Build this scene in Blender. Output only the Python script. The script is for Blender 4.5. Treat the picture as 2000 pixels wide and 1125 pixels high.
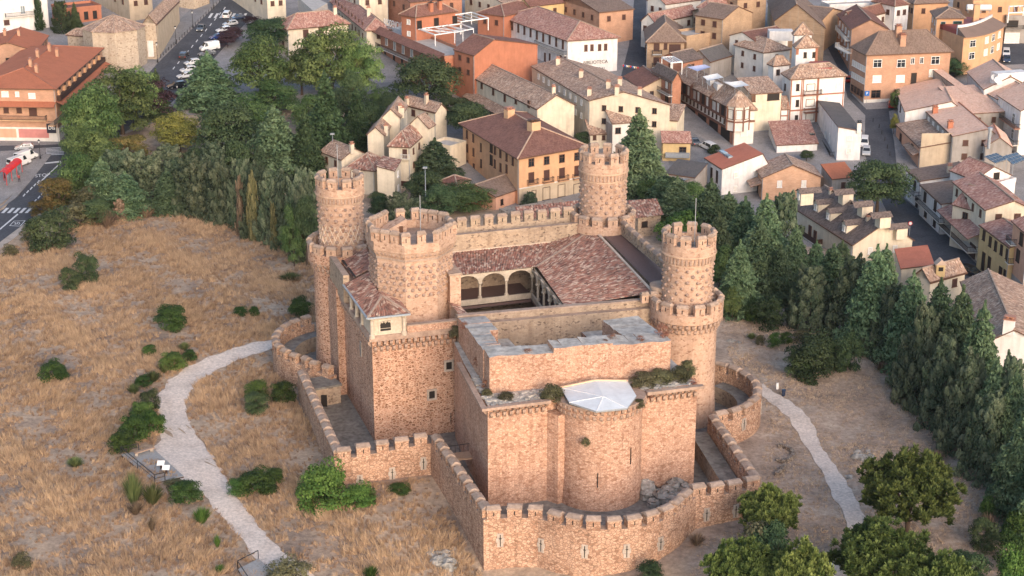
import bpy, math, random
import numpy as np
from math import sin, cos, pi, radians, hypot, atan2, sqrt, floor
from mathutils import Matrix, Vector
random.seed(7); rng = np.random.default_rng(7)
for _o in list(bpy.data.objects): bpy.data.objects.remove(_o)
scene = bpy.context.scene
COL = scene.collection

# ------------------------------------------------------------------ camera
FPX, PIT, HC = 3300., radians(19.5), 100.     # focal length in photo pixels, pitch down, height
cam_d = bpy.data.cameras.new('camera'); cam = bpy.data.objects.new('camera', cam_d); COL.objects.link(cam)
cam_d.sensor_width = 36; cam_d.lens = 36 * FPX / 2000; cam_d.clip_start = 1; cam_d.clip_end = 9000
cam.location = (0, 0, HC); cam.rotation_euler = (pi/2 - PIT, 0, 0); scene.camera = cam
# ------------------------------------------------------------------ sky, sun, exposure
SUN_EL, SUN_AZ = radians(20), radians(158)     # azimuth clockwise from +Y: behind the camera, a little to the right
world = bpy.data.worlds.new('World'); scene.world = world; world.use_nodes = True
wn = world.node_tree; bg = wn.nodes['Background']
sky = wn.nodes.new('ShaderNodeTexSky'); sky.sky_type = 'NISHITA'; sky.sun_disc = False
sky.sun_elevation = SUN_EL; sky.sun_rotation = SUN_AZ; sky.dust_density = 2.2; sky.air_density = 1.0; sky.ozone_density = 1.0
wn.links.new(sky.outputs[0], bg.inputs[0]); bg.inputs[1].default_value = 0.15
sd = bpy.data.lights.new('sun', 'SUN'); sd.energy = 1.1; sd.angle = radians(40); sd.color = (1.0, .775, .69)
sun = bpy.data.objects.new('sun', sd); COL.objects.link(sun)
_sv = Vector((sin(SUN_AZ)*cos(SUN_EL), cos(SUN_AZ)*cos(SUN_EL), sin(SUN_EL)))
sun.rotation_euler = _sv.to_track_quat('Z', 'Y').to_euler(); sun.location = (40, -60, 160)
vs = scene.view_settings; vs.view_transform = 'Standard'; vs.look = 'None'; vs.exposure = 1.0; vs.gamma = 1; vs.use_curve_mapping = False
scene.render.engine = 'CYCLES'; scene.cycles.max_bounces = 5; scene.cycles.diffuse_bounces = 3; scene.cycles.glossy_bounces = 2
scene.cycles.transmission_bounces = 2; scene.cycles.transparent_max_bounces = 4; scene.cycles.use_denoising = True

# ------------------------------------------------------------------ pixel -> place
def ray(u, v):
    a = (u-1000)/FPX; b = (562.5-v)/FPX
    return (a, cos(PIT)+b*sin(PIT), -sin(PIT)+b*cos(PIT))
def P(u, v, z=0.):
    d = ray(u, v); t = (z-HC)/d[2]
    return (d[0]*t, d[1]*t, z)
def projn(x, y, z):
    z = z-HC; dd = y*cos(PIT)-z*sin(PIT); up = y*sin(PIT)+z*cos(PIT)
    return 1000+FPX*x/dd, 562.5-FPX*up/dd
def zat(x, y, v):
    b = (562.5-v)/FPX
    return HC + y*(b*cos(PIT)-sin(PIT))/(cos(PIT)+b*sin(PIT))
def ppm(x, y, z=0.): return FPX/(y*cos(PIT)-(z-HC)*sin(PIT))   # photo pixels per metre there
def PT(u, v, z=0.):
    """point seen at a pixel, z above the town ground there"""
    d = ray(u, v); t = (z-HC)/d[2]
    if d[1]*t > TY0: t = (z-TSL*TY0-HC)/(d[2]-TSL*d[1])
    return (d[0]*t, d[1]*t, HC+d[2]*t)
# castle frame: a along the front, b towards the camera, origin on the left round tower
OC = np.array([-25.8, 243.6]); AX = np.array([.948, .317]); AX = AX/np.linalg.norm(AX); BX = np.array([AX[1], -AX[0]])
AROT = atan2(AX[1], AX[0])
def W(a, b, z=0.):
    p = OC+a*AX+b*BX; return (float(p[0]), float(p[1]), z)
def AB(x, y):
    d0 = x-OC[0]; d1 = y-OC[1]
    return d0*AX[0]+d1*AX[1], d0*BX[0]+d1*BX[1]
def sstep(x, a, b):
    t = np.clip((x-a)/(b-a), 0, 1); return t*t*(3-2*t)
TY0, TY1, TSL = 340., 650., .1        # the town climbs gently away from the castle hill
def tz(y): return TSL*np.clip(y-TY0, 0, TY1-TY0)
def terrain(x, y):
    a, b = AB(x, y)
    dip = -4.3*np.exp(-((a+2)**2+(b-76)**2)/(2*14.**2))
    n = .32*np.sin(x*.11+1)*np.sin(y*.13)+.18*np.sin(x*.31+y*.17)+.12*np.sin(y*.43-x*.23+2)
    incastle = (1-sstep(a, 50, 62))*sstep(a, -24, -12)*(1-sstep(b, 66, 80))*sstep(b, -26, -12)
    m = (1-sstep(y, 275, 298))*(1-incastle)*(1-sstep(x, 48, 60)*sstep(y, 240, 255))
    return dip+n*m+tz(y)
def G(u, v, dz=0.):
    z = 0.
    for _ in range(8):
        p = P(u, v, z); z = float(terrain(p[0], p[1]))
    return (p[0], p[1], z+dz)

# ------------------------------------------------------------------ objects
def link(name, data, parent=None, loc=(0,0,0), rz=0., scale=None):
    o = bpy.data.objects.new(name, data); COL.objects.link(o)
    o.location = loc; o.rotation_euler = (0, 0, rz)
    if scale is not None: o.scale = scale
    if parent is not None:
        o.parent = parent
        o.matrix_parent_inverse = PINV.get(parent.name, Matrix())
    return o
PINV = {}
def thing(name, label, cat, loc=(0,0,0), group=None):
    o = bpy.data.objects.new(name, None); COL.objects.link(o); o.location = loc; o.empty_display_size = .3
    PINV[o.name] = Matrix.Translation(Vector(loc)).inverted()
    tag(o, label, cat, group); return o
def tag(o, label=None, cat=None, group=None, kind=None):
    if label: o['label'] = label
    if cat: o['category'] = cat
    if group: o['group'] = group
    if kind: o['kind'] = kind
    return o
class MB:
    """collects faces; build() links ONE mesh object"""
    def __init__(s): s.v = []; s.f = []; s.m = []; s.uv = {}; s.sm = []
    def vs(s, pts):
        i = len(s.v); s.v.extend([tuple(map(float, p)) for p in pts]); return i
    def face(s, pts, m=0, uv=None, smooth=False):
        i = s.vs(pts); s.f.append(tuple(range(i, i+len(pts)))); s.m.append(m); s.sm.append(smooth)
        if uv is not None: s.uv[len(s.f)-1] = uv
        return s
    def hexa(s, b, t, m=0):
        """b,t: 4 bottom and 4 top corners (counter-clockwise from above)"""
        i = s.vs(list(b)+list(t))
        for f in ((3,2,1,0),(4,5,6,7),(0,1,5,4),(1,2,6,5),(2,3,7,6),(3,0,4,7)):
            s.f.append(tuple(i+k for k in f)); s.m.append(m); s.sm.append(False)
        return s
    def box(s, c, d, rz=0., m=0):
        """centre of the base, dimensions"""
        x, y, z = d[0]/2, d[1]/2, d[2]; C, S = cos(rz), sin(rz)
        q = [(c[0]+px*C-py*S, c[1]+px*S+py*C) for px, py in ((-x,-y),(x,-y),(x,y),(-x,y))]
        return s.hexa([(a, b, c[2]) for a, b in q], [(a, b, c[2]+z) for a, b in q], m)
    def prism(s, poly, z0, z1, m=0, mt=None):
        n = len(poly); z0s = z0 if hasattr(z0, '__len__') else [z0]*n; z1s = z1 if hasattr(z1, '__len__') else [z1]*n
        ar = sum(poly[k][0]*poly[(k+1)%n][1]-poly[(k+1)%n][0]*poly[k][1] for k in range(n))
        idx = list(range(n)) if ar > 0 else list(range(n-1, -1, -1))
        i = s.vs([(poly[k][0], poly[k][1], z0s[k]) for k in idx]+[(poly[k][0], poly[k][1], z1s[k]) for k in idx])
        for k in range(n):
            j = (k+1) % n; s.f.append((i+k, i+j, i+n+j, i+n+k)); s.m.append(m); s.sm.append(False)
        s.f.append(tuple(range(i+n, i+2*n))); s.m.append(m if mt is None else mt); s.sm.append(False)
        s.f.append(tuple(range(i+n-1, i-1, -1))); s.m.append(m); s.sm.append(False)
        return s
    def bar(s, p, q, w, h=None, m=0):
        """square bar from p to q"""
        p = Vector(p); q = Vector(q); d = q-p
        if d.length < 1e-6: return s
        d.normalize(); up = Vector((0,0,1)) if abs(d.z) < .95 else Vector((0,1,0))
        r = d.cross(up).normalized()*w/2; u = r.cross(d).normalized()*(h or w)/2
        return s.hexa([p-r-u, p+r-u, q+r-u, q-r-u], [p-r+u, p+r+u, q+r+u, q-r+u], m)
    def lathe(s, c, prof, n=32, m=0, a0=0., a1=2*pi, smooth=True, cap=True, mats=None):
        """prof: (radius, z) from bottom to top"""
        full = abs(a1-a0-2*pi) < 1e-6; k = n if full else n+1
        for l in range(len(prof)-1):
            i = len(s.v)
            for r, z in prof[l:l+2]: s.v.extend([(c[0]+r*cos(a0+(a1-a0)*j/n), c[1]+r*sin(a0+(a1-a0)*j/n), z) for j in range(k)])
            for j in range(n):
                j2 = (j+1) % k
                s.f.append((i+j, i+j2, i+k+j2, i+k+j)); s.m.append(m if mats is None else mats[l]); s.sm.append(smooth)
        if cap and full and prof[-1][0] > 0:
            s.f.append(tuple(i+k+j for j in range(k))); s.m.append(m if mats is None else mats[-1]); s.sm.append(False)
        return s
    def mesh(s, name, mats):
        me = bpy.data.meshes.new(name); me.from_pydata(s.v, [], s.f)
        for mt in (mats if isinstance(mats, (list, tuple)) else [mats]): me.materials.append(MAT[mt])
        me.polygons.foreach_set('material_index', s.m); me.polygons.foreach_set('use_smooth', s.sm)
        if s.uv:
            ul = me.uv_layers.new(name='UVMap')
            for fi, uv in s.uv.items():
                st = me.polygons[fi].loop_start
                for k, c in enumerate(uv): ul.data[st+k].uv = c
        me.update(); return me
    def build(s, name, mats, parent=None, **k): return link(name, s.mesh(name, mats), parent, **k)
def npmesh(name, V, Fq, mats, tint=None, smooth=False):
    """V (n,3), Fq (m,k) with k 3 or 4; tint: one float per face"""
    me = bpy.data.meshes.new(name); n, m, k = len(V), len(Fq), Fq.shape[1]
    me.vertices.add(n); me.vertices.foreach_set('co', np.asarray(V, dtype=np.float32).ravel())
    me.loops.add(m*k); me.loops.foreach_set('vertex_index', np.asarray(Fq, dtype=np.int32).ravel())
    me.polygons.add(m); me.polygons.foreach_set('loop_start', np.arange(0, m*k, k, dtype=np.int32))
    me.polygons.foreach_set('loop_total', np.full(m, k, dtype=np.int32))
    if smooth: me.polygons.foreach_set('use_smooth', np.ones(m, dtype=bool))
    for mt in (mats if isinstance(mats, (list, tuple)) else [mats]): me.materials.append(MAT[mt])
    if tint is not None:
        at = me.attributes.new('tint', 'FLOAT', 'FACE'); at.data.foreach_set('value', np.asarray(tint, dtype=np.float32))
    me.update(calc_edges=True); me.validate(); return me
def inpoly(px, py, poly):
    px = np.asarray(px); py = np.asarray(py); r = np.zeros(px.shape, bool); n = len(poly); j = n-1
    for i in range(n):
        xi, yi = poly[i]; xj, yj = poly[j]
        c = ((yi > py) != (yj > py)) & (px < (xj-xi)*(py-yi)/(yj-yi+1e-12)+xi); r ^= c; j = i
    return r

# ------------------------------------------------------------------ materials
MAT = {}
class N:
    def __init__(s, name, rough=.85, spec=.25):
        m = bpy.data.materials.new(name); m.use_nodes = True; MAT[name] = m
        s.t = m.node_tree; s.b = s.t.nodes['Principled BSDF']; s.b.inputs['Roughness'].default_value = rough
        s.b.inputs['Specular IOR Level'].default_value = spec; s.pos = None
    def n(s, typ, **k):
        nd = s.t.nodes.new('ShaderNode'+typ)
        for a, v in k.items(): setattr(nd, a, v)
        return nd
    def l(s, a, b): s.t.links.new(a, b)
    def P(s, sc=(1,1,1)):
        if s.pos is None: s.pos = s.n('NewGeometry').outputs['Position']
        if sc == (1,1,1): return s.pos
        m = s.n('Mapping'); m.inputs['Scale'].default_value = sc; s.l(s.pos, m.inputs['Vector']); return m.outputs[0]
    def noise(s, scale, detail=3, rough=.6, vec=None):
        nd = s.n('TexNoise'); nd.inputs['Scale'].default_value = scale; nd.inputs['Detail'].default_value = detail; nd.inputs['Roughness'].default_value = rough
        s.l(vec if vec is not None else s.P(), nd.inputs['Vector']); return nd.outputs[0]
    def ramp(s, fac, stops, interp='LINEAR'):
        r = s.n('ValToRGB'); e = r.color_ramp; e.interpolation = interp
        while len(e.elements) < len(stops): e.elements.new(.5)
        for el, (p, c) in zip(e.elements, stops): el.position = p; el.color = (*c, 1) if len(c) == 3 else c
        s.l(fac, r.inputs[0]); return r.outputs[0]
    def mix(s, fac, a, b, mode='MIX'):
        m = s.n('Mix', data_type='RGBA', blend_type=mode)
        for sock, v in ((m.inputs[0], fac), (m.inputs[6], a), (m.inputs[7], b)):
            if hasattr(v, 'is_linked'): s.l(v, sock)
            elif isinstance(v, (int, float)): sock.default_value = v
            else: sock.default_value = (*v, 1)
        return m.outputs[2]
    def math(s, op, a, b=0., c=None):
        m = s.n('Math', operation=op)
        for sock, v in zip(m.inputs, (a, b, c)):
            if v is None: continue
            if hasattr(v, 'is_linked'): s.l(v, sock)
            else: sock.default_value = v
        return m.outputs[0]
    def bump(s, h, strength=.4, dist=.05):
        b = s.n('Bump'); b.inputs['Strength'].default_value = strength; b.inputs['Distance'].default_value = dist
        s.l(h, b.inputs['Height']); s.l(b.outputs[0], s.b.inputs['Normal'])
    def col(s, c):
        if hasattr(c, 'is_linked'): s.l(c, s.b.inputs['Base Color'])
        else: s.b.inputs['Base Color'].default_value = (*c, 1)
def lin(*c):
    """sRGB 0-255 -> linear"""
    return tuple((x/255/12.92 if x/255 <= .04045 else ((x/255+.055)/1.055)**2.4) for x in c)
def g3(v): return (v, v, v)
# rubble masonry: stones of two tones in lighter mortar
def rubble(name, dark, mid, light, mortar, size=.55, mw=.09, stain=.5, bumpd=.06, mfac=1., dk=.2, zs=1.55):
    m = N(name, .92, .15)
    nz = m.n('TexNoise'); nz.inputs['Scale'].default_value = 1.6; nz.inputs['Detail'].default_value = 2; m.l(m.P(), nz.inputs['Vector'])
    wv = m.n('Mix', data_type='VECTOR'); wv.inputs[0].default_value = .16; m.l(m.P(), wv.inputs[4]); m.l(nz.outputs[1], wv.inputs[5])
    mp = m.n('Mapping'); mp.inputs['Scale'].default_value = (1, 1, zs); m.l(wv.outputs[1], mp.inputs['Vector'])
    vo = m.n('TexVoronoi', feature='F1'); ve = m.n('TexVoronoi', feature='DISTANCE_TO_EDGE')
    for q in (vo, ve): q.inputs['Scale'].default_value = 1/size; m.l(mp.outputs[0], q.inputs['Vector'])
    sx = m.n('SeparateXYZ'); m.l(vo.outputs['Color'], sx.inputs[0])
    stone = m.ramp(sx.outputs[0], [(0, dark), (dk, mid), (.75, light), (1, mid)])
    jit = m.ramp(m.noise(9, 2), [(.3, g3(.85)), (.7, g3(1.12))])
    stone = m.mix(1., stone, jit, 'MULTIPLY')
    edge = m.ramp(ve.outputs['Distance'], [(mw*.55, g3(mfac)), (mw*1.5, g3(0))])
    c = m.mix(edge, stone, mortar)
    big = m.ramp(m.noise(.16, 5, .65), [(.30, (.76,.73,.72)), (.5, (1,1,1)), (.72, (1.10,1.05,1.0))])
    c = m.mix(stain, c, m.mix(1., c, big, 'MULTIPLY'))
    streak = m.ramp(m.noise(1., 4, .6, m.P((.9,.9,.09))), [(.52, g3(1)), (.72, (.60,.55,.53))])
    c = m.mix(stain*.8, c, m.mix(1., c, streak, 'MULTIPLY'))
    m.col(c); m.bump(m.math('MINIMUM', ve.outputs['Distance'], .25), .55, bumpd)
    return m
rubble('keep_rubble', (.20,.095,.055), (.34,.18,.112), (.52,.30,.205), (.60,.41,.305), .40, .075, .75, dk=.42, zs=1.85)
rubble('chapel_rubble', (.33,.175,.115), (.49,.295,.205), (.61,.405,.30), (.33,.20,.14), .33, .06, .8, dk=.25)
rubble('tower_rubble', (.28,.16,.11), (.45,.285,.20), (.56,.39,.295), (.49,.345,.255), .34, .07, .75)
rubble('barbican_rubble', (.29,.16,.105), (.48,.29,.195), (.60,.405,.29), (.26,.165,.115), .38, .07, .8)
rubble('old_rubble', (.18,.13,.10), (.33,.245,.18), (.46,.355,.26), (.38,.30,.23), .36, .06, .8)
rubble('church_rubble', (.26,.195,.145), (.44,.345,.26), (.53,.435,.335), (.46,.385,.30), .4, .06, .5)
rubble('dry_stone', (.14,.11,.09), (.26,.21,.17), (.38,.32,.26), (.10,.08,.06), .35, .05, .8)
def plainstone(name, c1, c2, sc=2.5):
    m = N(name, .9, .15); n1 = m.noise(sc, 4); n2 = m.noise(.35, 3)
    c = m.ramp(n1, [(.3, c1), (.7, c2)]); c = m.mix(.6, c, m.mix(1., c, m.ramp(n2, [(.35, g3(.68)), (.65, g3(1.15))]), 'MULTIPLY'))
    m.col(c); m.bump(n1, .5, .04)
plainstone('capstone', (.30,.22,.17), (.45,.34,.27)); plainstone('granite', (.38,.32,.27), (.52,.44,.37), 4)
plainstone('corbel_stone', (.32,.22,.17), (.47,.34,.265)); plainstone('ball_stone', (.29,.205,.165), (.42,.305,.245), 3.)
plainstone('wall_top', (.30,.275,.245), (.58,.54,.485), 1.3); plainstone('pale_stone', (.48,.40,.31), (.62,.53,.42), 3)
plainstone('rock', (.20,.19,.17), (.46,.43,.39), 1.3); plainstone('yard', (.15,.135,.12), (.27,.25,.225), 1.4)
plainstone('pink_band', (.45,.31,.22), (.58,.41,.30), 2.)
plainstone('mortar_pale', (.60,.48,.37), (.70,.57,.45), 3.)
# clay roofs: UV in metres, u along the eave, v down the slope
def tiles(name, cols, tw=.24, th=.42, rib=1., weather=.5):
    m = N(name, .9, .15); uv = m.n('UVMap').outputs[0]
    sx = m.n('SeparateXYZ'); m.l(uv, sx.inputs[0])
    iu = m.math('FLOOR', m.math('DIVIDE', sx.outputs[0], tw)); iv = m.math('FLOOR', m.math('DIVIDE', m.math('ADD', sx.outputs[1], m.math('MULTIPLY', iu, .137)), th))
    cb = m.n('CombineXYZ'); m.l(iu, cb.inputs[0]); m.l(iv, cb.inputs[1])
    wnz = m.n('TexWhiteNoise', noise_dimensions='2D'); m.l(cb.outputs[0], wnz.inputs['Vector'])
    k = len(cols); c = m.ramp(wnz.outputs[0], [(i/max(1, k-1), q) for i, q in enumerate(cols)])
    n2 = m.noise(.33, 4, .65)
    c = m.mix(weather, c, m.mix(1., c, m.ramp(n2, [(.3, g3(.62)), (.5, g3(1)), (.72, (1.22,1.16,1.08))]), 'MULTIPLY'))
    fu = m.math('FRACT', m.math('DIVIDE', sx.outputs[0], tw)); prof = m.math('ABSOLUTE', m.math('SINE', m.math('MULTIPLY', fu, pi)))
    m.col(c); m.bump(prof, .75*rib, .09*rib)
tiles('tile_castle', [(.13,.075,.06),(.30,.135,.10),(.40,.235,.175),(.22,.115,.09),(.56,.43,.34),(.17,.10,.085),(.34,.16,.12)], .34, .55, .3, .7)
tiles('tile_old', [(.20,.14,.11),(.40,.25,.18),(.50,.34,.25),(.29,.185,.135),(.63,.48,.37),(.27,.175,.135)])
tiles('tile_red', [(.27,.13,.10),(.40,.20,.155),(.50,.30,.24),(.33,.155,.125),(.58,.40,.33)])
tiles('tile_brown', [(.17,.085,.065),(.225,.11,.085),(.27,.14,.11),(.20,.10,.08)], weather=.35)
tiles('tile_greybrown', [(.18,.125,.10),(.23,.165,.13),(.27,.195,.155),(.20,.14,.115)], weather=.3)
tiles('tile_dark', [(.10,.08,.075),(.16,.125,.11),(.21,.165,.145),(.13,.10,.09)], .3, .4)
tiles('tile_orange', [(.42,.15,.085),(.47,.17,.095),(.44,.16,.09)], weather=.3)
tiles('tile_salmon', [(.66,.40,.285),(.80,.53,.40),(.74,.46,.34),(.84,.60,.47)], .27, .4, weather=.22)
tiles('slate_grey', [(.10,.095,.095),(.13,.12,.12),(.11,.105,.10)], rib=.2, weather=.4)
tiles('roof_coral', [(.46,.16,.10),(.50,.18,.115),(.47,.165,.105)], rib=.4, weather=.35)
def plaster(name, c, stain=.35, rough=.9):
    m = N(name, rough, .2); n1 = m.noise(.5, 5, .65); n2 = m.noise(1., 4, .6, m.P((1.3,1.3,.16)))
    k = m.mix(1., c, m.ramp(n1, [(.3, g3(.84)), (.6, g3(1.04))]), 'MULTIPLY')
    k = m.mix(stain, k, m.mix(1., k, m.ramp(n2, [(.45, g3(1)), (.75, (.60,.56,.52))]), 'MULTIPLY'))
    m.col(k); m.bump(m.noise(14, 2), .15, .01)
for nm, c, st in (('cream', (.67,.585,.455), .45), ('white_wall', (.74,.715,.69), .45), ('ochre', (.60,.35,.20), .2), ('salmon_wall', (.60,.34,.23), .25),
                  ('yellow_wall', (.56,.41,.21), .3), ('orange_wall', (.43,.175,.105), .3), ('pink_wall', (.56,.28,.24), .2), ('grey_render', (.34,.31,.285), .6),
                  ('tan_wall', (.50,.40,.29), .4), ('peach', (.62,.40,.24), .25), ('palewhite', (.70,.66,.60), .3), ('shop_pink', (.52,.22,.20), .1), ('brick_trim', (.34,.15,.10), .2)):
    plaster(nm, c, st)
def brick(name, c1, c2, mortar):
    m = N(name, .92, .15); br = m.n('TexBrick'); br.inputs['Scale'].default_value = 1.; br.inputs['Brick Width'].default_value = .5; br.inputs['Row Height'].default_value = .16
    br.inputs['Mortar Size'].default_value = .018; br.inputs['Color1'].default_value = (*c1, 1); br.inputs['Color2'].default_value = (*c2, 1); br.inputs['Mortar'].default_value = (*mortar, 1)
    sx = m.n('SeparateXYZ'); m.l(m.P(), sx.inputs[0]); cb = m.n('CombineXYZ'); m.l(m.math('ADD', sx.outputs[0], sx.outputs[1]), cb.inputs[0]); m.l(sx.outputs[2], cb.inputs[1])
    m.l(cb.outputs[0], br.inputs['Vector'])
    c = m.mix(.6, br.outputs[0], m.mix(1., br.outputs[0], m.ramp(m.noise(.6, 4), [(.3, g3(.72)), (.7, g3(1.2))]), 'MULTIPLY')); m.col(c); m.bump(br.outputs[1], -.2, .01)
brick('brick_red', (.36,.145,.085), (.43,.19,.115), (.40,.26,.19)); brick('brick_tan', (.37,.24,.145), (.47,.315,.20), (.42,.32,.23))
brick('brick_orange', (.42,.225,.145), (.49,.275,.18), (.44,.31,.22)); brick('brick_peach', (.50,.28,.17), (.58,.35,.23), (.52,.38,.28))
def flat(name, c, rough=.6, spec=.3, metal=0., var=.12, sc=3.):
    m = N(name, rough, spec); m.b.inputs['Metallic'].default_value = metal
    m.col(m.mix(1., c, m.ramp(m.noise(sc, 3), [(.3, g3(1-var)), (.7, g3(1+var))]), 'MULTIPLY'))
flat('wood_dark', (.055,.028,.020)); flat('wood_brown', (.13,.065,.04)); flat('timber', (.19,.085,.055)); flat('shutter', (.075,.035,.028))
flat('blind_white', (.66,.63,.57)); flat('frame_white', (.76,.75,.73)); flat('iron', (.03,.03,.032), .5); flat('metal_grey', (.28,.30,.32), .45, .5)
flat('gutter_blue', (.32,.37,.41), .45, .5); flat('opening_shade', (.02,.016,.014)); flat('canvas', (.74,.73,.70), .8); flat('canvas_blue', (.42,.45,.62), .8)  # the near-black is shade painted in for openings that are not cut
flat('apse_cover', (.66,.70,.72), .55, .4, 0, .1, .8); flat('apse_edge', (.72,.50,.33)); flat('terrace_red', (.30,.07,.06)); flat('walk_brown', (.15,.095,.085)); flat('terrace_grey', (.46,.42,.38), .9, .2, 0, .15, 1.)
flat('sign_dark', (.022,.022,.035)); flat('sign_teal', (.075,.135,.14)); flat('letter_white', (.80,.80,.78)); flat('letter_dark', (.10,.08,.07)); flat('red_paint', (.55,.03,.03), .35, .5)
flat('blue_sign', (.02,.14,.46), .4); flat('wood_grey', (.34,.335,.325), .85); flat('bench_wood', (.36,.25,.18), .8); flat('road_paint', (.62,.62,.62), .8, .2, 0, .25, 4.)
flat('bark', (.085,.06,.045), .95, .1); flat('clay_pot', (.42,.20,.13)); flat('stone_chimney', (.52,.43,.33)); flat('skin', (.50,.30,.22)); flat('cloth_dark', (.03,.03,.04)); flat('cloth_red', (.35,.06,.06)); flat('cloth_white', (.7,.7,.68)); flat('hair', (.02,.014,.01))
flat('sunpanel', (.012,.018,.04), .15, .6, 0, .2, 2.); flat('rubber', (.015,.015,.015)); flat('rim', (.35,.36,.37), .35, .5, .6); flat('lamp_red', (.35,.01,.01), .3, .5); flat('lamp_white', (.7,.7,.68), .2, .5)
for nm, c in (('car_white', (.72,.72,.71)), ('car_black', (.012,.013,.016)), ('car_grey', (.10,.11,.12)), ('car_silver', (.42,.43,.44)), ('car_blue', (.02,.05,.20)), ('car_red', (.38,.02,.02)), ('car_navy', (.022,.035,.07)), ('car_brown', (.055,.045,.042))):
    m = N(nm, .25, .5); m.col(c); m.b.inputs['Coat Weight'].default_value = .5; m.b.inputs['Coat Roughness'].default_value = .08
for nm, c in (('glass', (.018,.024,.030)), ('glass_pale', (.22,.26,.28)), ('glass_green', (.012,.045,.038)), ('skylight', (.28,.36,.40))):
    m = N(nm, .08, .6); m.col(m.mix(1., c, m.ramp(m.noise(.9, 2), [(.3, g3(.5)), (.7, g3(1.5))]), 'MULTIPLY'))
def ground_mat(name, stops, sc, bumps=.5, fine=None, rough=.95):
    m = N(name, rough, .15); c = m.ramp(m.noise(sc, 6, .65), stops)
    c = m.mix(1., c, m.ramp(m.noise(fine or sc*9, 4, .7), [(.3, g3(.72)), (.7, g3(1.25))]), 'MULTIPLY'); m.col(c); m.bump(m.noise(3, 4), bumps, .08)
m = N('earth', .95, .12)      # straw and bare soil on the field, duller trodden dirt on the slope to the right
c1 = m.ramp(m.noise(.10, 6, .65), [(.30, (.19,.145,.12)), (.44, (.34,.255,.19)), (.58, (.48,.36,.255)), (.72, (.29,.22,.17))]); c2 = m.ramp(m.noise(.16, 6, .7), [(.3, (.23,.175,.135)), (.5, (.40,.305,.235)), (.7, (.52,.42,.33))])
sx = m.n('SeparateXYZ'); m.l(m.P(), sx.inputs[0]); k_ = m.ramp(m.math('ADD', m.math('MULTIPLY', sx.outputs[0], .05), m.math('SUBTRACT', m.noise(.3, 4), 1.2)), [(.2, g3(0)), (.5, g3(1))])
c = m.mix(k_, c1, c2); c = m.mix(1., c, m.ramp(m.noise(1.3, 5, .75), [(.3, g3(.62)), (.7, g3(1.3))]), 'MULTIPLY'); m.col(c); m.bump(m.noise(3, 4), .8, .08)
ground_mat('asphalt', [(.3, (.060,.063,.072)), (.7, (.098,.10,.112))], .15, .2, 2.)
ground_mat('pavement', [(.3, (.22,.205,.20)), (.7, (.33,.31,.30))], .3, .2, 3.)
ground_mat('sett', [(.3, (.17,.17,.175)), (.7, (.26,.255,.26))], .3, .2, 3.)
ground_mat('path_gravel', [(.3, (.53,.435,.365)), (.5, (.70,.595,.51)), (.7, (.61,.51,.435))], .22, .3, 2.5)
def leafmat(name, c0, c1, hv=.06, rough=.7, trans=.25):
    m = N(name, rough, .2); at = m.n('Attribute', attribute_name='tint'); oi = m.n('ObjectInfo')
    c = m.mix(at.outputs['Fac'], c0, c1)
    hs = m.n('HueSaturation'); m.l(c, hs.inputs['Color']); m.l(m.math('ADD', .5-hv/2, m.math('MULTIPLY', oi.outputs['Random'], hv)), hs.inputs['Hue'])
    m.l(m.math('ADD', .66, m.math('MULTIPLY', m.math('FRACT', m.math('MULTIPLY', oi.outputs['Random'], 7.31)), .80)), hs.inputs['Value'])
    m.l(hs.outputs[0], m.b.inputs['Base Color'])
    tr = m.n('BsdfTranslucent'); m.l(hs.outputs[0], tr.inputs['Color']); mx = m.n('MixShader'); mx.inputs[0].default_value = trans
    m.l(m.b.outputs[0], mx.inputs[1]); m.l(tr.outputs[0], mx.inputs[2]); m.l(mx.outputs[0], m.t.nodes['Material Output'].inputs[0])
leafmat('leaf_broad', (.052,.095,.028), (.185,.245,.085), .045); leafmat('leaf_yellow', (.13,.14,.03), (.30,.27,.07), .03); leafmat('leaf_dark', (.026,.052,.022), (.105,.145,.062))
leafmat('leaf_cedar', (.038,.080,.040), (.18,.245,.125), .05); leafmat('leaf_juniper', (.045,.075,.040), (.18,.205,.125)); leafmat('leaf_pine', (.050,.085,.022), (.21,.255,.075), .03)
leafmat('leaf_blue', (.07,.11,.13), (.16,.22,.25), .02); leafmat('leaf_shrub', (.035,.068,.018), (.10,.155,.035)); leafmat('leaf_purple', (.035,.018,.022), (.085,.045,.05), .02)
leafmat('leaf_autumn', (.085,.085,.026), (.25,.155,.055), .03); leafmat('leaf_poplar', (.10,.105,.045), (.24,.22,.10), .02); leafmat('leaf_dry', (.14,.095,.065), (.32,.23,.16), .02); leafmat('leaf_green', (.035,.085,.018), (.11,.185,.04), .02)
leafmat('leaf_broom', (.07,.10,.035), (.17,.19,.075), .03); leafmat('leaf_reddry', (.17,.075,.05), (.30,.15,.10), .02); leafmat('leaf_olive', (.075,.075,.035), (.16,.15,.08), .03)
leafmat('straw', (.33,.212,.138), (.83,.59,.375), .0, .8, .15); leafmat('straw_dull', (.27,.20,.145), (.50,.385,.28), .0, .8, .15)
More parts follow.
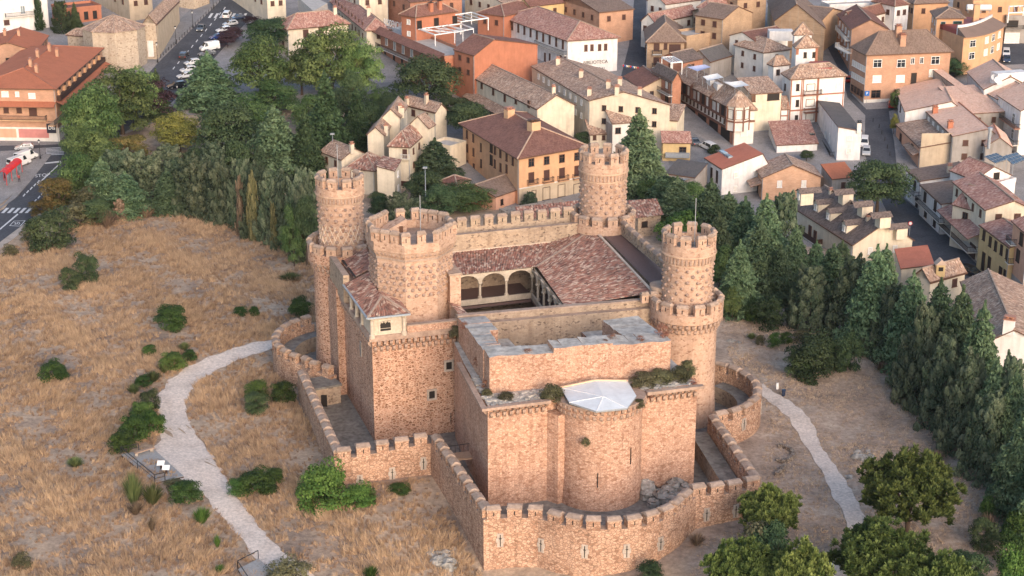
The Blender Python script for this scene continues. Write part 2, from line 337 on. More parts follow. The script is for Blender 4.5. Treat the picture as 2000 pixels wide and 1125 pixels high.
# ================================================================== ground, roads, paths
def gridlines(lo, hi, step, far):
    mid = list(np.arange(lo, hi+.01, step)); out = [1.6**k*step*3 for k in range(1, 16)]
    return [lo-o for o in reversed(out) if o < far]+mid+[hi+o for o in out if o < far]
_gx = np.array(gridlines(-120, 120, 1.25, 5000)); _gy = np.array(gridlines(120, 312, 1.25, 5000))
X, Y = np.meshgrid(_gx, np.sort(np.append(_gy, [TY0, TY1]))); Z = terrain(X, Y); nx, ny = len(_gx), len(_gy)+2
I = np.arange(nx*ny).reshape(ny, nx)
ground = link('ground', npmesh('ground', np.stack([X.ravel(), Y.ravel(), Z.ravel()], 1), np.stack([I[:-1,:-1], I[:-1,1:], I[1:,1:], I[1:,:-1]], -1).reshape(-1, 4), 'earth', smooth=True))
tag(ground, kind='structure')
def draped(pts, dz):
    """a polygon laid on the town ground, split where the slope begins and ends"""
    ar = sum(pts[k][0]*pts[(k+1)%len(pts)][1]-pts[(k+1)%len(pts)][0]*pts[k][1] for k in range(len(pts)))
    if ar < 0: pts = pts[::-1]
    def clip(q, y0, up):
        o = []
        for k in range(len(q)):
            a, b = q[k], q[(k+1) % len(q)]; ia, ib = (a[1] >= y0) == up, (b[1] >= y0) == up
            if ia: o.append(a)
            if ia != ib: t = (y0-a[1])/(b[1]-a[1]); o.append((a[0]+(b[0]-a[0])*t, y0))
        return o
    m = MB(); p2 = [p[:2] for p in pts]
    for lo, hi in ((-1e5, TY0), (TY0, TY1), (TY1, 1e5)):
        q = clip(clip(p2, lo, True), hi, False)
        if len(q) > 2: m.face([(x, y, float(tz(y))+dz) for x, y in q])
    return m
def sheet(name, px, mat, dz, kind='structure', label=None):
    o = draped([PT(u, v, dz) for u, v in px], dz).build(name, mat); tag(o, label, kind=kind); return o
def pave(name, px, mat, h=.12):
    q = [PT(u, v)[:2] for u, v in px]; m = draped([(*p, 0) for p in q], h); n = len(q)
    for k in range(n):
        a, b = q[k], q[(k+1) % n]; m.face([(*a, float(tz(a[1]))-.2), (*b, float(tz(b[1]))-.2), (*b, float(tz(b[1]))+h), (*a, float(tz(a[1]))+h)])
    o = m.build(name, mat); tag(o, kind='structure')
TOWN_PX = [(-500,330),(60,330),(135,305),(330,228),(520,215),(700,215),(900,360),(1040,430),(1300,395),(1560,480),(1770,500),(1880,600),(2150,830),(2900,830),(2900,-250),(-500,-250)]
sheet('town_ground', TOWN_PX, 'pavement', .03)
# left road: comes in from the lower left, bends up past the corner building and runs on beside the church
sheet('road', [(-260,640),(0,475),(52,441),(95,415),(150,385),(190,330),(200,285),(330,205),(395,140),(520,0),(560,-45),(470,-45),(432,0),(308,123),(240,200),(130,284),(88,287),(86,306),(54,352),(25,385),(8,408),(-90,460),(-260,560)], 'asphalt', .05)
sheet('road', [(-300,290),(85,283),(132,281),(128,302),(88,304),(-300,318)], 'asphalt', .045)
pave('pavement', [(-90,345),(10,326),(58,318),(80,303),(52,350),(22,382),(0,400),(-90,448)], 'pavement', .08)
sheet('parking_lot', [(-300,352),(10,326),(58,318),(92,296),(90,288),(20,294),(-300,312)], 'pavement', .055)
# right street
sheet('street', [(1646,150),(1655,190),(1690,225),(1688,300),(1700,330),(1735,420),(1790,495),(1850,560),(2000,690),(2150,800),(2300,800),(2060,640),(1945,555),(1912,520),(1840,450),(1767,388),(1752,330),(1746,275),(1738,232),(1736,217),(1780,205),(1900,130),(2000,125),(2200,140),(2200,90),(1960,70),(1890,115),(1745,205),(1690,210),(1664,180),(1655,120),(1630,70),(1600,60),(1625,110)], 'asphalt', .05)
sheet('lane', [(1210,160),(1228,90),(1236,30),(1240,-20),(1262,-20),(1262,60),(1262,130),(1270,170)], 'asphalt', .05)
sheet('plaza', [(1300,300),(1345,255),(1480,330),(1420,390),(1330,380)], 'sett', .06)
sheet('plaza', [(680,195),(700,165),(760,160),(800,168),(770,200),(730,205)], 'sett', .06)
pave('pavement', [(-90,452),(8,400),(25,378),(54,345),(86,300),(100,303),(62,352),(30,388),(-90,470)][:9], 'pavement')
pave('pavement', [(270,128),(308,118),(432,-5),(400,-20),(380,10),(350,40),(312,75),(290,100)], 'sett')
pave('pavement', [(0,487),(30,465),(82,419),(76,416),(45,440),(0,474),(-200,600),(-200,612)], 'granite')
pave('pavement', [(1664,185),(1692,214),(1735,212),(1770,196),(1770,185),(1700,195),(1676,175)], 'pavement')
pave('pavement', [(1753,330),(1770,386),(1842,446),(1916,516),(1950,550),(2062,634),(2075,628),(1960,545),(1860,445),(1785,380),(1765,330)], 'pavement')
pave('pavement', [(1746,270),(1752,330),(1765,330),(1758,270)], 'pavement')
def strip(name, Lp, Rp, mat, dz, sub=4, across=3):
    """a band between two pixel edges, laid on the terrain"""
    def res(pts):
        o = []
        for k in range(len(pts)-1):
            for j in range(sub): t = j/sub; o.append((pts[k][0]*(1-t)+pts[k+1][0]*t, pts[k][1]*(1-t)+pts[k+1][1]*t))
        return o+[pts[-1]]
    L = [G(*p) for p in res(Lp)]; R = [G(*p) for p in res(Rp)]; V = []
    for i, (l, r) in enumerate(zip(L, R)):
        jl, jr = .18*sin(i*1.7), .18*sin(i*2.3+1)
        for j in range(across+1):
            t = (j+(jl if j == 0 else 0)+(jr if j == across else 0))/across; x = l[0]*(1-t)+r[0]*t; y = l[1]*(1-t)+r[1]*t
            V.append((x, y, float(terrain(x, y))+dz))
    k = across+1; F = np.array([(i*k+j, i*k+j+1, (i+1)*k+j+1, (i+1)*k+j) for i in range(len(L)-1) for j in range(across)])
    o = link(name, npmesh(name, np.array(V), F, mat)); tag(o, kind='structure'); return o
PL = [(548,659),(530,664),(480,673),(430,690),(380,710),(335,738),(314,765),(308,795),(318,835),(300,880),(325,915),(360,940),(395,965),(428,1005),(470,1052),(510,1105),(560,1180)]
PR = [(548,680),(530,683),(480,698),(430,720),(385,747),(362,785),(366,815),(380,845),(408,882),(432,918),(448,945),(462,968),(485,1000),(515,1040),(552,1078),(600,1115),(680,1180)]
strip('path', PL, PR, 'path_gravel', .07)
QL = [(1470,758),(1490,776),(1515,795),(1540,816),(1558,848),(1585,890),(1610,930),(1625,968),(1650,1005),(1655,1040),(1650,1070),(1625,1095),(1600,1125),(1580,1180)]
QR = [(1490,750),(1510,766),(1540,782),(1570,805),(1590,832),(1603,872),(1625,902),(1652,940),(1672,975),(1688,1010),(1686,1045),(1692,1075),(1660,1105),(1640,1180)]
strip('path', QL, QR, 'path_gravel', .07)
PATH_POLY = PL+PR[::-1]; PATH2_POLY = QL+QR[::-1]
# painted marks
def mark(name, px, label, cat='marking', mat='road_paint', z=.066, group=None):
    o = draped([PT(u, v, z) for u, v in px], z).build(name, mat); tag(o, kind='structure'); return o
for k in range(5):
    u = 2+k*11.5; mark('crossing_stripe', [(u,416),(u+6,416),(u+16,406),(u+10,406)], '')
for k in range(6):
    v = 289+k*2.6; mark('crossing_stripe', [(90+k*.0,v),(125,v-1.5),(125,v-.3),(90,v+1.2)], '')
for k in range(7):
    u = 406+k*11; mark('crossing_stripe', [(u,35),(u+5,35),(u+11,26),(u+6,26)], '')
mark('lane_line', [(72,360),(74,361),(120,318),(118,317)], ''); mark('lane_line', [(0,446),(0,449),(36,419),(34,417)], ''); mark('lane_line', [(86,318),(118,314),(120,317),(88,320)], '')
for k in range(5): mark('lane_dash', [(44+k*7,383-k*6.6),(46+k*7,384-k*6.6),(50+k*7,379-k*6.6),(48+k*7,378-k*6.6)], '')
for k in range(4): mark('lane_dash', [(66+k*7,394-k*7),(68+k*7,395-k*7),(72+k*7,390-k*7),(70+k*7,389-k*7)], '')
for k in range(12): mark('lane_dash', [(337+k*9,135-k*10.6),(338.5+k*9,135.6-k*10.6),(342+k*9,130.6-k*10.6),(340.5+k*9,130-k*10.6)], '')
def textmesh(name, body, mat, size, extrude=.01, space=1.):
    cu = bpy.data.curves.new(name, 'FONT'); cu.body = body; cu.size = size; cu.extrude = extrude; cu.align_x = 'CENTER'; cu.align_y = 'CENTER'; cu.space_character = space
    t = bpy.data.objects.new(name, cu); COL.objects.link(t); dg = bpy.context.evaluated_depsgraph_get()
    me = bpy.data.meshes.new_from_object(t.evaluated_get(dg)); bpy.data.objects.remove(t); bpy.data.curves.remove(cu)
    me.materials.clear(); me.materials.append(MAT[mat]); return me
def place_matrix(o, origin, xdir, ydir):
    """put a flat mesh so that its x and y follow these world directions"""
    x = Vector(xdir).normalized(); z = x.cross(Vector(ydir)).normalized(); y = z.cross(x)
    M = Matrix((x, y, z)).transposed().to_4x4(); M.translation = Vector(origin); o.matrix_world = M
def road_text(body, c, ex, ey, size):
    o = link('road_lettering', textmesh('road_lettering', body, 'road_paint', size, .002)); c0 = PT(*c, z=.068); px = PT(*ex, z=.068); py = PT(*ey, z=.068)
    place_matrix(o, c0, Vector(px)-Vector(c0), Vector(py)-Vector(c0)); o.scale = (1, 1.9, 1); tag(o, kind='structure'); return o
road_text('30', (33,436.5), (43,435.5), (37,430), 1.25); road_text('STOP', (83,342.5), (93,341.5), (88,334), 1.35)
_f = [(18,441),(27,431.5),(50,430.5),(40,442)]
for a_, b_ in ((0,1),(1,2),(2,3),(3,0)):
    p_, q_ = _f[a_], _f[b_]; mx, my = 33.5, 436.2
    mark('speed_frame', [p_, q_, (q_[0]*.87+mx*.13, q_[1]*.87+my*.13), (p_[0]*.87+mx*.13, p_[1]*.87+my*.13)], '')
# ================================================================== the castle
castle = thing('castle', 'pink stone castle with round turreted towers, octagonal keep and ruined chapel on the hill', 'castle', W(20, 25, 0))
def dircs(a, b, c, d):
    """world z-rotation for local x running along (a,b)->(c,d) in castle coordinates"""
    p, q = W(a, b), W(c, d); return atan2(q[1]-p[1], q[0]-p[0])
MERLON = {}
def merlon_mesh(w, t, h, key):
    k = (round(w, 2), round(t, 2), round(h, 2), key)
    if k in MERLON: return MERLON[k]
    m = MB(); b = h*.70; j = lambda s: random.uniform(-s, s)
    m.box((0,0,-.05), (w, t, b+.05), m=0)
    x, y = w/2+.09, t/2+.09
    m.hexa([(-x,-y,b),(x,-y,b),(x,y,b),(-x,y,b)], [(-x,-y,b+h*.13),(x,-y,b+h*.13),(x,y,b+h*.13),(-x,y,b+h*.13)], 1)
    m.hexa([(-x+.05,-y+.05,b+h*.13),(x-.05,-y+.05,b+h*.13),(x-.05,y-.05,b+h*.13),(-x+.05,y-.05,b+h*.13)], [(-x+.14,-.16,h),(x-.14,-.16,h),(x-.14,.16,h),(-x+.14,.16,h)], 1)
    m.box((0,0,b*.30), (.13, t+.03, b*.5), m=2)  # slit is a near-black box, its shade painted on
    MERLON[k] = m.mesh('merlon', [key, 'capstone', 'opening_shade']); return MERLON[k]
def put_merlon(parent, p, rz, w, t, h, mat):
    return link('merlon', merlon_mesh(w, t, h, mat), parent, p, rz+random.uniform(-.02, .02), (random.uniform(.93, 1.06), 1, random.uniform(.95, 1.05)))
def corbel_mesh(d, w, h):
    m = MB(); m.hexa([(-w/2,0,0),(w/2,0,0),(w/2,.05,0),(-w/2,.05,0)], [(-w/2,-d,h*.55),(w/2,-d,h*.55),(w/2,.05,h*.55),(-w/2,.05,h*.55)])
    m.box((0,-d/2+.02,h*.55), (w, d+.06, h*.45)); return m.mesh('corbel', 'corbel_stone')
CORB = corbel_mesh(.42, .40, .85)
_cc = [0]
def corbel_row(parent, pts, z, sp=.86, offset=0.):
    """corbels along a castle polyline, outside on the right hand of travel (towards the camera)"""
    seg = [(pts[k], pts[k+1]) for k in range(len(pts)-1)]; s = sp*.5+offset
    for (p, q) in seg:
        L = hypot(q[0]-p[0], q[1]-p[1])
        while s < L:
            t = s/L; a = p[0]+(q[0]-p[0])*t; b = p[1]+(q[1]-p[1])*t
            link('corbel', CORB, parent, W(a, b, z), dircs(p[0], p[1], q[0], q[1])); s += sp
        s -= L
def corbel_ring(parent, c, r, z, n, a0=0., a1=2*pi, sc=1.):
    for k in range(n):
        th = a0+(a1-a0)*(k+.5)/n; x, y = c[0]+r*cos(th), c[1]+r*sin(th)
        if y > c[1]+.45*r: continue
        link('corbel', CORB, parent, (x, y, z), th+pi/2, (sc, sc, sc))
BALL = MB()
for _k in range(6):
    for _j in range(4): pass
BALL.lathe((0,0), [(.02,-.27),(.17,-.21),(.265,-.07),(.265,.07),(.17,.21),(.02,.27)], 10); BALLM = BALL.mesh('stone_ball', 'ball_stone')
def balls(parent, c, rf, rows, n, s=1., y0=.55):
    for i, z in enumerate(rows):
        for k in range(n):
            th = 2*pi*(k+.5*(i % 2))/n; r = rf(th); x, y = c[0]+r*cos(th), c[1]+r*sin(th)
            if sin(th) > y0: continue
            link('stone_ball', BALLM, parent, (x, y, z+random.uniform(-.05,.05)), th, (s*random.uniform(.9,1.12),)*3)
def round_tower(ca, cb, zm, zg, ct, cbt, tm, tg, ts, tl, tr, tcr, label):
    c = W(ca, cb); r0, r1 = 4.4, 5.2
    m = MB(); m.lathe(c, [(r0+.25,-1.5),(r0+.2,2),(r0,6),(r0,cbt),(r0+.12,cbt+.01),(r1-.35,ct-.15),(r1,ct),(r1,zg),(r1-.75,zg),(r1-.75,zg-1.6),(.05,zg-1.6)], 48, mats=[0]*4+[0]*3+[1]+[0]+[2]*2)
    t = m.build('round_tower', ['keep_rubble' if ca < 5 else 'tower_rubble', 'capstone', 'yard'], castle); tag(t, label)
    n = 13
    for k in range(n):
        th = 2*pi*(k+.3)/n; put_merlon(t, (c[0]+(r1-.38)*cos(th), c[1]+(r1-.38)*sin(th), zg), th+pi/2, 1.55, .75, zm-zg, 'tower_rubble')
    corbel_ring(t, c, r0+.02, cbt+.1, 34); corbel_ring(t, c, r0+.36, cbt+.95, 36, .06)
    tu = MB(); zb = zg-1.7
    tu.lathe(c, [(tr,zb),(tr,tl),(tr+.13,tl+.02),(tr+.13,tl+.2),(tr+.04,tl+.22),(tcr-.12,ts-.25),(tcr+.1,ts-.24),(tcr+.1,ts),(tcr-.03,ts+.02),(tcr-.03,tg),(tcr-.65,tg),(tcr-.65,tg-1.3),(.05,tg-1.3)], 40, mats=[0,1,1,1,0,1,1,1,0,2,0,3,3])
    q = tu.build('turret', ['tower_rubble', 'pink_band', 'capstone', 'yard'], t)
    n = 10
    for k in range(n):
        th = 2*pi*(k+.15)/n; put_merlon(t, (c[0]+(tcr-.36)*cos(th), c[1]+(tcr-.36)*sin(th), tg), th+pi/2, 1.35, .62, tm-tg, 'tower_rubble')
    balls(t, c, lambda th: tr+.02, [tl-.55-.85*i for i in range(int((tl-zb-2)/.85))], 15, .95, .25)
    cm = MB(); nn = 40
    for k in range(nn):
        th = 2*pi*k/nn; cm.box((c[0]+(tcr-.22)*cos(th), c[1]+(tcr-.22)*sin(th), tl+.35), (.28, .34, (ts-tl)*.55), th+pi/2)
    o = cm.build('turret_corbels', 'corbel_stone', t); tag(o, kind='stuff')
    pm = MB(); pm.bar((c[0]-.3 if ca < 5 else c[0]+.9, c[1]+1, tg-1.3), (c[0]-.3 if ca < 5 else c[0]+.9, c[1]+1, tm+4.2), .09)
    if ca < 5 or cb > 5: pm.build('flag_pole', 'metal_grey', t)
    return t, c
tL, cL = round_tower(0, 0, 21.9, 20.4, 18.9, 17.2, 31.9, 30.3, 29.2, 27.7, 3.3, 3.65, 'left round tower with diamond mortar pattern under its turret')
tR, cR = round_tower(42.4, 32.9, 19.2, 17.6, 16.2, 14.3, 28.8, 27.2, 25.8, 24.2, 3.5, 3.85, 'right round tower with dark water stains down its turret')
tB, cB = round_tower(42.4, 0, 22.3, 20.8, 19.4, 17.6, 32.2, 30.5, 29.0, 27.4, 3.6, 3.9, 'round tower at the far corner of the courtyard')
# mortar lozenges on the left turret
lz = MB()
for k in range(14):
    for sgn in (1, -1):
        t0 = -pi*.98+k*pi/13; pts = [(t0+sgn*.42*j/4, 21.6+2.9*j/4) for j in range(5)]
        for (t1, z1), (t2, z2) in zip(pts[:-1], pts[1:]):
            if -2.9 < t1 < -.5: lz.bar((cL[0]+3.32*cos(t1), cL[1]+3.32*sin(t1), z1), (cL[0]+3.32*cos(t2), cL[1]+3.32*sin(t2), z2), .12, .09)
lz.build('mortar_lozenge', 'mortar_pale', tL)
# ---- keep: octagonal tower on a square base
kc = W(6, 18); kf = MB(); Kr, Kc = 5.95, 6.5
def octa(r, rot=0.): return [(kc[0]+r*cos(AROT+pi/8+k*pi/4+rot), kc[1]+r*sin(AROT+pi/8+k*pi/4+rot)) for k in range(8)]
keep = MB(); keep.prism(octa(Kr), 13, 25.2); keep.prism(octa(Kr+.16), 25.0, 25.3, 1); keep.prism(octa(Kc-.1), 26.2, 26.45, 1)
i0 = octa(Kr+.1); i1 = octa(Kc)
for k in range(8):
    j = (k+1) % 8; keep.face([(*i0[k], 25.3), (*i0[j], 25.3), (*i1[j], 26.3), (*i1[k], 26.3)])
o_, n_ = octa(Kc), octa(Kc-.75)
for k in range(8):
    j = (k+1) % 8
    keep.face([(*o_[k], 26.3), (*o_[j], 26.3), (*o_[j], 27.6), (*o_[k], 27.6)]); keep.face([(*o_[k], 27.6), (*o_[j], 27.6), (*n_[j], 27.6), (*n_[k], 27.6)], 1)
    keep.face([(*n_[k], 27.6), (*n_[j], 27.6), (*n_[j], 26.1), (*n_[k], 26.1)])
keep.face([(*p, 26.12) for p in n_], 2)
kp = keep.build('keep', ['tower_rubble', 'capstone', 'yard'], castle); tag(kp, 'octagonal keep studded with stone balls')
for k in range(8):
    j = (k+1) % 8; p, q = octa(Kc-.38)[k], octa(Kc-.38)[j]; rz = atan2(q[1]-p[1], q[0]-p[0])
    for t in (.02, .5) if k % 2 else (.02, .36, .68):
        put_merlon(kp, (p[0]+(q[0]-p[0])*t, p[1]+(q[1]-p[1])*t, 27.6), rz, 1.25, .72, 1.75, 'tower_rubble')
    p, q = octa(Kr+.02)[k], octa(Kr+.02)[j]; nn = 7
    if (p[1]+q[1])/2 < kc[1]+3:
        for t in range(nn): link('corbel', CORB, kp, (p[0]+(q[0]-p[0])*(t+.5)/nn, p[1]+(q[1]-p[1])*(t+.5)/nn, 25.35), atan2(q[1]-p[1], q[0]-p[0]), (.85,)*3)
def octr(th):
    d = (th-AROT-pi/8) % (pi/4); return Kr*cos(pi/8)/cos(d-pi/8)+.03
balls(kp, kc, octr, [24.15, 23.3, 22.45, 21.6, 20.75, 19.9], 34, 1.0, .25)
st = MB(); _a = [W(2.5, 16), W(6.2, 15.2), W(6.0, 13.2), W(2.3, 14)]
st.prism([p[:2] for p in _a], 26.1, [27.2, 28.6, 28.6, 27.2]); st.build('stair_cap', 'tower_rubble', kp)
dm = MB(); dm.bar(W(5.2, 15.45, 26.15), W(5.2, 15.45, 27.7), .8, .12); dm.build('door', 'wood_brown', kp)
pm = MB(); pm.bar(W(7.5, 18, 26.1), W(7.5, 18, 32.8), .1); pm.build('flag_pole', 'metal_grey', kp)
# square base
sq = MB(); sq.prism([W(*p)[:2] for p in ((-2.2,27),(9.8,27.3),(9.8,9),(-2.0,9))], -1, 15.6)
sqo = sq.build('square_tower', 'keep_rubble', castle); tag(sqo, 'square lower tower with two small windows below the keep')
f = [W(-2.65, 9), W(-2.65, 27.45), W(10.0, 27.75), W(10.0, 26.9), W(-1.9, 26.6), W(-1.9, 9)]
pr = MB(); pr.prism([p[:2] for p in f], 15.3, 15.75); pr.prism([p[:2] for p in f], 15.75, 16.1); pr.build('cornice', 'corbel_stone', sqo)
corbel_row(sqo, [(-2.2,27),(9.8,27.3)], 13.55); corbel_row(sqo, [(-2.2,27.3),(9.8,27.6)], 14.45, .86, .43); corbel_row(sqo, [(-2.15,9.5),(-2.2,27)], 14.1, .95)
pp = MB(); pp.prism([W(*p)[:2] for p in ((2.7,27.6),(10,27.75),(10,27.1),(2.7,26.95))], 16.1, 17.1); pp.prism([W(*p)[:2] for p in ((2.7,27.7),(10,27.85),(10,27.0),(2.7,26.85))], 17.1, 17.25, 1)
pp.build('parapet', ['chapel_rubble', 'capstone'], sqo)
WIN_PLAIN = {}
def opening(parent, p, rz, w, h, frame='granite', dark='opening_shade', fw=.28, name='window'):
    """a stone-framed dark opening set into a wall; p is its centre on the wall plane, local -y outwards"""
    m = MB()
    for s in (-1, 1): m.box((s*(w/2+fw/2), -.02, -h/2-fw), (fw, .22, h+2*fw))
    m.box((0, -.02, h/2), (w, .22, fw)); m.box((0, -.05, -h/2-fw), (w, .28, fw))
    o = m.build(name, frame, parent, loc=p, rz=rz); q = MB(); q.box((0, .02, -h/2), (w, .1, h)); q.build('pane', dark, o); return o
for (u, v) in ((876,713), (843,770)):
    # found on the square tower's front face (b about 27.15)
    z = 0
    for _ in range(30):
        p = P(u, v, z); a_, b_ = AB(p[0], p[1]); z += (27.15-b_)*.4
    opening(sqo, W(a_, 27.02+.025*(a_+2.2)+.03, z), AROT+.025, .85, 1.1)
def slit(parent, p, rz, h=1.4, cross=True, plate=True):
    m = MB()
    if plate:
        for k in range(3): m.box((0, -.02, -h*.62+k*h*.42), (.78+.28*(k % 2), .12, h*.40))
    m.box((0, -.07, -h/2), (.11, .06, h), m=1)  # loop not cut: shade of the slit painted as a near-black strip
    if cross: m.box((0, -.07, h*.12), (.34, .06, .09), m=1)
    m.lathe((0, 0), [(.1, -h/2-.1), (.1, -h/2+.02)], 8, m=1)
    m.build('arrow_loop', ['granite', 'opening_shade'], parent, loc=p, rz=rz)
slit(sqo, W(8.9, 27.2, 2.2), AROT, 1.7, True, False); slit(sqo, W(-2.17, 20, 11.5), AROT-pi/2, 1.8, False)
slit(tL, W(3.2, 3.2, 5.2), AROT+pi/4, 1.8, False, False)
# loggia box and its roofs on the left front corner
lg = MB(); lg.prism([W(*p)[:2] for p in ((-2.3,27.2),(2.7,27.3),(2.7,21.5),(-2.3,21.5))], 16.1, 19.0); lo = lg.build('loggia', 'pale_stone', castle); tag(lo, 'pale stone corner loggia with traceried window')
for (a_, b_) in ((-2.2,27.3),(2.3,27.4)):
    q = MB(); q.lathe(W(a_, b_), [(.42,15.8),(.42,16.3),(.28,16.4),(.26,18.4),(.4,18.6),(.42,19)], 12); q.build('column', 'pale_stone', lo)
opening(lo, W(-.3, 27.24, 17.45), AROT, 1.5, 1.5, 'pale_stone')
tr = MB()
for k in range(3): tr.lathe((-.5+k*.5, -.1), [(.2,.48),(.24,.62),(.25,.75)], 8); tr.bar((-.72+k*.72,-.12,.30), (-.72+k*.72,-.12,.75), .07)
tr.bar((-.74,-.12,-.38), (.74,-.12,-.38), .05); tr.build('tracery', 'pale_stone', lo, loc=W(-.3, 27.22, 17.45), rz=AROT)
for k in range(3):
    b_ = 22.3-k*3.3; q = MB(); q.lathe(W(-2.35, b_), [(.36,15.8),(.34,16.3),(.26,16.4),(.26,18.5),(.38,18.7),(.38,19)], 10); q.build('column', 'pale_stone', lo)
gw = MB(); gw.prism([W(*p)[:2] for p in ((-1.7,21.5),(.5,21.5),(.5,5),(-1.7,5))], 15.6, 19.0); gw.build('gallery_wall', 'tower_rubble', lo)
def roofgeo(m, e0, e1, r0, r1, pitch=.42, amp=.085, mi=0):
    """corrugated tiles between the eave e0-e1 and the upper edge r0-r1 (world points)"""
    e0, e1, r0, r1 = map(Vector, (e0, e1, r0, r1)); L = max((e1-e0).length, (r1-r0).length); n = max(2, int(L/pitch))
    nrm = (e1-e0).cross(r0-e0) if (r0-e0).length > .1 else (e1-e0).cross(r1-e0)
    nrm.normalize(); nrm = nrm if nrm.z > 0 else -nrm; D = ((r0+r1)/2-(e0+e1)/2).length
    prof = [(0,0),(.22,.8),(.5,1),(.78,.8)]
    ts = [((k+p)/n, h) for k in range(n) for p, h in prof]+[(1, 0)]
    for (t0, h0), (t1, h1) in zip(ts[:-1], ts[1:]):
        a, b = e0.lerp(e1, t0)+nrm*amp*h0, e0.lerp(e1, t1)+nrm*amp*h1; c, d = r0.lerp(r1, t1)+nrm*amp*h1, r0.lerp(r1, t0)+nrm*amp*h0
        m.face([a, b, c, d], mi, [(t0*L, D), (t1*L, D), (t1*L, 0), (t0*L, 0)], smooth=True)
def ridge(parent, p, q, mat='capstone', w=.34):
    m = MB(); m.bar(p, q, w, .22); return m.build('ridge', mat, parent)
lr = MB(); E0, E1 = W(-2.8, 27.7, 19.05), W(3.1, 27.8, 19.05); AP = W(.2, 23.8, 20.5)
roofgeo(lr, E0, E1, AP, AP); roofgeo(lr, W(-2.8, 20, 19.05), E0, W(.2, 20.0, 20.5), AP); roofgeo(lr, E1, W(3.1, 21.5, 19.05), AP, W(.2, 21.5, 20.5))
roofgeo(lr, W(-2.8, 13.2, 19.1), W(-2.8, 20, 19.05), W(1.6, 13.2, 20.8), W(1.2, 20, 20.8)); roofgeo(lr, W(-1.3, 3.5, 19.8), W(-1.3, 13.0, 19.8), W(2.6, 3.5, 21.4), W(2.2, 13.0, 21.4))
ro = lr.build('roof', 'tile_castle', lo); ridge(lo, AP, E0); ridge(lo, AP, E1)
gt = MB(); gt.bar(W(-2.9, 13.2, 19.0), W(-2.9, 27.8, 18.95), .3, .22); gt.bar(W(-2.9, 27.85, 18.95), W(3.1, 27.95, 18.95), .22, .22); gt.build('gutter', 'gutter_blue', lo)
pz = MB(); pz.prism([W(*p)[:2] for p in ((10.4,22.6),(12,22.6),(12,17.5),(10.4,17.5))], 10, 22.0); pz.prism([W(*p)[:2] for p in ((10.2,22.8),(12.2,22.8),(12.2,17.3),(10.2,17.3))], 22.0, 22.3, 1); pz.build('pier', ['tower_rubble', 'capstone'], castle)
# ---- curtain walls
def wall_poly(m, pts, th, zb, zts, mi=0, mt=1, side=1):
    """a thick wall along castle points; side 1 puts the thickness to the left of travel"""
    n = len(pts); off = []
    for k in range(n):
        d = np.zeros(2)
        if k > 0: v = np.array(pts[k])-np.array(pts[k-1]); v = v/np.linalg.norm(v); d += np.array([-v[1], v[0]])
        if k < n-1: v = np.array(pts[k+1])-np.array(pts[k]); v = v/np.linalg.norm(v); d += np.array([-v[1], v[0]])
        ln = np.linalg.norm(d); d = d/ln; mit = 1/max(.5, (ln/2 if 0 < k < n-1 else 1)); off.append(np.array(pts[k])+d*th*side*mit)
    for k in range(n-1):
        q = [W(*pts[k])[:2], W(*pts[k+1])[:2], W(*off[k+1])[:2], W(*off[k])[:2]]
        z = [zts[k], zts[k+1], zts[k+1], zts[k]]; m.prism(q, zb, z, mi, mt)
    return off
def merlons_along(parent, pts, zts, th, w, h, sp, mat, side=1, start=.2, end=0.):
    """merlons at even steps, turned with the wall"""
    s = sp*start+w/2; tot = sum(hypot(pts[k+1][0]-pts[k][0], pts[k+1][1]-pts[k][1]) for k in range(len(pts)-1)); acc = 0; n = max(1, round(tot/sp)); sp = tot/n
    lens = []
    for k in range(len(pts)-1): lens.append(hypot(pts[k+1][0]-pts[k][0], pts[k+1][1]-pts[k][1]))
    for i in range(n):
        d = (i+.5)*sp; k = 0
        while k < len(lens)-1 and d > lens[k]: d -= lens[k]; k += 1
        t = d/lens[k]; p, q = pts[k], pts[k+1]; vx, vy = (q[0]-p[0])/lens[k], (q[1]-p[1])/lens[k]
        a = p[0]+(q[0]-p[0])*t-vy*th/2*side; b = p[1]+(q[1]-p[1])*t+vx*th/2*side
        put_merlon(parent, W(a, b, zts[k]+(zts[k+1]-zts[k])*t), dircs(p[0], p[1], q[0], q[1]), w, th, h, mat)
cw = MB(); wall_poly(cw, [(5,-1.6),(37.6,-1.6)], 3.2, -1, [20.3,20.3], 0, 2); wall_poly(cw, [(5,-1.6),(37.6,-1.6)], .8, 20.3, [21.2,21.2]); wall_poly(cw, [(5,1.0),(38.5,1.0)], .7, 20.2, [21.0,20.9])
back = cw.build('curtain_wall', ['old_rubble', 'capstone', 'yard'], castle); merlons_along(back, [(5,-1.6),(38,-1.6)], [21.2,21.2], .8, 1.5, 1.7, 2.25, 'old_rubble')
cw = MB(); rp = [(44.4,4.5),(43.6,28.8)]; wall_poly(cw, rp, 3.6, -1, [19.4,18.2], 0, 2); wall_poly(cw, rp, .8, 19.4, [20.2,19.2])
right = cw.build('curtain_wall', ['old_rubble', 'capstone', 'walk_brown'], castle); merlons_along(right, rp, [20.2,19.2], .8, 1.9, 1.5, 2.6, 'old_rubble')
cw = MB(); wall_poly(cw, [(9.8,28.3),(39.5,30.6)], 1.5, -1, [17.8,17.8], 0, 0, -1); wall_poly(cw, [(9.8,29.3),(39.5,31.6)], 1.1, -1, [17.0,17.0], 0, 1, -1)
cw.build('curtain_wall', ['old_rubble', 'capstone'], castle)
cp = MB(); cp.prism([W(*p)[:2] for p in ((9.8,28.4),(39.5,30.7),(39.5,29.9),(9.8,27.6))], 17.8, 18.05); cp.build('coping', 'capstone', castle)
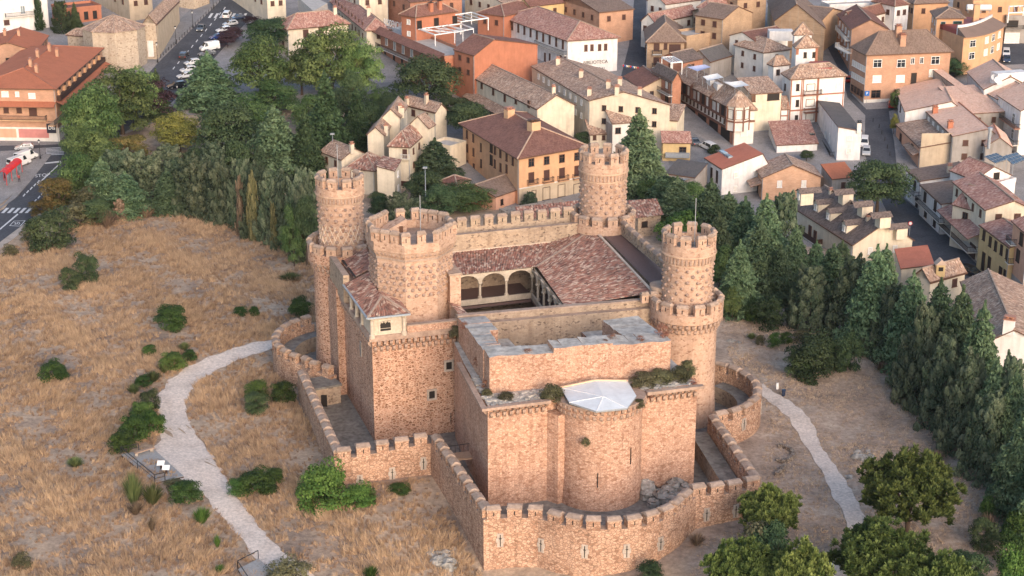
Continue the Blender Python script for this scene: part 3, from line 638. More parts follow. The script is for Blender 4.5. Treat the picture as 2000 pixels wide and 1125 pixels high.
cw = MB(); wall_poly(cw, [(-1.6,3.5),(-1.6,9.1)], 1.5, -1, [17,17], 2, 2, 1); wall_poly(cw, [(-2.0,4.2),(-2.0,13.2)], .9, 16.2, [20.6,20.4], 0, 1, 1); cw.build('curtain_wall', ['old_rubble', 'capstone', 'keep_rubble'], castle); q = MB(); q.bar(W(-1.1,4.2,19.95), W(-1.1,8.0,19.95), .3, .2); q.bar(W(-1.1,8.8,19.95), W(-1.1,13,19.95), .3, .2); q.build('valley_gutter', 'iron', castle)
hp = MB(); hp.lathe(W(39.6, 30.2), [(1.5, 10), (1.5, 19.4), (1.7, 19.4), (1.7, 20)], 16, mats=[0, 0, 1]); hp.prism([W(*p)[:2] for p in ((37.5,31.6),(41,31.8),(41,29.8),(37.5,29.6))], 12, 19.0); hp.build('stair_block', ['tower_rubble', 'capstone'], castle)
for k, a_ in enumerate((36.6, 38.0)): put_merlon(castle, W(a_, 31.2, 18.0), AROT, 1.1, .8, 1.5, 'tower_rubble')
# ---- courtyard gallery: roofs on an arcade
gal = MB(); zE, zB = 17.2, 18.2
roofgeo(gal, W(10.5, 9.6, zE), W(28.0, 9.6, zE), W(10.5, 1.75, zB), W(33, 1.75, zB), .45, .1)
roofgeo(gal, W(28.0, 9.6, zE), W(26.0, 27.4, zE), W(40.2, 1.6, 19.6), W(38.6, 29.6, 18.6), .42, .1)
roofgeo(gal, W(28.0, 9.6, zE), W(28.02, 9.62, zE), W(33, 1.75, zB), W(40.2, 1.6, 19.6), .45, .1)
roofgeo(gal, W(11.8, 27.8, zE+.2), W(11.8, 9.6, zE), W(10.2, 27.8, 17.9), W(10.2, 9.6, 18.0), .45, .1)
go = gal.build('gallery_roof', 'tile_castle', castle); ridge(go, W(28.0, 9.6, zE+.08), W(40.2, 1.6, 19.7)); ridge(go, W(40.2, 1.6, 19.7), W(38.6, 29.6, 18.7), 'mortar_pale'); ridge(go, W(10.5, 1.7, zB+.05), W(33, 1.7, zB+.05), 'mortar_pale')
ar = MB(); SP = 3.55; zc0, zs, za_ = 13.2, 15.6, 16.9
def arcade(m, p0, p1, n, z0, zs, zt):
    """spandrel wall with n round arches from p0 to p1"""
    p0 = np.array(p0, float); p1 = np.array(p1, float); w = (p1-p0)/n; L = np.linalg.norm(w); nv = np.array([-w[1], w[0]])/L*.22; R = L/2-.25; rz = min(R, zt-zs-.2)
    for k in range(n):
        c = p0+w*(k+.5); q = w/L; prev = None
        for j in range(13):
            th = pi*j/12; pt = c-q*R*cos(th); z = zs+rz*sin(th)
            if prev is not None:
                for sg in (-1, 1):
                    a, b = prev[0]+nv*sg, pt+nv*sg; fc = [W(*a, prev[1]), W(*b, z), W(*b, zt), W(*a, zt)]; m.face(fc if sg > 0 else fc[::-1])
                m.face([W(*(prev[0]-nv), prev[1]), W(*(prev[0]+nv), prev[1]), W(*(pt+nv), z), W(*(pt-nv), z)])
            prev = (pt, z)
        for e in (p0+w*k, p0+w*(k+1)):
            s = q*.25 if (e == p0+w*k).all() else -q*.25
            for sg in (-1, 1): m.face([W(*(e+nv*sg), zs), W(*(e+s+nv*sg), zs), W(*(e+s+nv*sg), zt), W(*(e+nv*sg), zt)])
arcade(ar, (10.6,9.2), (27.4,9.2), 4, zc0, zs, za_+.2); arcade(ar, (27.4,9.2), (25.8,27), 5, zc0, zs, za_+.2)
ao = ar.build('arcade', 'pale_stone', castle)
for (p0, p1, n) in (((10.6,9.2),(27.4,9.2),4), ((27.4,9.2),(25.8,27),5)):
    for k in range(n+1):
        a_ = p0[0]+(p1[0]-p0[0])*k/n; b_ = p0[1]+(p1[1]-p0[1])*k/n
        q = MB(); q.lathe(W(a_, b_), [(.34,zc0-.2),(.34,zc0+.1),(.2,zc0+.2),(.19,zs-.35),(.3,zs-.25),(.42,zs)], 12); q.build('column', 'pale_stone', ao)
    q = MB(); wall_poly(q, [p0, p1], .3, zc0-1.0, [zc0-.15]*2); q.build('balustrade', ['pale_stone', 'pale_stone'], ao)
fl = MB(); fl.prism([W(*p)[:2] for p in ((10,9.4),(28,9.4),(28,1.6),(10,1.6))], 11.6, 12.0); fl.prism([W(*p)[:2] for p in ((27.2,9),(25.6,28),(40,28),(40,4))], 11.6, 12.0); fl.build('gallery_floor', 'walk_brown', castle)
yd = MB(); yd.prism([W(*p)[:2] for p in ((9.8,28),(40,30),(41,1),(9.8,1))], -1, .1); yd.build('courtyard_floor', 'yard', castle)
# ---- ruined chapel with its apse
CH = 14.5
ch = MB(); ch.prism([W(*p)[:2] for p in ((6.7,51.6),(14.6,51.9),(15.0,51.0),(16.6,51.0),(16.6,30),(9.0,29.0),(8.0,37))], -1, CH, 0, 1)
ch.prism([W(*p)[:2] for p in ((27.2,53.2),(34.9,53.4),(35.3,31.5),(27.2,31))], -1, CH, 0, 1); ch.prism([W(*p)[:2] for p in ((16.5,50.9),(27.3,50.9),(27.3,44),(16.5,44))], -1, CH, 0, 1)
chapel = ch.build('chapel', ['chapel_rubble', 'wall_top'], castle); tag(chapel, 'roofless chapel block with weathered wall tops')
ac = W(21.9, 51.6); ap = MB()
ap.lathe(ac, [(5.9,-1),(5.75,1.5),(5.6,4),(5.6,12.5),(5.72,12.55),(5.95,14.0),(6.05,14.1),(6.05,14.45),(.05,14.5)], 48, mats=[0]*6+[1]*2+[2]); apo = ap.build('apse', ['chapel_rubble', 'corbel_stone', 'wall_top'], castle); tag(apo, 'round apse under a white polygonal cover')
corbel_ring(apo, ac, 5.55, 12.5, 42); corbel_ring(apo, ac, 5.72, 13.35, 42, .07)
q = MB(); q.prism([W(*p)[:2] for p in ((14.6,51.9),(15.6,53.4),(17.2,53.0),(17.2,51))], -1, 12.6); q.build('buttress', 'chapel_rubble', chapel)
slit(apo, (ac[0]-.35, ac[1]-5.62, 4.5), 0, 1.9, False, False); slit(apo, (ac[0]+3.9, ac[1]-4.05, 7.2), .75, 2.2, False, False)
corbel_row(chapel, [(6.7,51.6),(14.6,51.9)], 12.7); corbel_row(chapel, [(6.7,51.85),(14.6,52.15)], 13.55, .86, .43); corbel_row(chapel, [(27.2,53.2),(34.9,53.4)], 12.6); corbel_row(chapel, [(27.2,53.45),(34.9,53.65)], 13.45, .86, .43)
corbel_row(chapel, [(7.75,38.5),(6.72,51.5)], 12.9)
q = MB(); wall_poly(q, [(7.7,37),(6.3,52.2),(14.7,52.5)], .7, 14.35, [14.75,14.7,14.75], 0, 0); q.build('cornice', ['corbel_stone', 'capstone'], chapel)
q = MB(); wall_poly(q, [(27.4,53.85),(35.3,54.05)], .7, 14.25, [14.7,14.65]); q.build('cornice', ['corbel_stone', 'capstone'], chapel)
def ragged(m, p, q, th, zb, z0, z1, step=1.15, jag=.16):
    """an old wall whose top breaks into uneven courses"""
    L = hypot(q[0]-p[0], q[1]-p[1]); n = max(1, int(L/step)); dx, dy = (q[0]-p[0])/L, (q[1]-p[1])/L; nx_, ny_ = -dy, dx
    zs_ = [z0+(z1-z0)*k/n+random.uniform(-jag, jag) for k in range(n+1)]
    for k in range(n):
        o0, o1 = [random.uniform(-.07, .07) for _ in '12']; a0 = (p[0]+dx*L*k/n, p[1]+dy*L*k/n); a1 = (p[0]+dx*L*(k+1)/n, p[1]+dy*L*(k+1)/n)
        m.prism([W(*a0)[:2], W(*a1)[:2], W(a1[0]+nx_*(th+o1), a1[1]+ny_*(th+o1))[:2], W(a0[0]+nx_*(th+o0), a0[1]+ny_*(th+o0))[:2]], zb, [zs_[k], zs_[k+1], zs_[k+1]+random.uniform(-.1,.1), zs_[k]+random.uniform(-.1,.1)], 0, 1)
rw = MB(); ragged(rw, (32.6,49.7), (24.6,49.2), 3.6, CH-.3, 19.5, 19.5); ragged(rw, (24.6,49.2), (16.6,48.7), 3.0, CH-.3, 19.9, 19.95, 1.3, .08); ragged(rw, (16.6,48.7), (8.1,48.0), 3.2, CH-.3, 19.3, 19.6)
ragged(rw, (8.2,45.0), (8.9,37), 2.6, CH-.5, 19.5, 19.0); ragged(rw, (8.9,37), (9.6,29.2), 3.8, CH-.5, 18.9, 18.2); ragged(rw, (32.8,46.2), (32.6,38.4), -5.2, CH-.3, 19.2, 18.9, 1.9, .1)
rw.build('ruined_wall', ['chapel_rubble', 'wall_top'], chapel)
bk = MB()
for _ in range(260):
    s = random.random()
    if s < .5: a_, b_ = random.uniform(6.8,16), random.uniform(48.6,51.8)
    elif s < .8: a_, b_ = random.uniform(27.5,34.6), random.uniform(50,53.4)
    else: a_, b_ = random.uniform(7.2,8.6), random.uniform(42,50)
    bk.box(W(a_, b_, CH-.08), (random.uniform(.25,.7), random.uniform(.2,.6), random.uniform(.12,.35)), random.uniform(0, 3))
tag(bk.build('loose_stones', 'wall_top', chapel), kind='stuff')
cv = MB(); zq = 14.95; rim = [P(u, v, zq) for u, v in [(1095,757),(1112,786),(1165,803),(1225,797),(1243,773),(1225,743),(1163,743)]]; apx = P(1178,774,15.45); bk2 = P(1163,742,15.6)
n = len(rim)
for k in range(n-1): cv.face([rim[k], rim[k+1], apx] if k < 4 else ([rim[4], rim[5], bk2, apx] if k == 4 else [rim[5], rim[6], bk2]), 0)
cv.face([rim[6], rim[0], apx, bk2]); cv.prism([p[:2] for p in rim], zq-.22, zq-.004, 1); cvo = cv.build('apse_cover', ['apse_cover', 'metal_grey'], apo)
for k in range(4): q = MB(); q.bar(rim[k], apx, .1, .08); q.build('seam', 'frame_white', cvo)
q = MB(); q.bar(P(1092,757,15.05), P(1163,742,15.7), .3, .16); q.bar(P(1163,742,15.7), P(1226,743,15.05), .3, .16); q.build('flashing', 'apse_edge', cvo)
# ================================================================== barbican
barb = thing('barbican_wall', 'low outer battlement wall ringing the castle with arrow loops and capped merlons', 'wall', W(20, 68, 0))
def arc(ca, cb, r, t0, t1, n): return [(ca+r*cos(t0+(t1-t0)*k/n), cb+r*sin(t0+(t1-t0)*k/n)) for k in range(n+1)]
MH = 1.55
def run(pts, zts, side, mat='barbican_rubble', sp=2.5, w=1.75, th=1.15, zb=-4):
    z = [k-MH for k in zts]; m = MB(); wall_poly(m, pts, th, zb, z, 0, 1, side); o = m.build('wall_section', [mat, 'capstone'], barb)
    merlons_along(o, pts, z, th, w, MH, sp, mat, side); return o
# castle b grows towards the camera, so angles run clockwise in the world; side is chosen so that the thickness goes inwards
bl = arc(.3, -3, 11.0, radians(-105), radians(-222), 20)+[(-7.2,6.6),(-5.8,8.2),(-4.6,10.2)]
run(bl, [5.2]*len(bl), -1, 'barbican_rubble', 2.4, 1.3)
sW = run([(-9.3,8.6),(-10.5,38.4)], [5.0,5.0], -1); sS = run([(-10.5,38.4),(2.5,39.4)], [5.0,6.1], -1); sM = run([(2.5,39.4),(2.6,62.6)], [6.1,6.0], -1)
FR = [(2.6,62.6),(6.0,63.2),(9.0,64.4),(10.6,66.4),(12.3,68.0),(14.3,69.2),(16.4,70.0),(18.6,70.4),(20.8,70.3),(22.8,69.9),(24.7,69.1),(26.4,68.0),(28.2,66.4),(30.0,64.9),(34.5,64.7),(39.3,64.4)]
sF = run(FR, [6.0]*12+[5.9]*2+[5.5]*2, -1); sE = run([(39.3,64.2),(42.4,43.8)], [5.4,5.4], -1, 'barbican_rubble')
br_ = arc(42.4, 33, 11.2, radians(92), radians(-40), 20); sB = run(br_, [5.4]*len(br_), -1, 'barbican_rubble')
yb = MB(); yard_pts = [(-9.6,8.2),(-9.6,37.6),(3.2,38.6),(3.6,61.8),(10,63.6),(14.8,68),(20,69.2),(25.5,67.2),(29.5,64),(38.4,63.4),(41.4,43)]+arc(42.4, 33, 10.4, radians(90), radians(-40), 10)+[(40,-6),(20,-4)]+arc(.3, -3, 10.2, radians(-100), radians(-225), 12)
yb.prism([W(*p)[:2] for p in yard_pts], -4, .06); yo = yb.build('castle_yard', 'yard'); tag(yo, kind='structure')
def walk(pts, inner, z):
    m = MB(); wall_poly(m, pts, inner, 0.02, [z]*len(pts), 0, 1, -1); m.build('wall_walk', ['old_rubble', 'yard'], barb)
walk(arc(.3, -3, 9.8, radians(-105), radians(-215), 14), 2.2, 2.4); walk(arc(42.4, 33, 10.0, radians(85), radians(-30), 14), 2.2, 2.5); walk([(38.0,63.0),(41.2,43.8)], 2.4, 2.6)
for (u, v, sec, p, q) in ((703,940,sS,(-10.5,38.4),(2.5,39.4)), (766,925,sS,(-10.5,38.4),(2.5,39.4)), (827,905,sS,(-10.5,38.4),(2.5,39.4)), (977,1055,sF,(2.6,62.6),(6,63.2)), (1380,1005,sF,(30,64.9),(34.5,64.7)), (1437,998,sF,(34.5,64.7),(39.3,64.4)),
                          (1057,1065,sF,(9.5,65.1),(10.6,66.4)), (1142,1077,sF,(12.8,68.3),(14.3,69.2)), (1224,1076,sF,(17.5,70.25),(18.6,70.4)), (1290,1062,sF,(22.3,70),(22.8,69.9))):
    z = 3.
    for _ in range(40):
        pt = P(u, v, z); a_, b_ = AB(pt[0], pt[1]); L = hypot(q[0]-p[0], q[1]-p[1]); d = ((q[0]-p[0])*(b_-p[1])-(q[1]-p[1])*(a_-p[0]))/L; z -= d*.35
    slit(sec, W(a_, b_, z), dircs(p[0], p[1], q[0], q[1]), 1.5)
for th in (65, 30):
    c = (42.4+11.22*cos(radians(th)), 33+11.22*sin(radians(th))); p = W(*c, 2.6); cc = W(42.4, 33); slit(sB, p, atan2(p[1]-cc[1], p[0]-cc[0])+pi/2, 1.5)
# gate lodge in the left yard, bridge to the chapel
gl = thing('gate_lodge', 'small flat roofed stone lodge in the yard below the left round tower', 'lodge', W(-5.6, 10.5, 0))
q = MB(); q.prism([W(*p)[:2] for p in ((-7.6,12.6),(-3.6,12.0),(-4.4,8.4),(-8.2,9)) ], 0, 2.9); q.build('wall', 'old_rubble', gl)
q = MB(); q.prism([W(*p)[:2] for p in ((-7.8,12.9),(-3.4,12.3),(-4.2,8.2),(-8.4,8.8)) ], 2.9, 3.2); q.build('roof', 'yard', gl)
q = MB(); q.bar(W(-6.4, 12.48, 0), W(-6.4, 12.48, 1.9), 1.2, .16); q.build('door', 'opening_shade', gl)  # near-black panel painted as the shaded doorway, no door leaf
bg_ = thing('foot_bridge', 'short timber footbridge with iron railing between barbican wall and chapel', 'bridge', W(6, 39.5, 2.6))
q = MB(); q.prism([W(*p)[:2] for p in ((3.6,41.6),(9.1,42.2),(9.3,40.0),(3.6,39.8))], 2.6, 2.9); q.build('deck', 'bench_wood', bg_)
q = MB()
for k in range(9): a_ = 4+k*.6; q.bar(W(a_, 39.9, 2.9), W(a_, 39.9, 4.0), .05)
q.bar(W(3.8, 39.9, 4.0), W(9, 40.0, 4.0), .07); q.build('railing', 'iron', bg_)
# rock outcrops under the apse
def rockpile(name, label, spots, mat='rock', par=None):
    m = MB()
    for (x, y, z, s) in spots:
        n = 9; prof = [(s*random.uniform(.8,1.1), -.5*s), (s*random.uniform(.85,1.1), .1*s), (s*.7, .45*s), (s*.2, .6*s)]; i = len(m.v); m.lathe((x, y), [(r, z+h) for r, h in prof], n, smooth=False)
        for k in range(i, len(m.v)):
            v = m.v[k]; m.v[k] = (v[0]+random.uniform(-.18,.18)*s, v[1]+random.uniform(-.18,.18)*s, v[2]+random.uniform(-.12,.12)*s)
    o = m.build(name, mat, par); tag(o, label, 'rock'); return o
rockpile('rock_outcrop', 'dark natural rock below the apse inside the outer wall', [(*W(28+random.uniform(-1,5), 55+random.uniform(-1,3.5))[:2], random.uniform(.2,1.2), random.uniform(.7,1.6)) for _ in range(16)])
# ================================================================== houses
WINM = {}
def win_mesh(w, h, style):
    k = (round(w, 1), round(h, 1), style)
    if k in WINM: return WINM[k]
    w, h = max(.3, k[0]), max(.3, k[1]); f = MB(); p = MB(); fw = min(.11, w*.14); fm, gm = {'br': ('wood_brown', 'glass'), 'sh': ('wood_brown', 'shutter'), 'wh': ('frame_white', 'glass'), 'dk': ('wood_dark', 'opening_shade'), 'bl': ('wood_brown', 'blind_white'), 'wb': ('frame_white', 'blind_white'),
                     'gr': ('metal_grey', 'glass_green'), 'dr': ('wood_dark', 'wood_brown'), 'sg': ('wood_dark', 'sign_teal'), 'pl': ('frame_white', 'glass_pale'), 'gd': ('wood_dark', 'wood_brown')}[style]
    for s in (-1, 1): f.box((s*(w/2-fw/2), -.03, -h/2), (fw, .20, h))
    f.box((0, -.03, h/2-fw), (w-2*fw, .20, fw)); f.box((0, -.07, -h/2-.05), (w+.16, .30, .09))
    if style in ('br', 'wh', 'pl') and w > .7: f.box((0, -.04, -h/2), (.07, .12, h-fw))
    if style in ('br', 'wh') and h > 1.5: f.box((0, -.04, h*.12), (w-2*fw, .12, .07))
    if style == 'gd':
        for q in range(4): f.box((0, -.05, -h/2+h*(q+.5)/4), (w-2*fw, .08, .06))
    p.box((0, 0, -h/2+.02), (w-fw*1.6, .10, h-fw-.02)); WINM[k] = (f.mesh('window', fm), p.mesh('pane', gm)); return WINM[k]
CHK = []; HS = []
FIX = [('flat topped tan', dict(keep='r', D=8)), ('tall windowless', dict(keep='r', D=9)), ('wide tan brick hall', dict(skew=1)), ('peach rendered', dict(keep='r', D=12)), ('low dark grey roofed', dict(keep='r', D=7)), ('small brown roofed house', dict(keep='r', D=8)),
       ('low house with plain red', dict(keep='l', D=10)), ('red brick house with loggias', dict(keep='l', D=3)), ('tile roofed house with sky', dict(keep='r', D=12)), ('plum roofed house with', dict(keep='r', D=9)), ('white house with bright orange', dict(keep='l', D=11)),
       ('dark shed roof between', dict(keep='r', D=7)), ('small tile roofed hut beside', dict(keep='r', D=5)), ('nearest cream house of', dict(keep='r', D=7)), ('low cream house with slop', dict(keep='r', D=9)), ('cream lean-to', dict(keep='r', D=4)), ('plain cream wing', dict(keep='r', D=6)),
       ('narrow block with plum', dict(keep='l', D=10)), ('rear white row', dict(keep='l', D=12)), ('middle white row', dict(keep='l', D=12)), ('front white row', dict(keep='l', D=12)), ('white house at the right frame', dict(keep='l', D=12)), ('white house with broad salmon', dict(keep='l', D=14)),
       ('house with patched', dict(keep='l', D=10)), ('pink house with rough', dict(keep='l', D=14)), ('white house with ribbed', dict(keep='l', D=14)), ('white house with brown sheet', dict(keep='l', D=11)), ('cream house with orange', dict(keep='l', D=9)), ('cream gabled house with huge', dict(keep='r', D=11)),
       ('white gabled house with', dict(keep='r', D=8)), ('yellow shop', dict(keep='l', D=9)), ('pink house with logg', dict(keep='l', D=9)), ('long cream terrace', dict(keep='l', D=10)), ('wide cream house', dict(skew=1)), ('house with weathered', dict(keep='l', D=9)), ('lower coral', dict(keep='r', D=12)), ('white house with long mottled', dict(skew=1))]
class House:
    def __init__(s, name, label, L, F, R, h, wall, roof=None, ov=.5, rise=2.5, rm='tile_old', r0=.5, cat='house', group=None, base=None, zb=-2.5, hips=1., chk=True, slab=.2, ridges='capstone'):
        s.z0 = 0.
        if base is not None:                     # eave height from the pixel where the front corner meets the ground
            q = PT(*base); h = zat(q[0], q[1], F[1])-q[2]; s.z0 = q[2]
        else: s.z0 = float(tz(PT(*F, z=h)[1]))
        s.h = h; f, r, l = [np.array(P(*p, z=s.z0+h)[:2]) for p in (F, R, L)]
        er, el = r-f, l-f; s.lr, s.ll = np.linalg.norm(er), np.linalg.norm(el); ur, ul = er/s.lr, el/s.ll
        ang = math.degrees(math.acos(np.clip(ur@ul, -1, 1)))
        fx = dict(keep=None, D=None, skew=0); [fx.update(d) for k, d in FIX if label.startswith(k)]
        if (not 78 < ang < 102 or fx['D']) and not fx['skew']:                   # square up: keep the edge that shows longer, turn the other
            kl = hypot(L[0]-F[0], L[1]-F[1]) > hypot(R[0]-F[0], R[1]-F[1])
            if fx['keep']: kl = fx['keep'] == 'l'
            k, o, tgt = (ul, ur, R[0]) if kl else (ur, ul, L[0]); p = np.array([-k[1], k[0]]); p = p if p@o > 0 else -p
            if p@np.array([0, 1]) < -.3: p = -p
            err = lambda d: abs(projn(*(f+p*d), s.z0+h)[0]-tgt)
            best = min(np.arange(4, 24, .25), key=err); best = fx['D'] or (best if err(best) < 6 else 9.)
            if kl: ur, s.lr = p, best
            else: ul, s.ll = p, best
        s.ll = min(s.ll, 46); s.lr = min(s.lr, 46)
        s.F = f+(ur+ul)*ov; s.lr -= 2*ov; s.ll -= 2*ov; s.ur, s.ul, s.ov = ur, ul, ov
        CHK.append((name, label[:34], round(h, 1), round(s.lr, 1), round(s.ll, 1), round(ang)))
        s.root = thing(name, label, cat, (float(s.F[0]), float(s.F[1]), 0.), group); s.root.location.z = s.z0
        s.zb = zb; s.wall = wall; s.planes = []
        if roof: s.mkroof(roof, rise, rm, r0, hips, slab, ridges)
        s.mkwall(roof, rise, r0); HS.append(s); s.nw = {'l': 0, 'r': 0}; s.rtype = roof
    def at(s, u, v, z): p = P(u, v, z+s.z0); return (p[0], p[1], z)
    def xy(s, a, b): p = s.F+s.ur*s.lr*a+s.ul*s.ll*b; return (float(p[0]), float(p[1]))
    def mkwall(s, roof, rise, r0):
        m = MB(); c = [s.xy(0,0), s.xy(1,0), s.xy(1,1), s.xy(0,1)]
        m.prism(c, s.zb, s.h)
        if roof == 'gl':
            for b in (0, 1): m.prism([s.xy(0, b), s.xy(r0, b), s.xy(1, b), s.xy(1, abs(b-.02)), s.xy(r0, abs(b-.02)), s.xy(0, abs(b-.02))], s.h-.01, [s.h, s.h+rise, s.h, s.h, s.h+rise, s.h])
        if roof == 'gr':
            for a in (0, 1): m.prism([s.xy(a, 0), s.xy(a, r0), s.xy(a, 1), s.xy(abs(a-.02), 1), s.xy(abs(a-.02), r0), s.xy(abs(a-.02), 0)], s.h-.01, [s.h, s.h+rise, s.h, s.h, s.h+rise, s.h])
        if isinstance(roof, (list, tuple)):      # shed given by its four corner heights
            m.prism(c, s.h-.01, [s.h+z for z in roof])
        s.walls = m.build('wall', s.wall, s.root)
    def mkroof(s, roof, rise, rm, r0, hips, slab, ridges):
        oa, ob = s.ov/s.lr, s.ov/s.ll; dz = lambda k: -rise*k; A0, A1, B0, B1 = -oa, 1+oa, -ob, 1+ob; h = s.h+.02; rg = []
        if roof == 'gl':
            k0, k1 = h-rise*oa/max(r0, .05), h-rise*oa/max(1-r0, .05)
            s.planes = [[(A0,B1,k0),(A0,B0,k0),(r0,B0,h+rise),(r0,B1,h+rise)], [(A1,B0,k1),(A1,B1,k1),(r0,B1,h+rise),(r0,B0,h+rise)]]; rg = [((r0,B0,h+rise),(r0,B1,h+rise))]
        elif roof == 'gr':
            k0, k1 = h-rise*ob/max(r0, .05), h-rise*ob/max(1-r0, .05)
            s.planes = [[(A0,B0,k0),(A1,B0,k0),(A1,r0,h+rise),(A0,r0,h+rise)], [(A1,B1,k1),(A0,B1,k1),(A0,r0,h+rise),(A1,r0,h+rise)]]; rg = [((A0,r0,h+rise),(A1,r0,h+rise))]
        elif roof == 'hip':
            if s.lr >= s.ll: i = hips*s.ll/2/s.lr; p, q = (i,.5), (1-i,.5)
            else: i = hips*s.lr/2/s.ll; p, q = (.5,i), (.5,1-i)
            z0 = h; t = h+rise; p, q = (*p, t), (*q, t); c = [(A0,B0,z0),(A1,B0,z0),(A1,B1,z0),(A0,B1,z0)]
            if s.lr >= s.ll: s.planes = [[c[0],c[1],q,p],[c[1],c[2],q],[c[2],c[3],p,q],[c[3],c[0],p]]; rg = [(p,q),(c[0],p),(c[1],q),(c[2],q),(c[3],p)]
            else: s.planes = [[c[0],c[1],p],[c[1],c[2],q,p],[c[2],c[3],q],[c[3],c[0],p,q]]; rg = [(p,q),(c[0],p),(c[1],p),(c[2],q),(c[3],q)]
        elif roof == 'pyr':
            p = (.5,.5,h+rise); c = [(A0,B0,h),(A1,B0,h),(A1,B1,h),(A0,B1,h)]; s.planes = [[c[k],c[(k+1)%4],p] for k in range(4)]; rg = [(c[k],p) for k in range(4)]
        elif isinstance(roof, (list, tuple)):
            zf = lambda a, b: h+.05+roof[0]*(1-a)*(1-b)+roof[1]*a*(1-b)+roof[2]*a*b+roof[3]*(1-a)*b; c = [(a, b, zf(a, b)) for a, b in ((A0,B0),(A1,B0),(A1,B1),(A0,B1))]; z = [q[2] for q in c]; k = min(range(4), key=lambda k: z[k]+z[(k+1)%4]); s.planes = [c[k:]+c[:k]]
        elif roof == 'flat':
            c = [(-.0,0,h),(1,0,h),(1,1,h),(0,1,h)]; s.planes = [c]; slab = .05
        m = MB()
        for pl in s.planes:
            w = [Vector((*s.xy(a, b), z)) for a, b, z in pl]; e = (w[1]-w[0]).normalized(); nrm = None
            uv = [((q-w[0]).dot(e), -((q-w[0])-e*(q-w[0]).dot(e)).length) for q in w]; low = [(q.x, q.y, q.z-slab) for q in w]
            m.face(w, 0, uv); m.face(low[::-1], 1)
            for k in range(len(w)):
                j = (k+1) % len(w); m.face([low[k], low[j], w[j], w[k]], 1)
        s.roof = m.build('roof', [rm, 'wood_brown' if roof != 'flat' else rm], s.root)
        if ridges:
            for p, q in rg: ridge(s.roof, (*s.xy(*p[:2]), p[2]+.03), (*s.xy(*q[:2]), q[2]+.03), ridges, .26)
        if roof == 'flat':
            c = [s.xy(0,0), s.xy(1,0), s.xy(1,1), s.xy(0,1)]; q = MB()
            for k in range(4): q.bar((*c[k], s.h+.3), (*c[(k+1)%4], s.h+.3), .25, .75)
            q.build('parapet', s.wall, s.root)
    def zr(s, x, y):
        d = np.array([x, y])-s.F; M = np.array([[s.ur[0], s.ul[0]], [s.ur[1], s.ul[1]]]); k = np.linalg.solve(M, d); a, b = k[0]/s.lr, k[1]/s.ll
        for pl in s.planes:
            if inpoly(np.array([a]), np.array([b]), [(q[0], q[1]) for q in pl])[0]:
                (a0,b0,z0), (a1,b1,z1), (a2,b2,z2) = pl[0], pl[1], pl[2]; den = (a1-a0)*(b2-b0)-(a2-a0)*(b1-b0)
                u = ((a-a0)*(b2-b0)-(a2-a0)*(b-b0))/den; v = ((a1-a0)*(b-b0)-(a-a0)*(b1-b0))/den; return z0+u*(z1-z0)+v*(z2-z0)
        return None
    def onroof(s, u, v):
        for k in range(260):
            z = s.h+9-k*.05; p = P(u, v, z+s.z0); r = s.zr(p[0], p[1])
            if r is not None and r >= z: return (p[0], p[1], r)
        return None
    def onface(s, face, u, v):
        d = ray(u, v); n = np.array([-s.ur[1], s.ur[0]]) if face == 'r' else np.array([-s.ul[1], s.ul[0]])
        t = (n@s.F)/(n[0]*d[0]+n[1]*d[1]); return np.array([d[0]*t, d[1]*t, HC+d[2]*t-s.z0])
    def rz(s, face): v = s.ur if face == 'r' else -s.ul; return atan2(v[1], v[0])
    def out(s, face):
        r = s.rz(face)-pi/2; return np.array([cos(r), sin(r)])
    def win(s, face, px, w, h, style='br', cv=None, name='window'):
        s.nw[face] += 1
        for u, v in ([px] if isinstance(px, tuple) else px):
            if cv: u, v = cv[0]+u/cv[2], cv[1]+v/cv[2]
            p = s.onface(face, u, v)
            k = s.ur if face == 'r' else s.ul; d = (p[:2]-s.F)@k; lim = s.lr if face == 'r' else s.ll
            if d < .2 or d > lim-.2 or p[2] > s.h+2.2: d = min(max(d, w/2+.1), lim-w/2-.1); q = s.F+k*d; p = np.array([q[0], q[1], min(p[2], s.h-.2)])
            fm, pm = win_mesh(w, h, style); o = link(name, fm, s.root, (float(p[0]), float(p[1]), max(float(p[2]), h/2+.1)), s.rz(face)); c = bpy.data.objects.new('pane', pm); COL.objects.link(c); c.parent = o
        return s
    def grid(s, face, n, z, w, h, style='br', a0=.06, a1=.94):
        s.nw[face] += 1; k, lim = (s.ur, s.lr) if face == 'r' else (s.ul, s.ll)
        for zz in (z if hasattr(z, '__len__') else [z]):
            for i in range(n):
                q = s.F+k*lim*(a0+(a1-a0)*(i+.5)/n); fm, pm = win_mesh(w, h, style); o = link('window', fm, s.root, (float(q[0]), float(q[1]), zz), s.rz(face)); c = bpy.data.objects.new('pane', pm); COL.objects.link(c); c.parent = o
        return s
    def chim(s, px, w=.7, h=1.3, mat='stone_chimney', cap='clay_pot', cv=None):
        for u, v in ([px] if isinstance(px, tuple) else px):
            if cv: u, v = cv[0]+u/cv[2], cv[1]+v/cv[2]
            p = s.onroof(u, v)
            if p is None: continue
            m = MB(); m.box((0,0,-.6), (w, w*.85, h+.6)); m.box((0,0,h), (w+.22, w*.85+.22, .12), m=1)
            for a in (-.22, .22): m.lathe((a*w, 0), [(w*.15, h+.12), (w*.13, h+.42)], 8, m=1)
            m.box((0,0,h+.42), (w+.05, w*.7, .09), m=1); m.build('chimney', [mat, cap], s.roof, loc=p, rz=s.rz('r'))
        return s
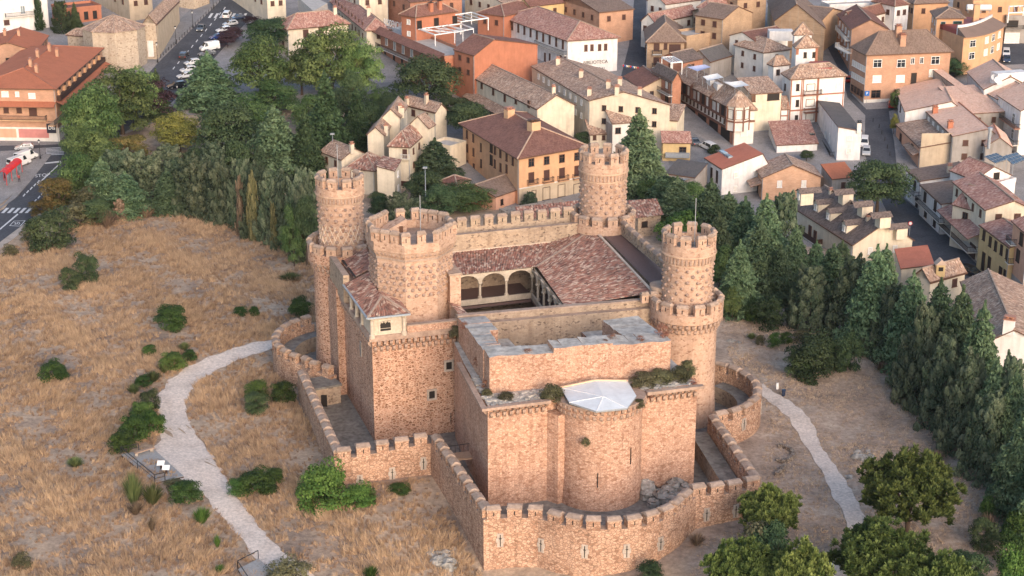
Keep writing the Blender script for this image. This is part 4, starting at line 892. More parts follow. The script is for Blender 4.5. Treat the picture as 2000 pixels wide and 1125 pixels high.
    def balcony(s, face, p, q, depth=1.0, rail='iron', slabm='palewhite', cv=None, solid=False, rh=1.0):
        if cv: p = (cv[0]+p[0]/cv[2], cv[1]+p[1]/cv[2]); q = (cv[0]+q[0]/cv[2], cv[1]+q[1]/cv[2])
        a, b = s.onface(face, *p), s.onface(face, *q); z = (a[2]+b[2])/2; o = s.out(face)*depth; z = max(z, .3)
        m = MB(); m.prism([tuple(a[:2]), tuple(b[:2]), tuple(b[:2]+o), tuple(a[:2]+o)], z-.18, z); bo = m.build('balcony', slabm, s.root)
        r = MB(); path = [a[:2], a[:2]+o*.96, b[:2]+o*.96, b[:2]]
        for i in range(3):
            p0, p1 = path[i], path[i+1]; r.bar((*p0, z+rh), (*p1, z+rh), .08); L = np.linalg.norm(p1-p0)
            if solid: r.bar((*p0, z+rh*.5), (*p1, z+rh*.5), .06, rh)
            else:
                r.bar((*p0, z+.12), (*p1, z+.12), .05)
                for k in range(int(L/.28)+1): c = p0+(p1-p0)*min(1, k*.28/L); r.bar((*c, z), (*c, z+rh), .045)
        r.build('railing', rail, bo); return s
    def skirt(s, face, z, depth, drop, rm='tile_old', a0=0., a1=1., name='skirt_roof'):
        k, lim = (s.ur, s.lr) if face == 'r' else (s.ul, s.ll); p = s.F+k*lim*a0; q = s.F+k*lim*a1; o = s.out(face)*depth
        if face == 'l': p, q = q, p
        w = [Vector((*(p+o), z-drop)), Vector((*(q+o), z-drop)), Vector((*(q-o*.02), z)), Vector((*(p-o*.02), z))]; L = (w[1]-w[0]).length; D = hypot(depth, drop)
        m = MB(); m.face(w, 0, [(0,D),(L,D),(L,0),(0,0)]); low = [v-Vector((0,0,.15)) for v in w]; m.face(low[::-1], 1)
        for i in range(4): j = (i+1) % 4; m.face([low[i], low[j], w[j], w[i]], 1)
        m.build(name, [rm, 'wood_brown'], s.root); return s
    def band(s, face, z0, z1, mat, proud=.05, a0=0., a1=1., name='band'):
        k, lim = (s.ur, s.lr) if face == 'r' else (s.ul, s.ll); p = s.F+k*lim*a0; q = s.F+k*lim*a1; o = s.out(face)*proud
        if face == 'l': p, q = q, p
        m = MB(); m.prism([tuple(p+o), tuple(q+o), tuple(q-o*.5), tuple(p-o*.5)], z0, z1); m.build(name, mat, s.root); return s
    def text(s, face, body, c, w, mat, name='lettering', ex=.04):
        me = textmesh(name, body, mat, 1., ex); xs = [v.co.x for v in me.vertices]; k = w/(max(xs)-min(xs))
        p = s.onface(face, *c); o = s.out(face)*.08; ob = link(name, me); d = s.ur if face == 'r' else -s.ul
        place_matrix(ob, (p[0]+o[0], p[1]+o[1], p[2]), (d[0], d[1], 0), (0, 0, 1)); M = ob.matrix_world.copy(); ob.scale = (k, k, 1); bpy.context.view_layer.update(); M = ob.matrix_world.copy()
        ob.parent = s.root; ob.matrix_parent_inverse = PINV[s.root.name]; return s
A1_ = (880, 180, 4.686); A2_ = (660, 170, 4.892); A3_ = (1270, 90, 4.89); A4_ = (1500, 20, 4.02); A5_ = (1740, 100, 4.892); A6_ = (1740, 300, 4.019); A7_ = (680, 0, 6.25); A8_ = (1220, 0, 4.167)
Z1 = (0, 0, 4); Z2 = (500, 0, 4); Z3 = (1000, 0, 4); Z4 = (1500, 0, 4); Z5 = (500, 270, 4); Z6 = (1000, 270, 4); Z7 = (1500, 270, 4); Z8 = (0, 270, 4); Z9 = (1500, 550, 4)
def c_(cv, *p): r = [(cv[0]+x/cv[2], cv[1]+y/cv[2]) for x, y in p]; return r if len(r) > 1 else r[0]
def T(cv, L, F, R): return c_(cv, L), c_(cv, F), c_(cv, R)
# --- left: orange corner block with the supermarket
h = House('corner_block', 'orange brick corner block with red hipped roof and supermarket at its foot', (-62,172), (110,174), (229,72), 9, 'brick_orange', 'hip', .5, 2.6, 'tile_orange', base=(117,278), cat='building', ridges='brick_trim')
h.chim([(72,142),(60,130),(74,112),(97,100),(115,86),(112,110),(152,78)], .8, 1.6, 'brick_orange')
h.skirt('r', h.h-3.0, 1.9, .9, 'tile_orange').skirt('l', h.h-3.0, 1.9, .9, 'tile_orange')
h.win('l', [(40,735),(250,748)], 1.6, 1.3, 'wb', Z1).win('l', [(135,735)], .9, 1.2, 'wb', Z1).win('l', [(48,858),(150,858)], 1.2, 1.5, 'sh', Z1).win('l', [(258,870)], 1.8, 2.0, 'sh', Z1)
h.balcony('l', (0,930), (368,930), 1.3, 'iron', 'peach', Z1).balcony('r', (372,930), (600,830), 1.4, 'iron', 'peach', Z1)
h.band('l', -.3, 3.3, 'palewhite', .12, name='shop_front').band('l', .9, 2.9, 'shop_pink', .2, .12, .48, name='shop_panel').band('l', .9, 2.9, 'salmon_wall', .2, .51, .95, name='shop_panel').band('r', -.3, 3.2, 'palewhite', .12, 0, .3, name='shop_front')
h.grid('r', 9, h.h-1.35, 1.5, 1.9, 'dk', .03, .97).grid('r', 8, h.h-5.0, 1.4, 1.9, 'dk', .03, .97)
for k in range(9):
    h.band('r', h.h-2.9, h.h-.9, 'ochre', .5, .04+k*.107, .065+k*.107, name='balcony_screen')
h.band('r', h.h-3.0, h.h-1.95, 'wood_dark', .95, .02, .98, name='balcony_rail')
p_ = h.onface('l', 101, 250); o_ = h.out('l'); m = MB(); m.box((0, -.3, -1.1), (2.1, .16, 2.2)); m.build('shop_sign', 'sign_dark', h.root, loc=(float(p_[0]), float(p_[1]), float(p_[2])), rz=h.rz('l')); h.F = h.F+o_*.34; h.text('l', 'DIa', (101,250), 1.5, 'letter_white'); h.F = h.F-o_*.34
h = House('brick_house', 'orange brick house with red roof and white awning behind the corner block', (-40,98), (72,99), (96,68), 8, 'brick_orange', 'gr', .4, 2., 'tile_orange', cat='house', ridges='brick_trim')
h.chim([(10,70),(37,70),(75,62),(98,66)], .8, 1.4, 'brick_orange').win('l', [(65,470)], 1.2, 1.2, 'dk', Z1).band('l', h.h-2.6, h.h-.6, 'canvas', .5, .12, .33, name='awning').win('l', [(60,575)], 1.6, 1.4, 'wb', Z1)
h = House('white_house', 'white two storey house with long iron balcony at the upper left corner', (-30,8), (96,-4), (125,-20), 7, 'white_wall', 'gr', .5, 2., 'tile_red', base=(70,54), cat='house')
h.win('l', [(100,73)], 1.3, 1.2, 'wb', Z1).win('l', [(177,75)], 1.4, 2.2, 'pl', Z1).win('l', [(52,175)], 1.5, 1.4, 'sh', Z1).balcony('l', (40,135), (275,105), 1.2, 'iron', 'palewhite', Z1)
h = House('long_shed', 'low pavilion with flat tiled roof and orange fascia behind the dark conifers', (118,22), (200,14), (262,-8), 3.5, 'orange_wall', 'flat', .3, 0, 'tile_brown', cat='building')
h.grid('l', 4, 1.6, 1.2, 2.2, 'dk')
# --- church
h = House('church', 'stone church with octagonal apse, nave and square bell tower beside the road', (275,26), (306,46), (351,0), 9.5, 'church_rubble', 'gr', .3, 2.2, 'tile_old', cat='church')
h.band('r', 0, h.h-.3, 'tan_wall', .06, .04, .99, 'render_coat').band('l', .8, 5, 'white_wall', .1, .3, .75, 'plaster_panel')
ac_ = h.at(222,52,9.5); m = MB(); rr = 7.8; poly = [(ac_[0]+rr*cos(k*pi/4+.25), ac_[1]+rr*sin(k*pi/4+.25)) for k in range(8)]; m.prism(poly, -.3, 9.4); ap_ = m.build('apse', 'church_rubble', h.root)
m = MB(); apx_ = (ac_[0], ac_[1], 12.6)
for k in range(8):
    a_, b_ = [(ac_[0]+(rr+.4)*cos(q*pi/4+.25), ac_[1]+(rr+.4)*sin(q*pi/4+.25), 9.4) for q in (k, k+1)]; m.face([a_, b_, apx_], 0, [(0,6),(6,6),(3,0)])
ra_ = m.build('apse_roof', 'tile_old', h.root)
for k in range(8): ridge(ra_, (ac_[0]+(rr+.4)*cos(k*pi/4+.25), ac_[1]+(rr+.4)*sin(k*pi/4+.25), 9.45), apx_, 'capstone', .2)
t = h.at(366,50,0); m = MB(); m.box((t[0]+1, t[1]+4, -.3), (7, 7, 17), -.5); m.build('bell_tower', 'church_rubble', h.root)
House('sacristy', 'low tiled sacristy between the church apse and the corner block', (128,68), (176,72), (188,50), 5.5, 'church_rubble', 'hip', .3, 1.5, 'tile_old', cat='house')
# --- upper middle
h = House('cream_house', 'cream house with red hipped tile roof and sunken roof terrace behind the park trees', (536,8), (560,58), (686,46), 9.5, 'cream', 'hip', .6, 3.2, 'tile_red', base=(562,112), cat='house')
h.chim([(400,75),(617,110)], .9, 1.8, 'cream', 'clay_pot', Z2).win('r', [(388,260),(508,240)], 1.5, 2.0, 'sh', Z2).win('r', [(388,355),(508,330)], 1.5, 1.8, 'sh', Z2)
m = MB(); q_ = [h.onroof(*p) or h.at(*p, h.h+1.5) for p in ((582,8),(612,24),(640,20),(600,2))]; m.prism([p[:2] for p in q_], h.h, max(p[2] for p in q_)+.3); m.build('roof_terrace', 'terrace_grey', h.root)
h = House('long_house', 'long cream house with red tiled roof and row of dark upper windows', (640,0), (712,60), (768,58), 6, 'cream', 'hip', .7, 2.6, 'tile_red', cat='house')
h.chim([(880,125),(765,15)], .9, 2.2, 'cream', 'clay_pot', Z2).grid('l', 9, [6.6, 3.6], .9, 1.5, 'sh')
h = House('care_home', 'red brick care home with brown roof, roof terrace and white rooftop letters', (730,56), (868,115), (925,100), 11.5, 'brick_red', 'flat', .2, 0, 'terrace_grey', base=(872,186), cat='building')
h.skirt('l', h.h+1.2, 2.2, 1.2, 'tile_brown').win('l', c_(A7_, (470,500),(570,560),(675,600),(778,640)), 1.5, 2.3, 'pl').win('l', c_(A7_, (455,680),(562,720),(660,750)), 1.0, 2.0, 'dk').win('l', c_(A7_, (455,890),(562,940)), 1.0, 2.6, 'dk')
h.balcony('l', (335,560), (1000,800), 1.4, 'iron', 'palewhite', A7_).balcony('l', (540,860), (900,1010), 1.0, 'iron', 'palewhite', A7_); h.band('r', 0, h.h+.6, 'orange_wall', .08, 0, 1, 'render_coat')
zt_ = h.h+.15
def pergola(label, corners, z0, z1, nb=5, mat='frame_white', name='pergola', gz=None):
    if gz is None: p = PT(*corners[0], z=z1); gz = p[2]-z1
    z0 += gz; z1 += gz; c = [P(u, v, z1) for u, v in corners]; t = thing(name, label, 'pergola', (c[0][0], c[0][1], z0)); c = [Vector(p) for p in c]
    for p in c: m = MB(); m.bar((p.x, p.y, z0), p, .22); m.build('post', mat, t)
    for a, b in ((0,1),(1,2),(2,3),(3,0)): m = MB(); m.bar(c[a], c[b], .24, .28); m.build('beam', mat, t)
    for k in range(1, nb): m = MB(); m.bar(c[0].lerp(c[1], k/nb), c[3].lerp(c[2], k/nb), .14, .2); m.build('rafter', mat, t)
    return t
pergola('long white metal pergola at the left of the rooftop terrace', c_(A7_, (650,275),(1005,232),(1400,375),(1062,425)), zt_, zt_+2.8, 4, gz=h.z0)
pergola('white metal pergola standing in the middle of the rooftop terrace', c_(A7_, (850,355),(1370,290),(1530,350),(1300,395)), zt_, zt_+2.8, 3, gz=h.z0)
pergola('white metal pergola at the far right of the rooftop terrace', c_(A7_, (1160,205),(1505,150),(1710,220),(1380,265)), zt_, zt_+3.2, 4, gz=h.z0)
sg = thing('rooftop_sign', 'white rooftop lettering RESIDENCIA standing on the brick care home', 'sign', P(768,45,zt_+h.z0))
me = textmesh('lettering', 'RESIDENCIA', 'letter_white', 1., .015); xs = [v.co.x for v in me.vertices]; p0, p1 = Vector(P(750,43,zt_+2+h.z0)), Vector(P(783,52,zt_+2+h.z0)); o = link('lettering', me)
k_ = (p1-p0).length/(max(xs)-min(xs)); place_matrix(o, (p0+p1)/2, p1-p0, (0,0,1)); o.scale = (k_, 2.6, 1); o.parent = sg; o.matrix_parent_inverse = PINV[sg.name]
m = MB(); m.bar(p0-Vector((0,0,1.2)), p1-Vector((0,0,1.2)), .15); [m.bar(p0.lerp(p1, k/4)-Vector((0,0,2)), p0.lerp(p1, k/4)+Vector((0,0,.8)), .1) for k in range(5)]; m.build('frame', 'metal_grey', sg)
h = House('orange_house', 'orange rendered wing with dark brown roof beyond the rooftop terrace', (885,96), (926,108), (1052,86), 12, 'orange_wall', 'gl', .2, 3.0, 'tile_brown', r0=.3, cat='house'); h.chim([(950,52),(955,54)], .9, 1.6, 'orange_wall')
h = House('orange_house', 'orange house with hipped brown roof and two chimneys behind the roof terrace', (778,28), (812,34), (895,22), 13, 'orange_wall', 'hip', .5, 2.4, 'tile_brown', cat='house'); h.chim([(1010,130),(1118,115)], 1., 2.0, 'orange_wall', 'wood_dark', A7_).win('r', [(868,300),(1075,265),(1300,240)], 1.5, 2.0, 'dk', A7_)
h = House('library', 'white library with red hipped roof and dark lettering on its chamfered corner', (975,32), (1107,80), (1213,73), 11, 'white_wall', 'hip', .6, 3.4, 'tile_red', base=(1108,150), cat='building')
h.grid('l', 10, h.h-1.5, .9, 2.2, 'sh', .02, .98).win('r', [(577,375),(624,372),(684,370),(731,367)], .9, 1.7, 'sh', Z3).win('l', [(259,445),(296,450),(383,460),(415,470)], .8, 2.2, 'sh', Z3).balcony('l', (195,350), (430,425), .9, 'iron', 'palewhite', Z3)
h.text('r', 'BIBLIOTECA', (1163,121.5), 6.6, 'letter_dark').text('r', 'MUNICIPAL', (1161,135.5), 6.0, 'letter_dark')
# --- long cream terrace
h = House('cream_terrace', 'long cream terrace house with weathered tile roof and plain gable behind the orange house', (886,132), (1048,212), (1104,190), 10, 'cream', 'gl', .4, 2.6, 'tile_old', cat='house', base=(1052,292))
h.win('l', [(1582,600),(1583,710)], .9, 1.5, 'br', Z2).win('l', c_(Z2, (1690,630),(1765,665),(1855,715),(1945,765)), 1.1, 1.7, 'br').win('l', [(1033,203),(1008,196)], 1.1, 1.6, 'br').balcony('l', (1612,690), (1680,715), 1.2, 'iron', 'palewhite', Z2)
h.skirt('l', h.h-3.6, 2.6, 1.2, 'tile_old', .1, .82); h.chim([c_(Z2, (1672,432))]+c_(Z3, (50,530),(235,635),(323,730),(405,740)), .8, 1.5, 'cream'); h.grid('l', 6, 2.4, 1.2, 2.4, 'dk', .12, .8)
h = House('cream_terrace', 'wide cream house with low tile roof and many small chimneys next to the library', (1036,128), (1150,196), (1312,205), 10.5, 'cream', 'gl', .3, 2.4, 'tile_old', r0=.42, cat='house')
h.chim(c_(Z3, (360,505),(540,605),(752,690),(820,730),(843,665),(605,745),(998,745)), .9, 1.5, 'cream')
h = House('small_house', 'little cream house with steep tile roof against the big cream gable', c_(Z3, (565,910)), c_(Z3, (605,1050)), c_(Z3, (770,1040)), 6, 'cream', [0,0,2.2,2.2], .3, 0, 'tile_old', cat='house', base=(1152,293)); h.win('r', c_(Z3, (715,1075),(645,1075)), .8, 1.1, 'sh')
h = House('small_house', 'narrow grey sided house with tile roof behind the cedar', c_(Z3, (722,840)), c_(Z3, (780,965)), c_(Z3, (985,950)), 7, 'palewhite', [0,0,2,2], .3, 0, 'tile_old', cat='house'); h.win('r', c_(Z3, (828,1020)), 1.3, 1.4, 'br').band('l', 0, 6.5, 'grey_render', .06, 0, 1, 'render_coat')
h = House('small_house', 'yellowish house with low tile roof right of the tall cedar by the plaza', c_(Z3, (985,900)), c_(Z3, (1010,925)), c_(Z3, (1298,945)), 6.5, 'cream', [0,0,1.6,1.6], .3, 0, 'tile_old', cat='house')
h = House('small_house', 'ochre cottage with faded tile roof beside the white van', c_(A3_, (95,880)), c_(A3_, (110,920)), c_(A3_, (400,925)), 5.5, 'yellow_wall', [0,0,1.5,1.5], .3, 0, 'tile_red', cat='house', base=c_(A3_, (375,1100))); h.win('r', c_(A3_, (310,1000)), 1.6, 1.8, 'br').band('r', 1.0, 2.0, 'metal_grey', 1.0, .1, .98, 'awning')
# --- tan brick quarter, far middle
h = House('brick_house', 'tan brick house with hipped grey brown roof at the end of the lane', c_(Z3, (1030,215)), c_(Z3, (1042,332)), c_(Z3, (1362,330)), 9, 'brick_tan', 'hip', .5, 4.2, 'tile_greybrown', base=(1262,135), cat='house', hips=.9)
h.win('r', c_(Z3, (1130,368)), 1.5, 2.0, 'sh').win('r', c_(Z3, (1200,362)), .9, 1.6, 'sh').win('r', c_(Z3, (1272,378)), 3.0, 2.2, 'sh').win('r', c_(Z3, (1127,475)), 1.5, 1.9, 'sh').balcony('r', (1095,420), (1168,420), .9, 'iron', 'palewhite', Z3).balcony('r', (1095,520), (1168,520), .9, 'iron', 'palewhite', Z3); h.chim(c_(Z3, (1365,270)), 1., 1.2, 'brick_tan', 'iron')
h = House('brick_house', 'flat topped tan brick house with white shade sail beside the hipped brick house', c_(Z3, (1362,262)), c_(Z3, (1366,300)), c_(Z3, (1580,270)), 7.5, 'brick_tan', 'flat', .1, 0, 'terrace_grey', cat='house'); h.win('r', c_(Z3, (1562,350)), 1., 1.4, 'br')
h = House('brick_house', 'tall windowless tan brick house with small grey gable roof', c_(Z3, (1622,125)), c_(Z3, (1650,150)), c_(Z3, (1885,95)), 12, 'brick_tan', 'gl', .2, 2.4, 'tile_greybrown', cat='house'); h.chim(c_(Z3, (1865,70)), 1.1, 1.8, 'brick_tan', 'iron')
h = House('brick_hall', 'wide tan brick hall with broad grey roof and gable toward the camera', c_(A8_, (1160,0)), c_(A8_, (1215,165)), c_(A8_, (1640,225)), 9, 'brick_tan', 'gl', .3, 5.0, 'tile_greybrown', r0=.42, cat='building')
h = House('orange_house', 'peach rendered house with grey roof behind the brick hall', c_(A8_, (1560,60)), c_(A8_, (1600,170)), c_(A8_, (1790,85)), 9, 'peach', 'gl', .3, 2., 'tile_greybrown', cat='house')
h = House('dark_shed', 'low dark grey roofed shed behind the arcaded building', c_(A8_, (640,450)), c_(A8_, (700,500)), c_(A8_, (885,445)), 6, 'grey_render', 'gr', .3, 2.4, 'slate_grey', cat='shed')
h = House('brick_house', 'small brown roofed house with satellite dish below the tan brick house', c_(A8_, (410,465)), c_(A8_, (470,510)), c_(A8_, (650,470)), 7.5, 'brick_red', 'gr', .3, 1.8, 'tile_dark', cat='house')
h = House('low_house', 'low house with plain red brown roof at the mouth of the lane', c_(Z3, (868,590)), c_(Z3, (1000,690)), c_(Z3, (1110,640)), 6, 'tan_wall', 'gl', .3, 2.2, 'tile_brown', cat='house')
# --- arcaded brick and plaster building
h = House('arcade_building', 'half timbered arcade building with shuttered oriels and sagging tile roof', c_(A3_, (215,300)), c_(A3_, (800,625)), c_(A3_, (1030,630)), 9.2, 'palewhite', 'hip', .5, 3.6, 'tile_old', base=c_(A3_, (860,960)), cat='building')
for a_, b_ in ((.03,.27), (.36,.60), (.68,.92)):
    h.band('l', 5.6, 8.6, 'timber', .55, a_, b_, 'oriel'); 
h.band('l', -.2, 3.0, 'brick_red', .08, 0, 1, 'arcade'); h.band('l', 3.0, 3.5, 'timber', .16, 0, 1, 'beam'); h.band('l', 5.3, 5.6, 'timber', .6, .02, .94, 'beam'); h.band('r', 5.3, 5.7, 'timber', .5, 0, 1, 'beam')
for k in range(5): h.band('l', .0, 2.9, 'opening_shade', .12, .06+k*.19, .2+k*.19, 'arcade_opening')  # flat near-black panels, arcade shade painted on the wall
for a_, b_, st in ((.70,.74,'bl'),(.77,.81,'dk'),(.84,.9,'bl'),(.38,.42,'bl'),(.45,.49,'dk'),(.52,.58,'bl'),(.05,.09,'bl'),(.13,.17,'dk'),(.2,.25,'bl')):
    k_ = h.F+h.ul*h.ll*(a_+b_)/2+h.out('l')*.56; fm, pm = win_mesh(1.6, 2.3, st); o = link('window', fm, h.root, (k_[0], k_[1], 7.1), h.rz('l')); c = bpy.data.objects.new('pane', pm); COL.objects.link(c); c.parent = o
tc_ = h.F+(h.ur+h.ul)*1.2; m = MB(); oc = [(tc_[0]+2.7*cos(k*pi/4+.39), tc_[1]+2.7*sin(k*pi/4+.39)) for k in range(8)]; m.prism(oc, 3.6, 9.3); co_ = m.build('corner_turret', 'palewhite', h.root); m = MB()
for k in range(8): a_, b_ = [(tc_[0]+3.2*cos(q*pi/4+.39), tc_[1]+3.2*sin(q*pi/4+.39), 9.2) for q in (k, k+1)]; m.face([a_, b_, (tc_[0], tc_[1], 12.4)], 0, [(0,3),(2.4,3),(1.2,0)]); m.bar((*oc[k], 3.6), (*oc[k], 9.3), .3, .3, 1)
m.prism([(tc_[0]+3.0*cos(k*pi/4+.39), tc_[1]+3.0*sin(k*pi/4+.39)) for k in range(8)], 5.6, 5.9, 1); m.build('turret_roof', ['tile_old', 'timber'], h.root)
for k in range(3, 8):
    a_, b_ = np.array(oc[k]), np.array(oc[(k+1) % 8]); d_ = b_-a_; fm, pm = win_mesh(1.5, 2.2, 'bl'); p_ = (a_+b_)/2; o = link('window', fm, h.root, (p_[0], p_[1], 7.4), atan2(d_[1], d_[0])); c = bpy.data.objects.new('pane', pm); COL.objects.link(c); c.parent = o
h.grid('l', 14, 4.4, .7, 1.1, 'br').win('r', c_(A3_, (890,690)), 1.8, 2.4, 'bl').win('r', c_(A3_, (895,830)), 1.6, 1.4, 'wb').chim(c_(A3_, (823,185),(600,120)), .9, 1.4, 'brick_red')
h.skirt('l', 9.5, 1.1, .9, 'tile_old', .02, .28, 'oriel_roof').skirt('l', 9.5, 1.1, .9, 'tile_old', .35, .61, 'oriel_roof').skirt('l', 9.5, 1.1, .9, 'tile_old', .67, .93, 'oriel_roof')
def awning(label, px, z, mat='canvas', posts=True, name='awning'):
    gz = PT(*px[0], z=z)[2]-z; z += gz; t = thing(name, label, 'awning', P(*px[0], z=z-2)); c = [P(*p, z=z+d) for p, d in zip(px, (0,.5,.3,-.1))]; m = MB(); n = 6
    for i in range(n):
        for j in range(n):
            def q(a, b):
                a, b = a/n, b/n; v = (Vector(c[0])*(1-a)+Vector(c[1])*a)*(1-b)+(Vector(c[3])*(1-a)+Vector(c[2])*a)*b; v.z -= .45*sin(a*pi)*sin(b*pi); return v
            m.face([q(i,j), q(i+1,j), q(i+1,j+1), q(i,j+1)], smooth=True)
    m.build('cloth', mat, t)
    if posts:
        for p in c: m = MB(); m.bar((p[0], p[1], z-2.2), p, .08); m.build('post', 'metal_grey', t)
awning('blue and white shade cloth stretched over a roof terrace', c_(A3_, (350,200),(520,175),(580,200),(450,240)), 12.3, 'canvas_blue'); awning('white sail awning over the middle roof terrace', c_(A3_, (500,290),(640,260),(700,300),(550,330)), 11.8); awning('striped white awning over the right roof terrace', c_(A3_, (715,350),(870,330),(945,375),(810,395)), 11.6)
pergola('small white pergola on the roof left of the shade cloths', c_(A3_, (112,108),(215,100),(305,150),(200,160)), 8.5, 11.5, 4)
for lb, px in (('white plastered box on the tile roof under the sail awning', ((570,345),(670,340),(670,400),(570,400))), ('curved white terrace wall under the striped awning', ((640,380),(800,375),(800,440),(640,440)))):
    t = c_(A3_, *px); a_, b_ = h.at(*t[3], z=9.6), h.at(*t[2], z=9.6); m = MB(); d_ = (b_[0]-a_[0], b_[1]-a_[1]); m.prism([a_[:2], b_[:2], (b_[0]-.6, b_[1]+3), (a_[0]-.6, a_[1]+3)], 9.0, 11.4); o = m.build('terrace_wall', 'white_wall', h.root)
h = House('brick_house', 'red brick house with loggias at the left end of the arcade building', c_(A3_, (10,230)), c_(A3_, (205,330)), c_(A3_, (240,290)), 9.5, 'brick_red', 'gl', .4, 1.8, 'tile_dark', cat='house'); h.win('l', c_(A3_, (75,320),(160,360)), 1.8, 2.4, 'bl').win('l', c_(A3_, (75,440),(160,490)), 1.8, 2.2, 'dk').balcony('l', (35,385), (215,470), 1.1, 'iron', 'palewhite', A3_)
# ornate corner house
h = House('ornate_house', 'white house with brick trimmed windows and ribbed tile roofs at the street corner', c_(A4_, (100,495)), c_(A4_, (175,545)), c_(A4_, (625,515)), 10.5, 'white_wall', 'hip', .4, 2.6, 'tile_old', base=c_(A4_, (175,905)), cat='house')
h.win('r', c_(A4_, (233,605),(230,730),(222,850)), .8, 1.6, 'dk').win('r', c_(A4_, (335,605),(330,725),(328,835)), 2.2, 1.7, 'bl').win('r', c_(A4_, (460,578),(555,575),(455,695)), 1.1, 1.4, 'wb').win('l', c_(A4_, (136,603)), .8, 1.6, 'dk')
for z0 in (3.2, 6.6): h.band('r', z0, z0+.35, 'brick_trim', .09, 0, 1, 'brick_course')
for a_ in (0, .19, .22, .48, .50, .97): h.band('r', 0, h.h, 'brick_trim', .08, a_, a_+.018, 'brick_pilaster')
h.balcony('r', (278,665), (410,650), 1.0, 'iron', 'brick_trim', A4_).balcony('r', (278,800), (400,790), 1.0, 'iron', 'brick_trim', A4_)
m = MB(); q_ = [h.at(*p, z=h.h+1.6) for p in c_(A4_, (280,465),(500,455),(480,405),(330,405))]; m.prism([p[:2] for p in q_], h.h-.5, h.h+1.75); m.build('roof_terrace', 'terrace_red', h.root)
h2 = House('stair_turret', 'white roof turret with arched windows and pointed tile cap on the ornate house', c_(A4_, (190,275)), c_(A4_, (215,300)), c_(A4_, (405,290)), 14.5, 'white_wall', 'pyr', .3, 2.8, 'tile_old', cat='turret', zb=9.5); h2.win('r', c_(A4_, (291,352),(360,350)), .8, 1.4, 'dk'); h2.band('r', 12.9, 14.4, 'brick_trim', .05, 0, .12, 'brick_pilaster').band('r', 10, 14.4, 'brick_trim', .05, .88, 1, 'brick_pilaster')
h2 = House('stair_turret', 'rear roof turret with ribbed tile cap behind the ornate house', c_(A4_, (185,180)), c_(A4_, (200,195)), c_(A4_, (355,190)), 14.5, 'white_wall', 'pyr', .3, 2.8, 'tile_old', cat='turret', zb=0)
h = House('ornate_house', 'narrow white house with brick trim left of the ornate corner house', c_(A4_, (-10,420)), c_(A4_, (42,440)), c_(A4_, (180,425)), 10.5, 'white_wall', 'hip', .3, 2., 'tile_old', cat='house'); h.win('r', c_(A4_, (78,487)), 1.0, 1.4, 'br')
h = House('ornate_house', 'low white wing with brick frame pattern between arcade building and ornate house', c_(A3_, (1000,570)), c_(A3_, (1030,610)), c_(A3_, (1335,600)), 6.5, 'white_wall', [0,0,2.0,2.0], .3, 0, 'tile_old', base=c_(A3_, (1045,800)), cat='house')
h.win('r', c_(A3_, (1222,655)), 1.3, 1.6, 'br').win('r', c_(A3_, (1230,790)), 1.3, 1., 'br'); [h.band('r', 0, 6.4, 'brick_trim', .06, a_, a_+.03, 'brick_pilaster') for a_ in (0, .2, .47, .72, .96)]; h.band('r', 2.9, 3.2, 'brick_trim', .07, 0, 1, 'brick_course')
h = House('ornate_house', 'set back white house with terrace opening above the low ornate wing', c_(A3_, (945,430)), c_(A3_, (960,460)), c_(A3_, (1270,440)), 9.0, 'cream', [0,0,1.8,1.8], .3, 0, 'tile_old', cat='house'); h.win('r', c_(A3_, (985,500)), 1., 1.6, 'dr').win('r', c_(A3_, (1175,480)), 3., 1.8, 'dk')
h = House('old_house', 'tile roofed house with skylight patches behind the awning terraces', c_(A8_, (1100,300)), c_(A8_, (1130,430)), c_(A8_, (1360,400)), 9, 'palewhite', 'hip', .3, 2.4, 'tile_old', cat='house')
h = House('old_house', 'plum roofed house with white roof lantern behind the ornate house', c_(A8_, (985,265)), c_(A8_, (1060,330)), c_(A8_, (1340,280)), 10, 'palewhite', 'gr', .2, 1.5, 'tile_brown', cat='house'); m = MB(); q_ = h.at(*c_(A8_, (1268,290)), z=11); m.box((q_[0], q_[1], 10), (6, 3.5, 2.4)); m.build('roof_lantern', 'white_wall', h.root)
# white house with dark flat-pitched roof, and its neighbours
h = House('white_house', 'tall white house with dark grey pitched roof beside the street', (1591,197), (1636,256), (1684,263), 9.5, 'white_wall', [.9,0,0,.9], .2, 1.5, 'slate_grey', base=(1632,314), cat='house', ridges=None)
h.win('l', c_(A4_, (420,952),(450,980)), .9, 1.5, 'wb').win('l', c_(A4_, (483,1005)), 1., 2.2, 'wb').balcony('l', (448,1085), (525,1110), 1., 'iron', 'clay_pot', A4_).chim(c_(A4_, (712,955)), .9, 1.7, 'palewhite', 'iron')
h = House('cottage', 'white cottage with pink tile roof and small skylight below the ornate house', c_(A4_, (-5,955)), c_(A4_, (62,1060)), c_(A4_, (400,1045)), 5.5, 'white_wall', [0,0,2.4,2.4], .3, 0, 'tile_red', base=c_(A4_, (70,1125)), cat='house'); m = MB(); q_ = h.onroof(*c_(A4_, (345,975))) or h.at(*c_(A4_, (345,975)), 7); m.box((q_[0], q_[1], q_[2]-.1), (1.1, 1.3, .25)); m.build('skylight', 'glass', h.roof)
h = House('white_house', 'white house with bright orange roof and two skylights near the castle trees', c_(Z6, (1500,150)), c_(Z6, (1640,240)), c_(Z6, (1880,90)), 5.8, 'white_wall', 'gl', .2, 2.6, 'roof_coral', r0=.85, cat='house', ridges=None)
for p in ((1650,112),(1690,140)):
    q_ = h.onroof(*c_(Z6, p)) or h.at(*c_(Z6, p), 7); m = MB(); m.box((0,0,-.15), (1.0, 2.6, .4)); m.build('skylight', 'skylight', h.roof, loc=q_, rz=h.rz('l')+pi/2)
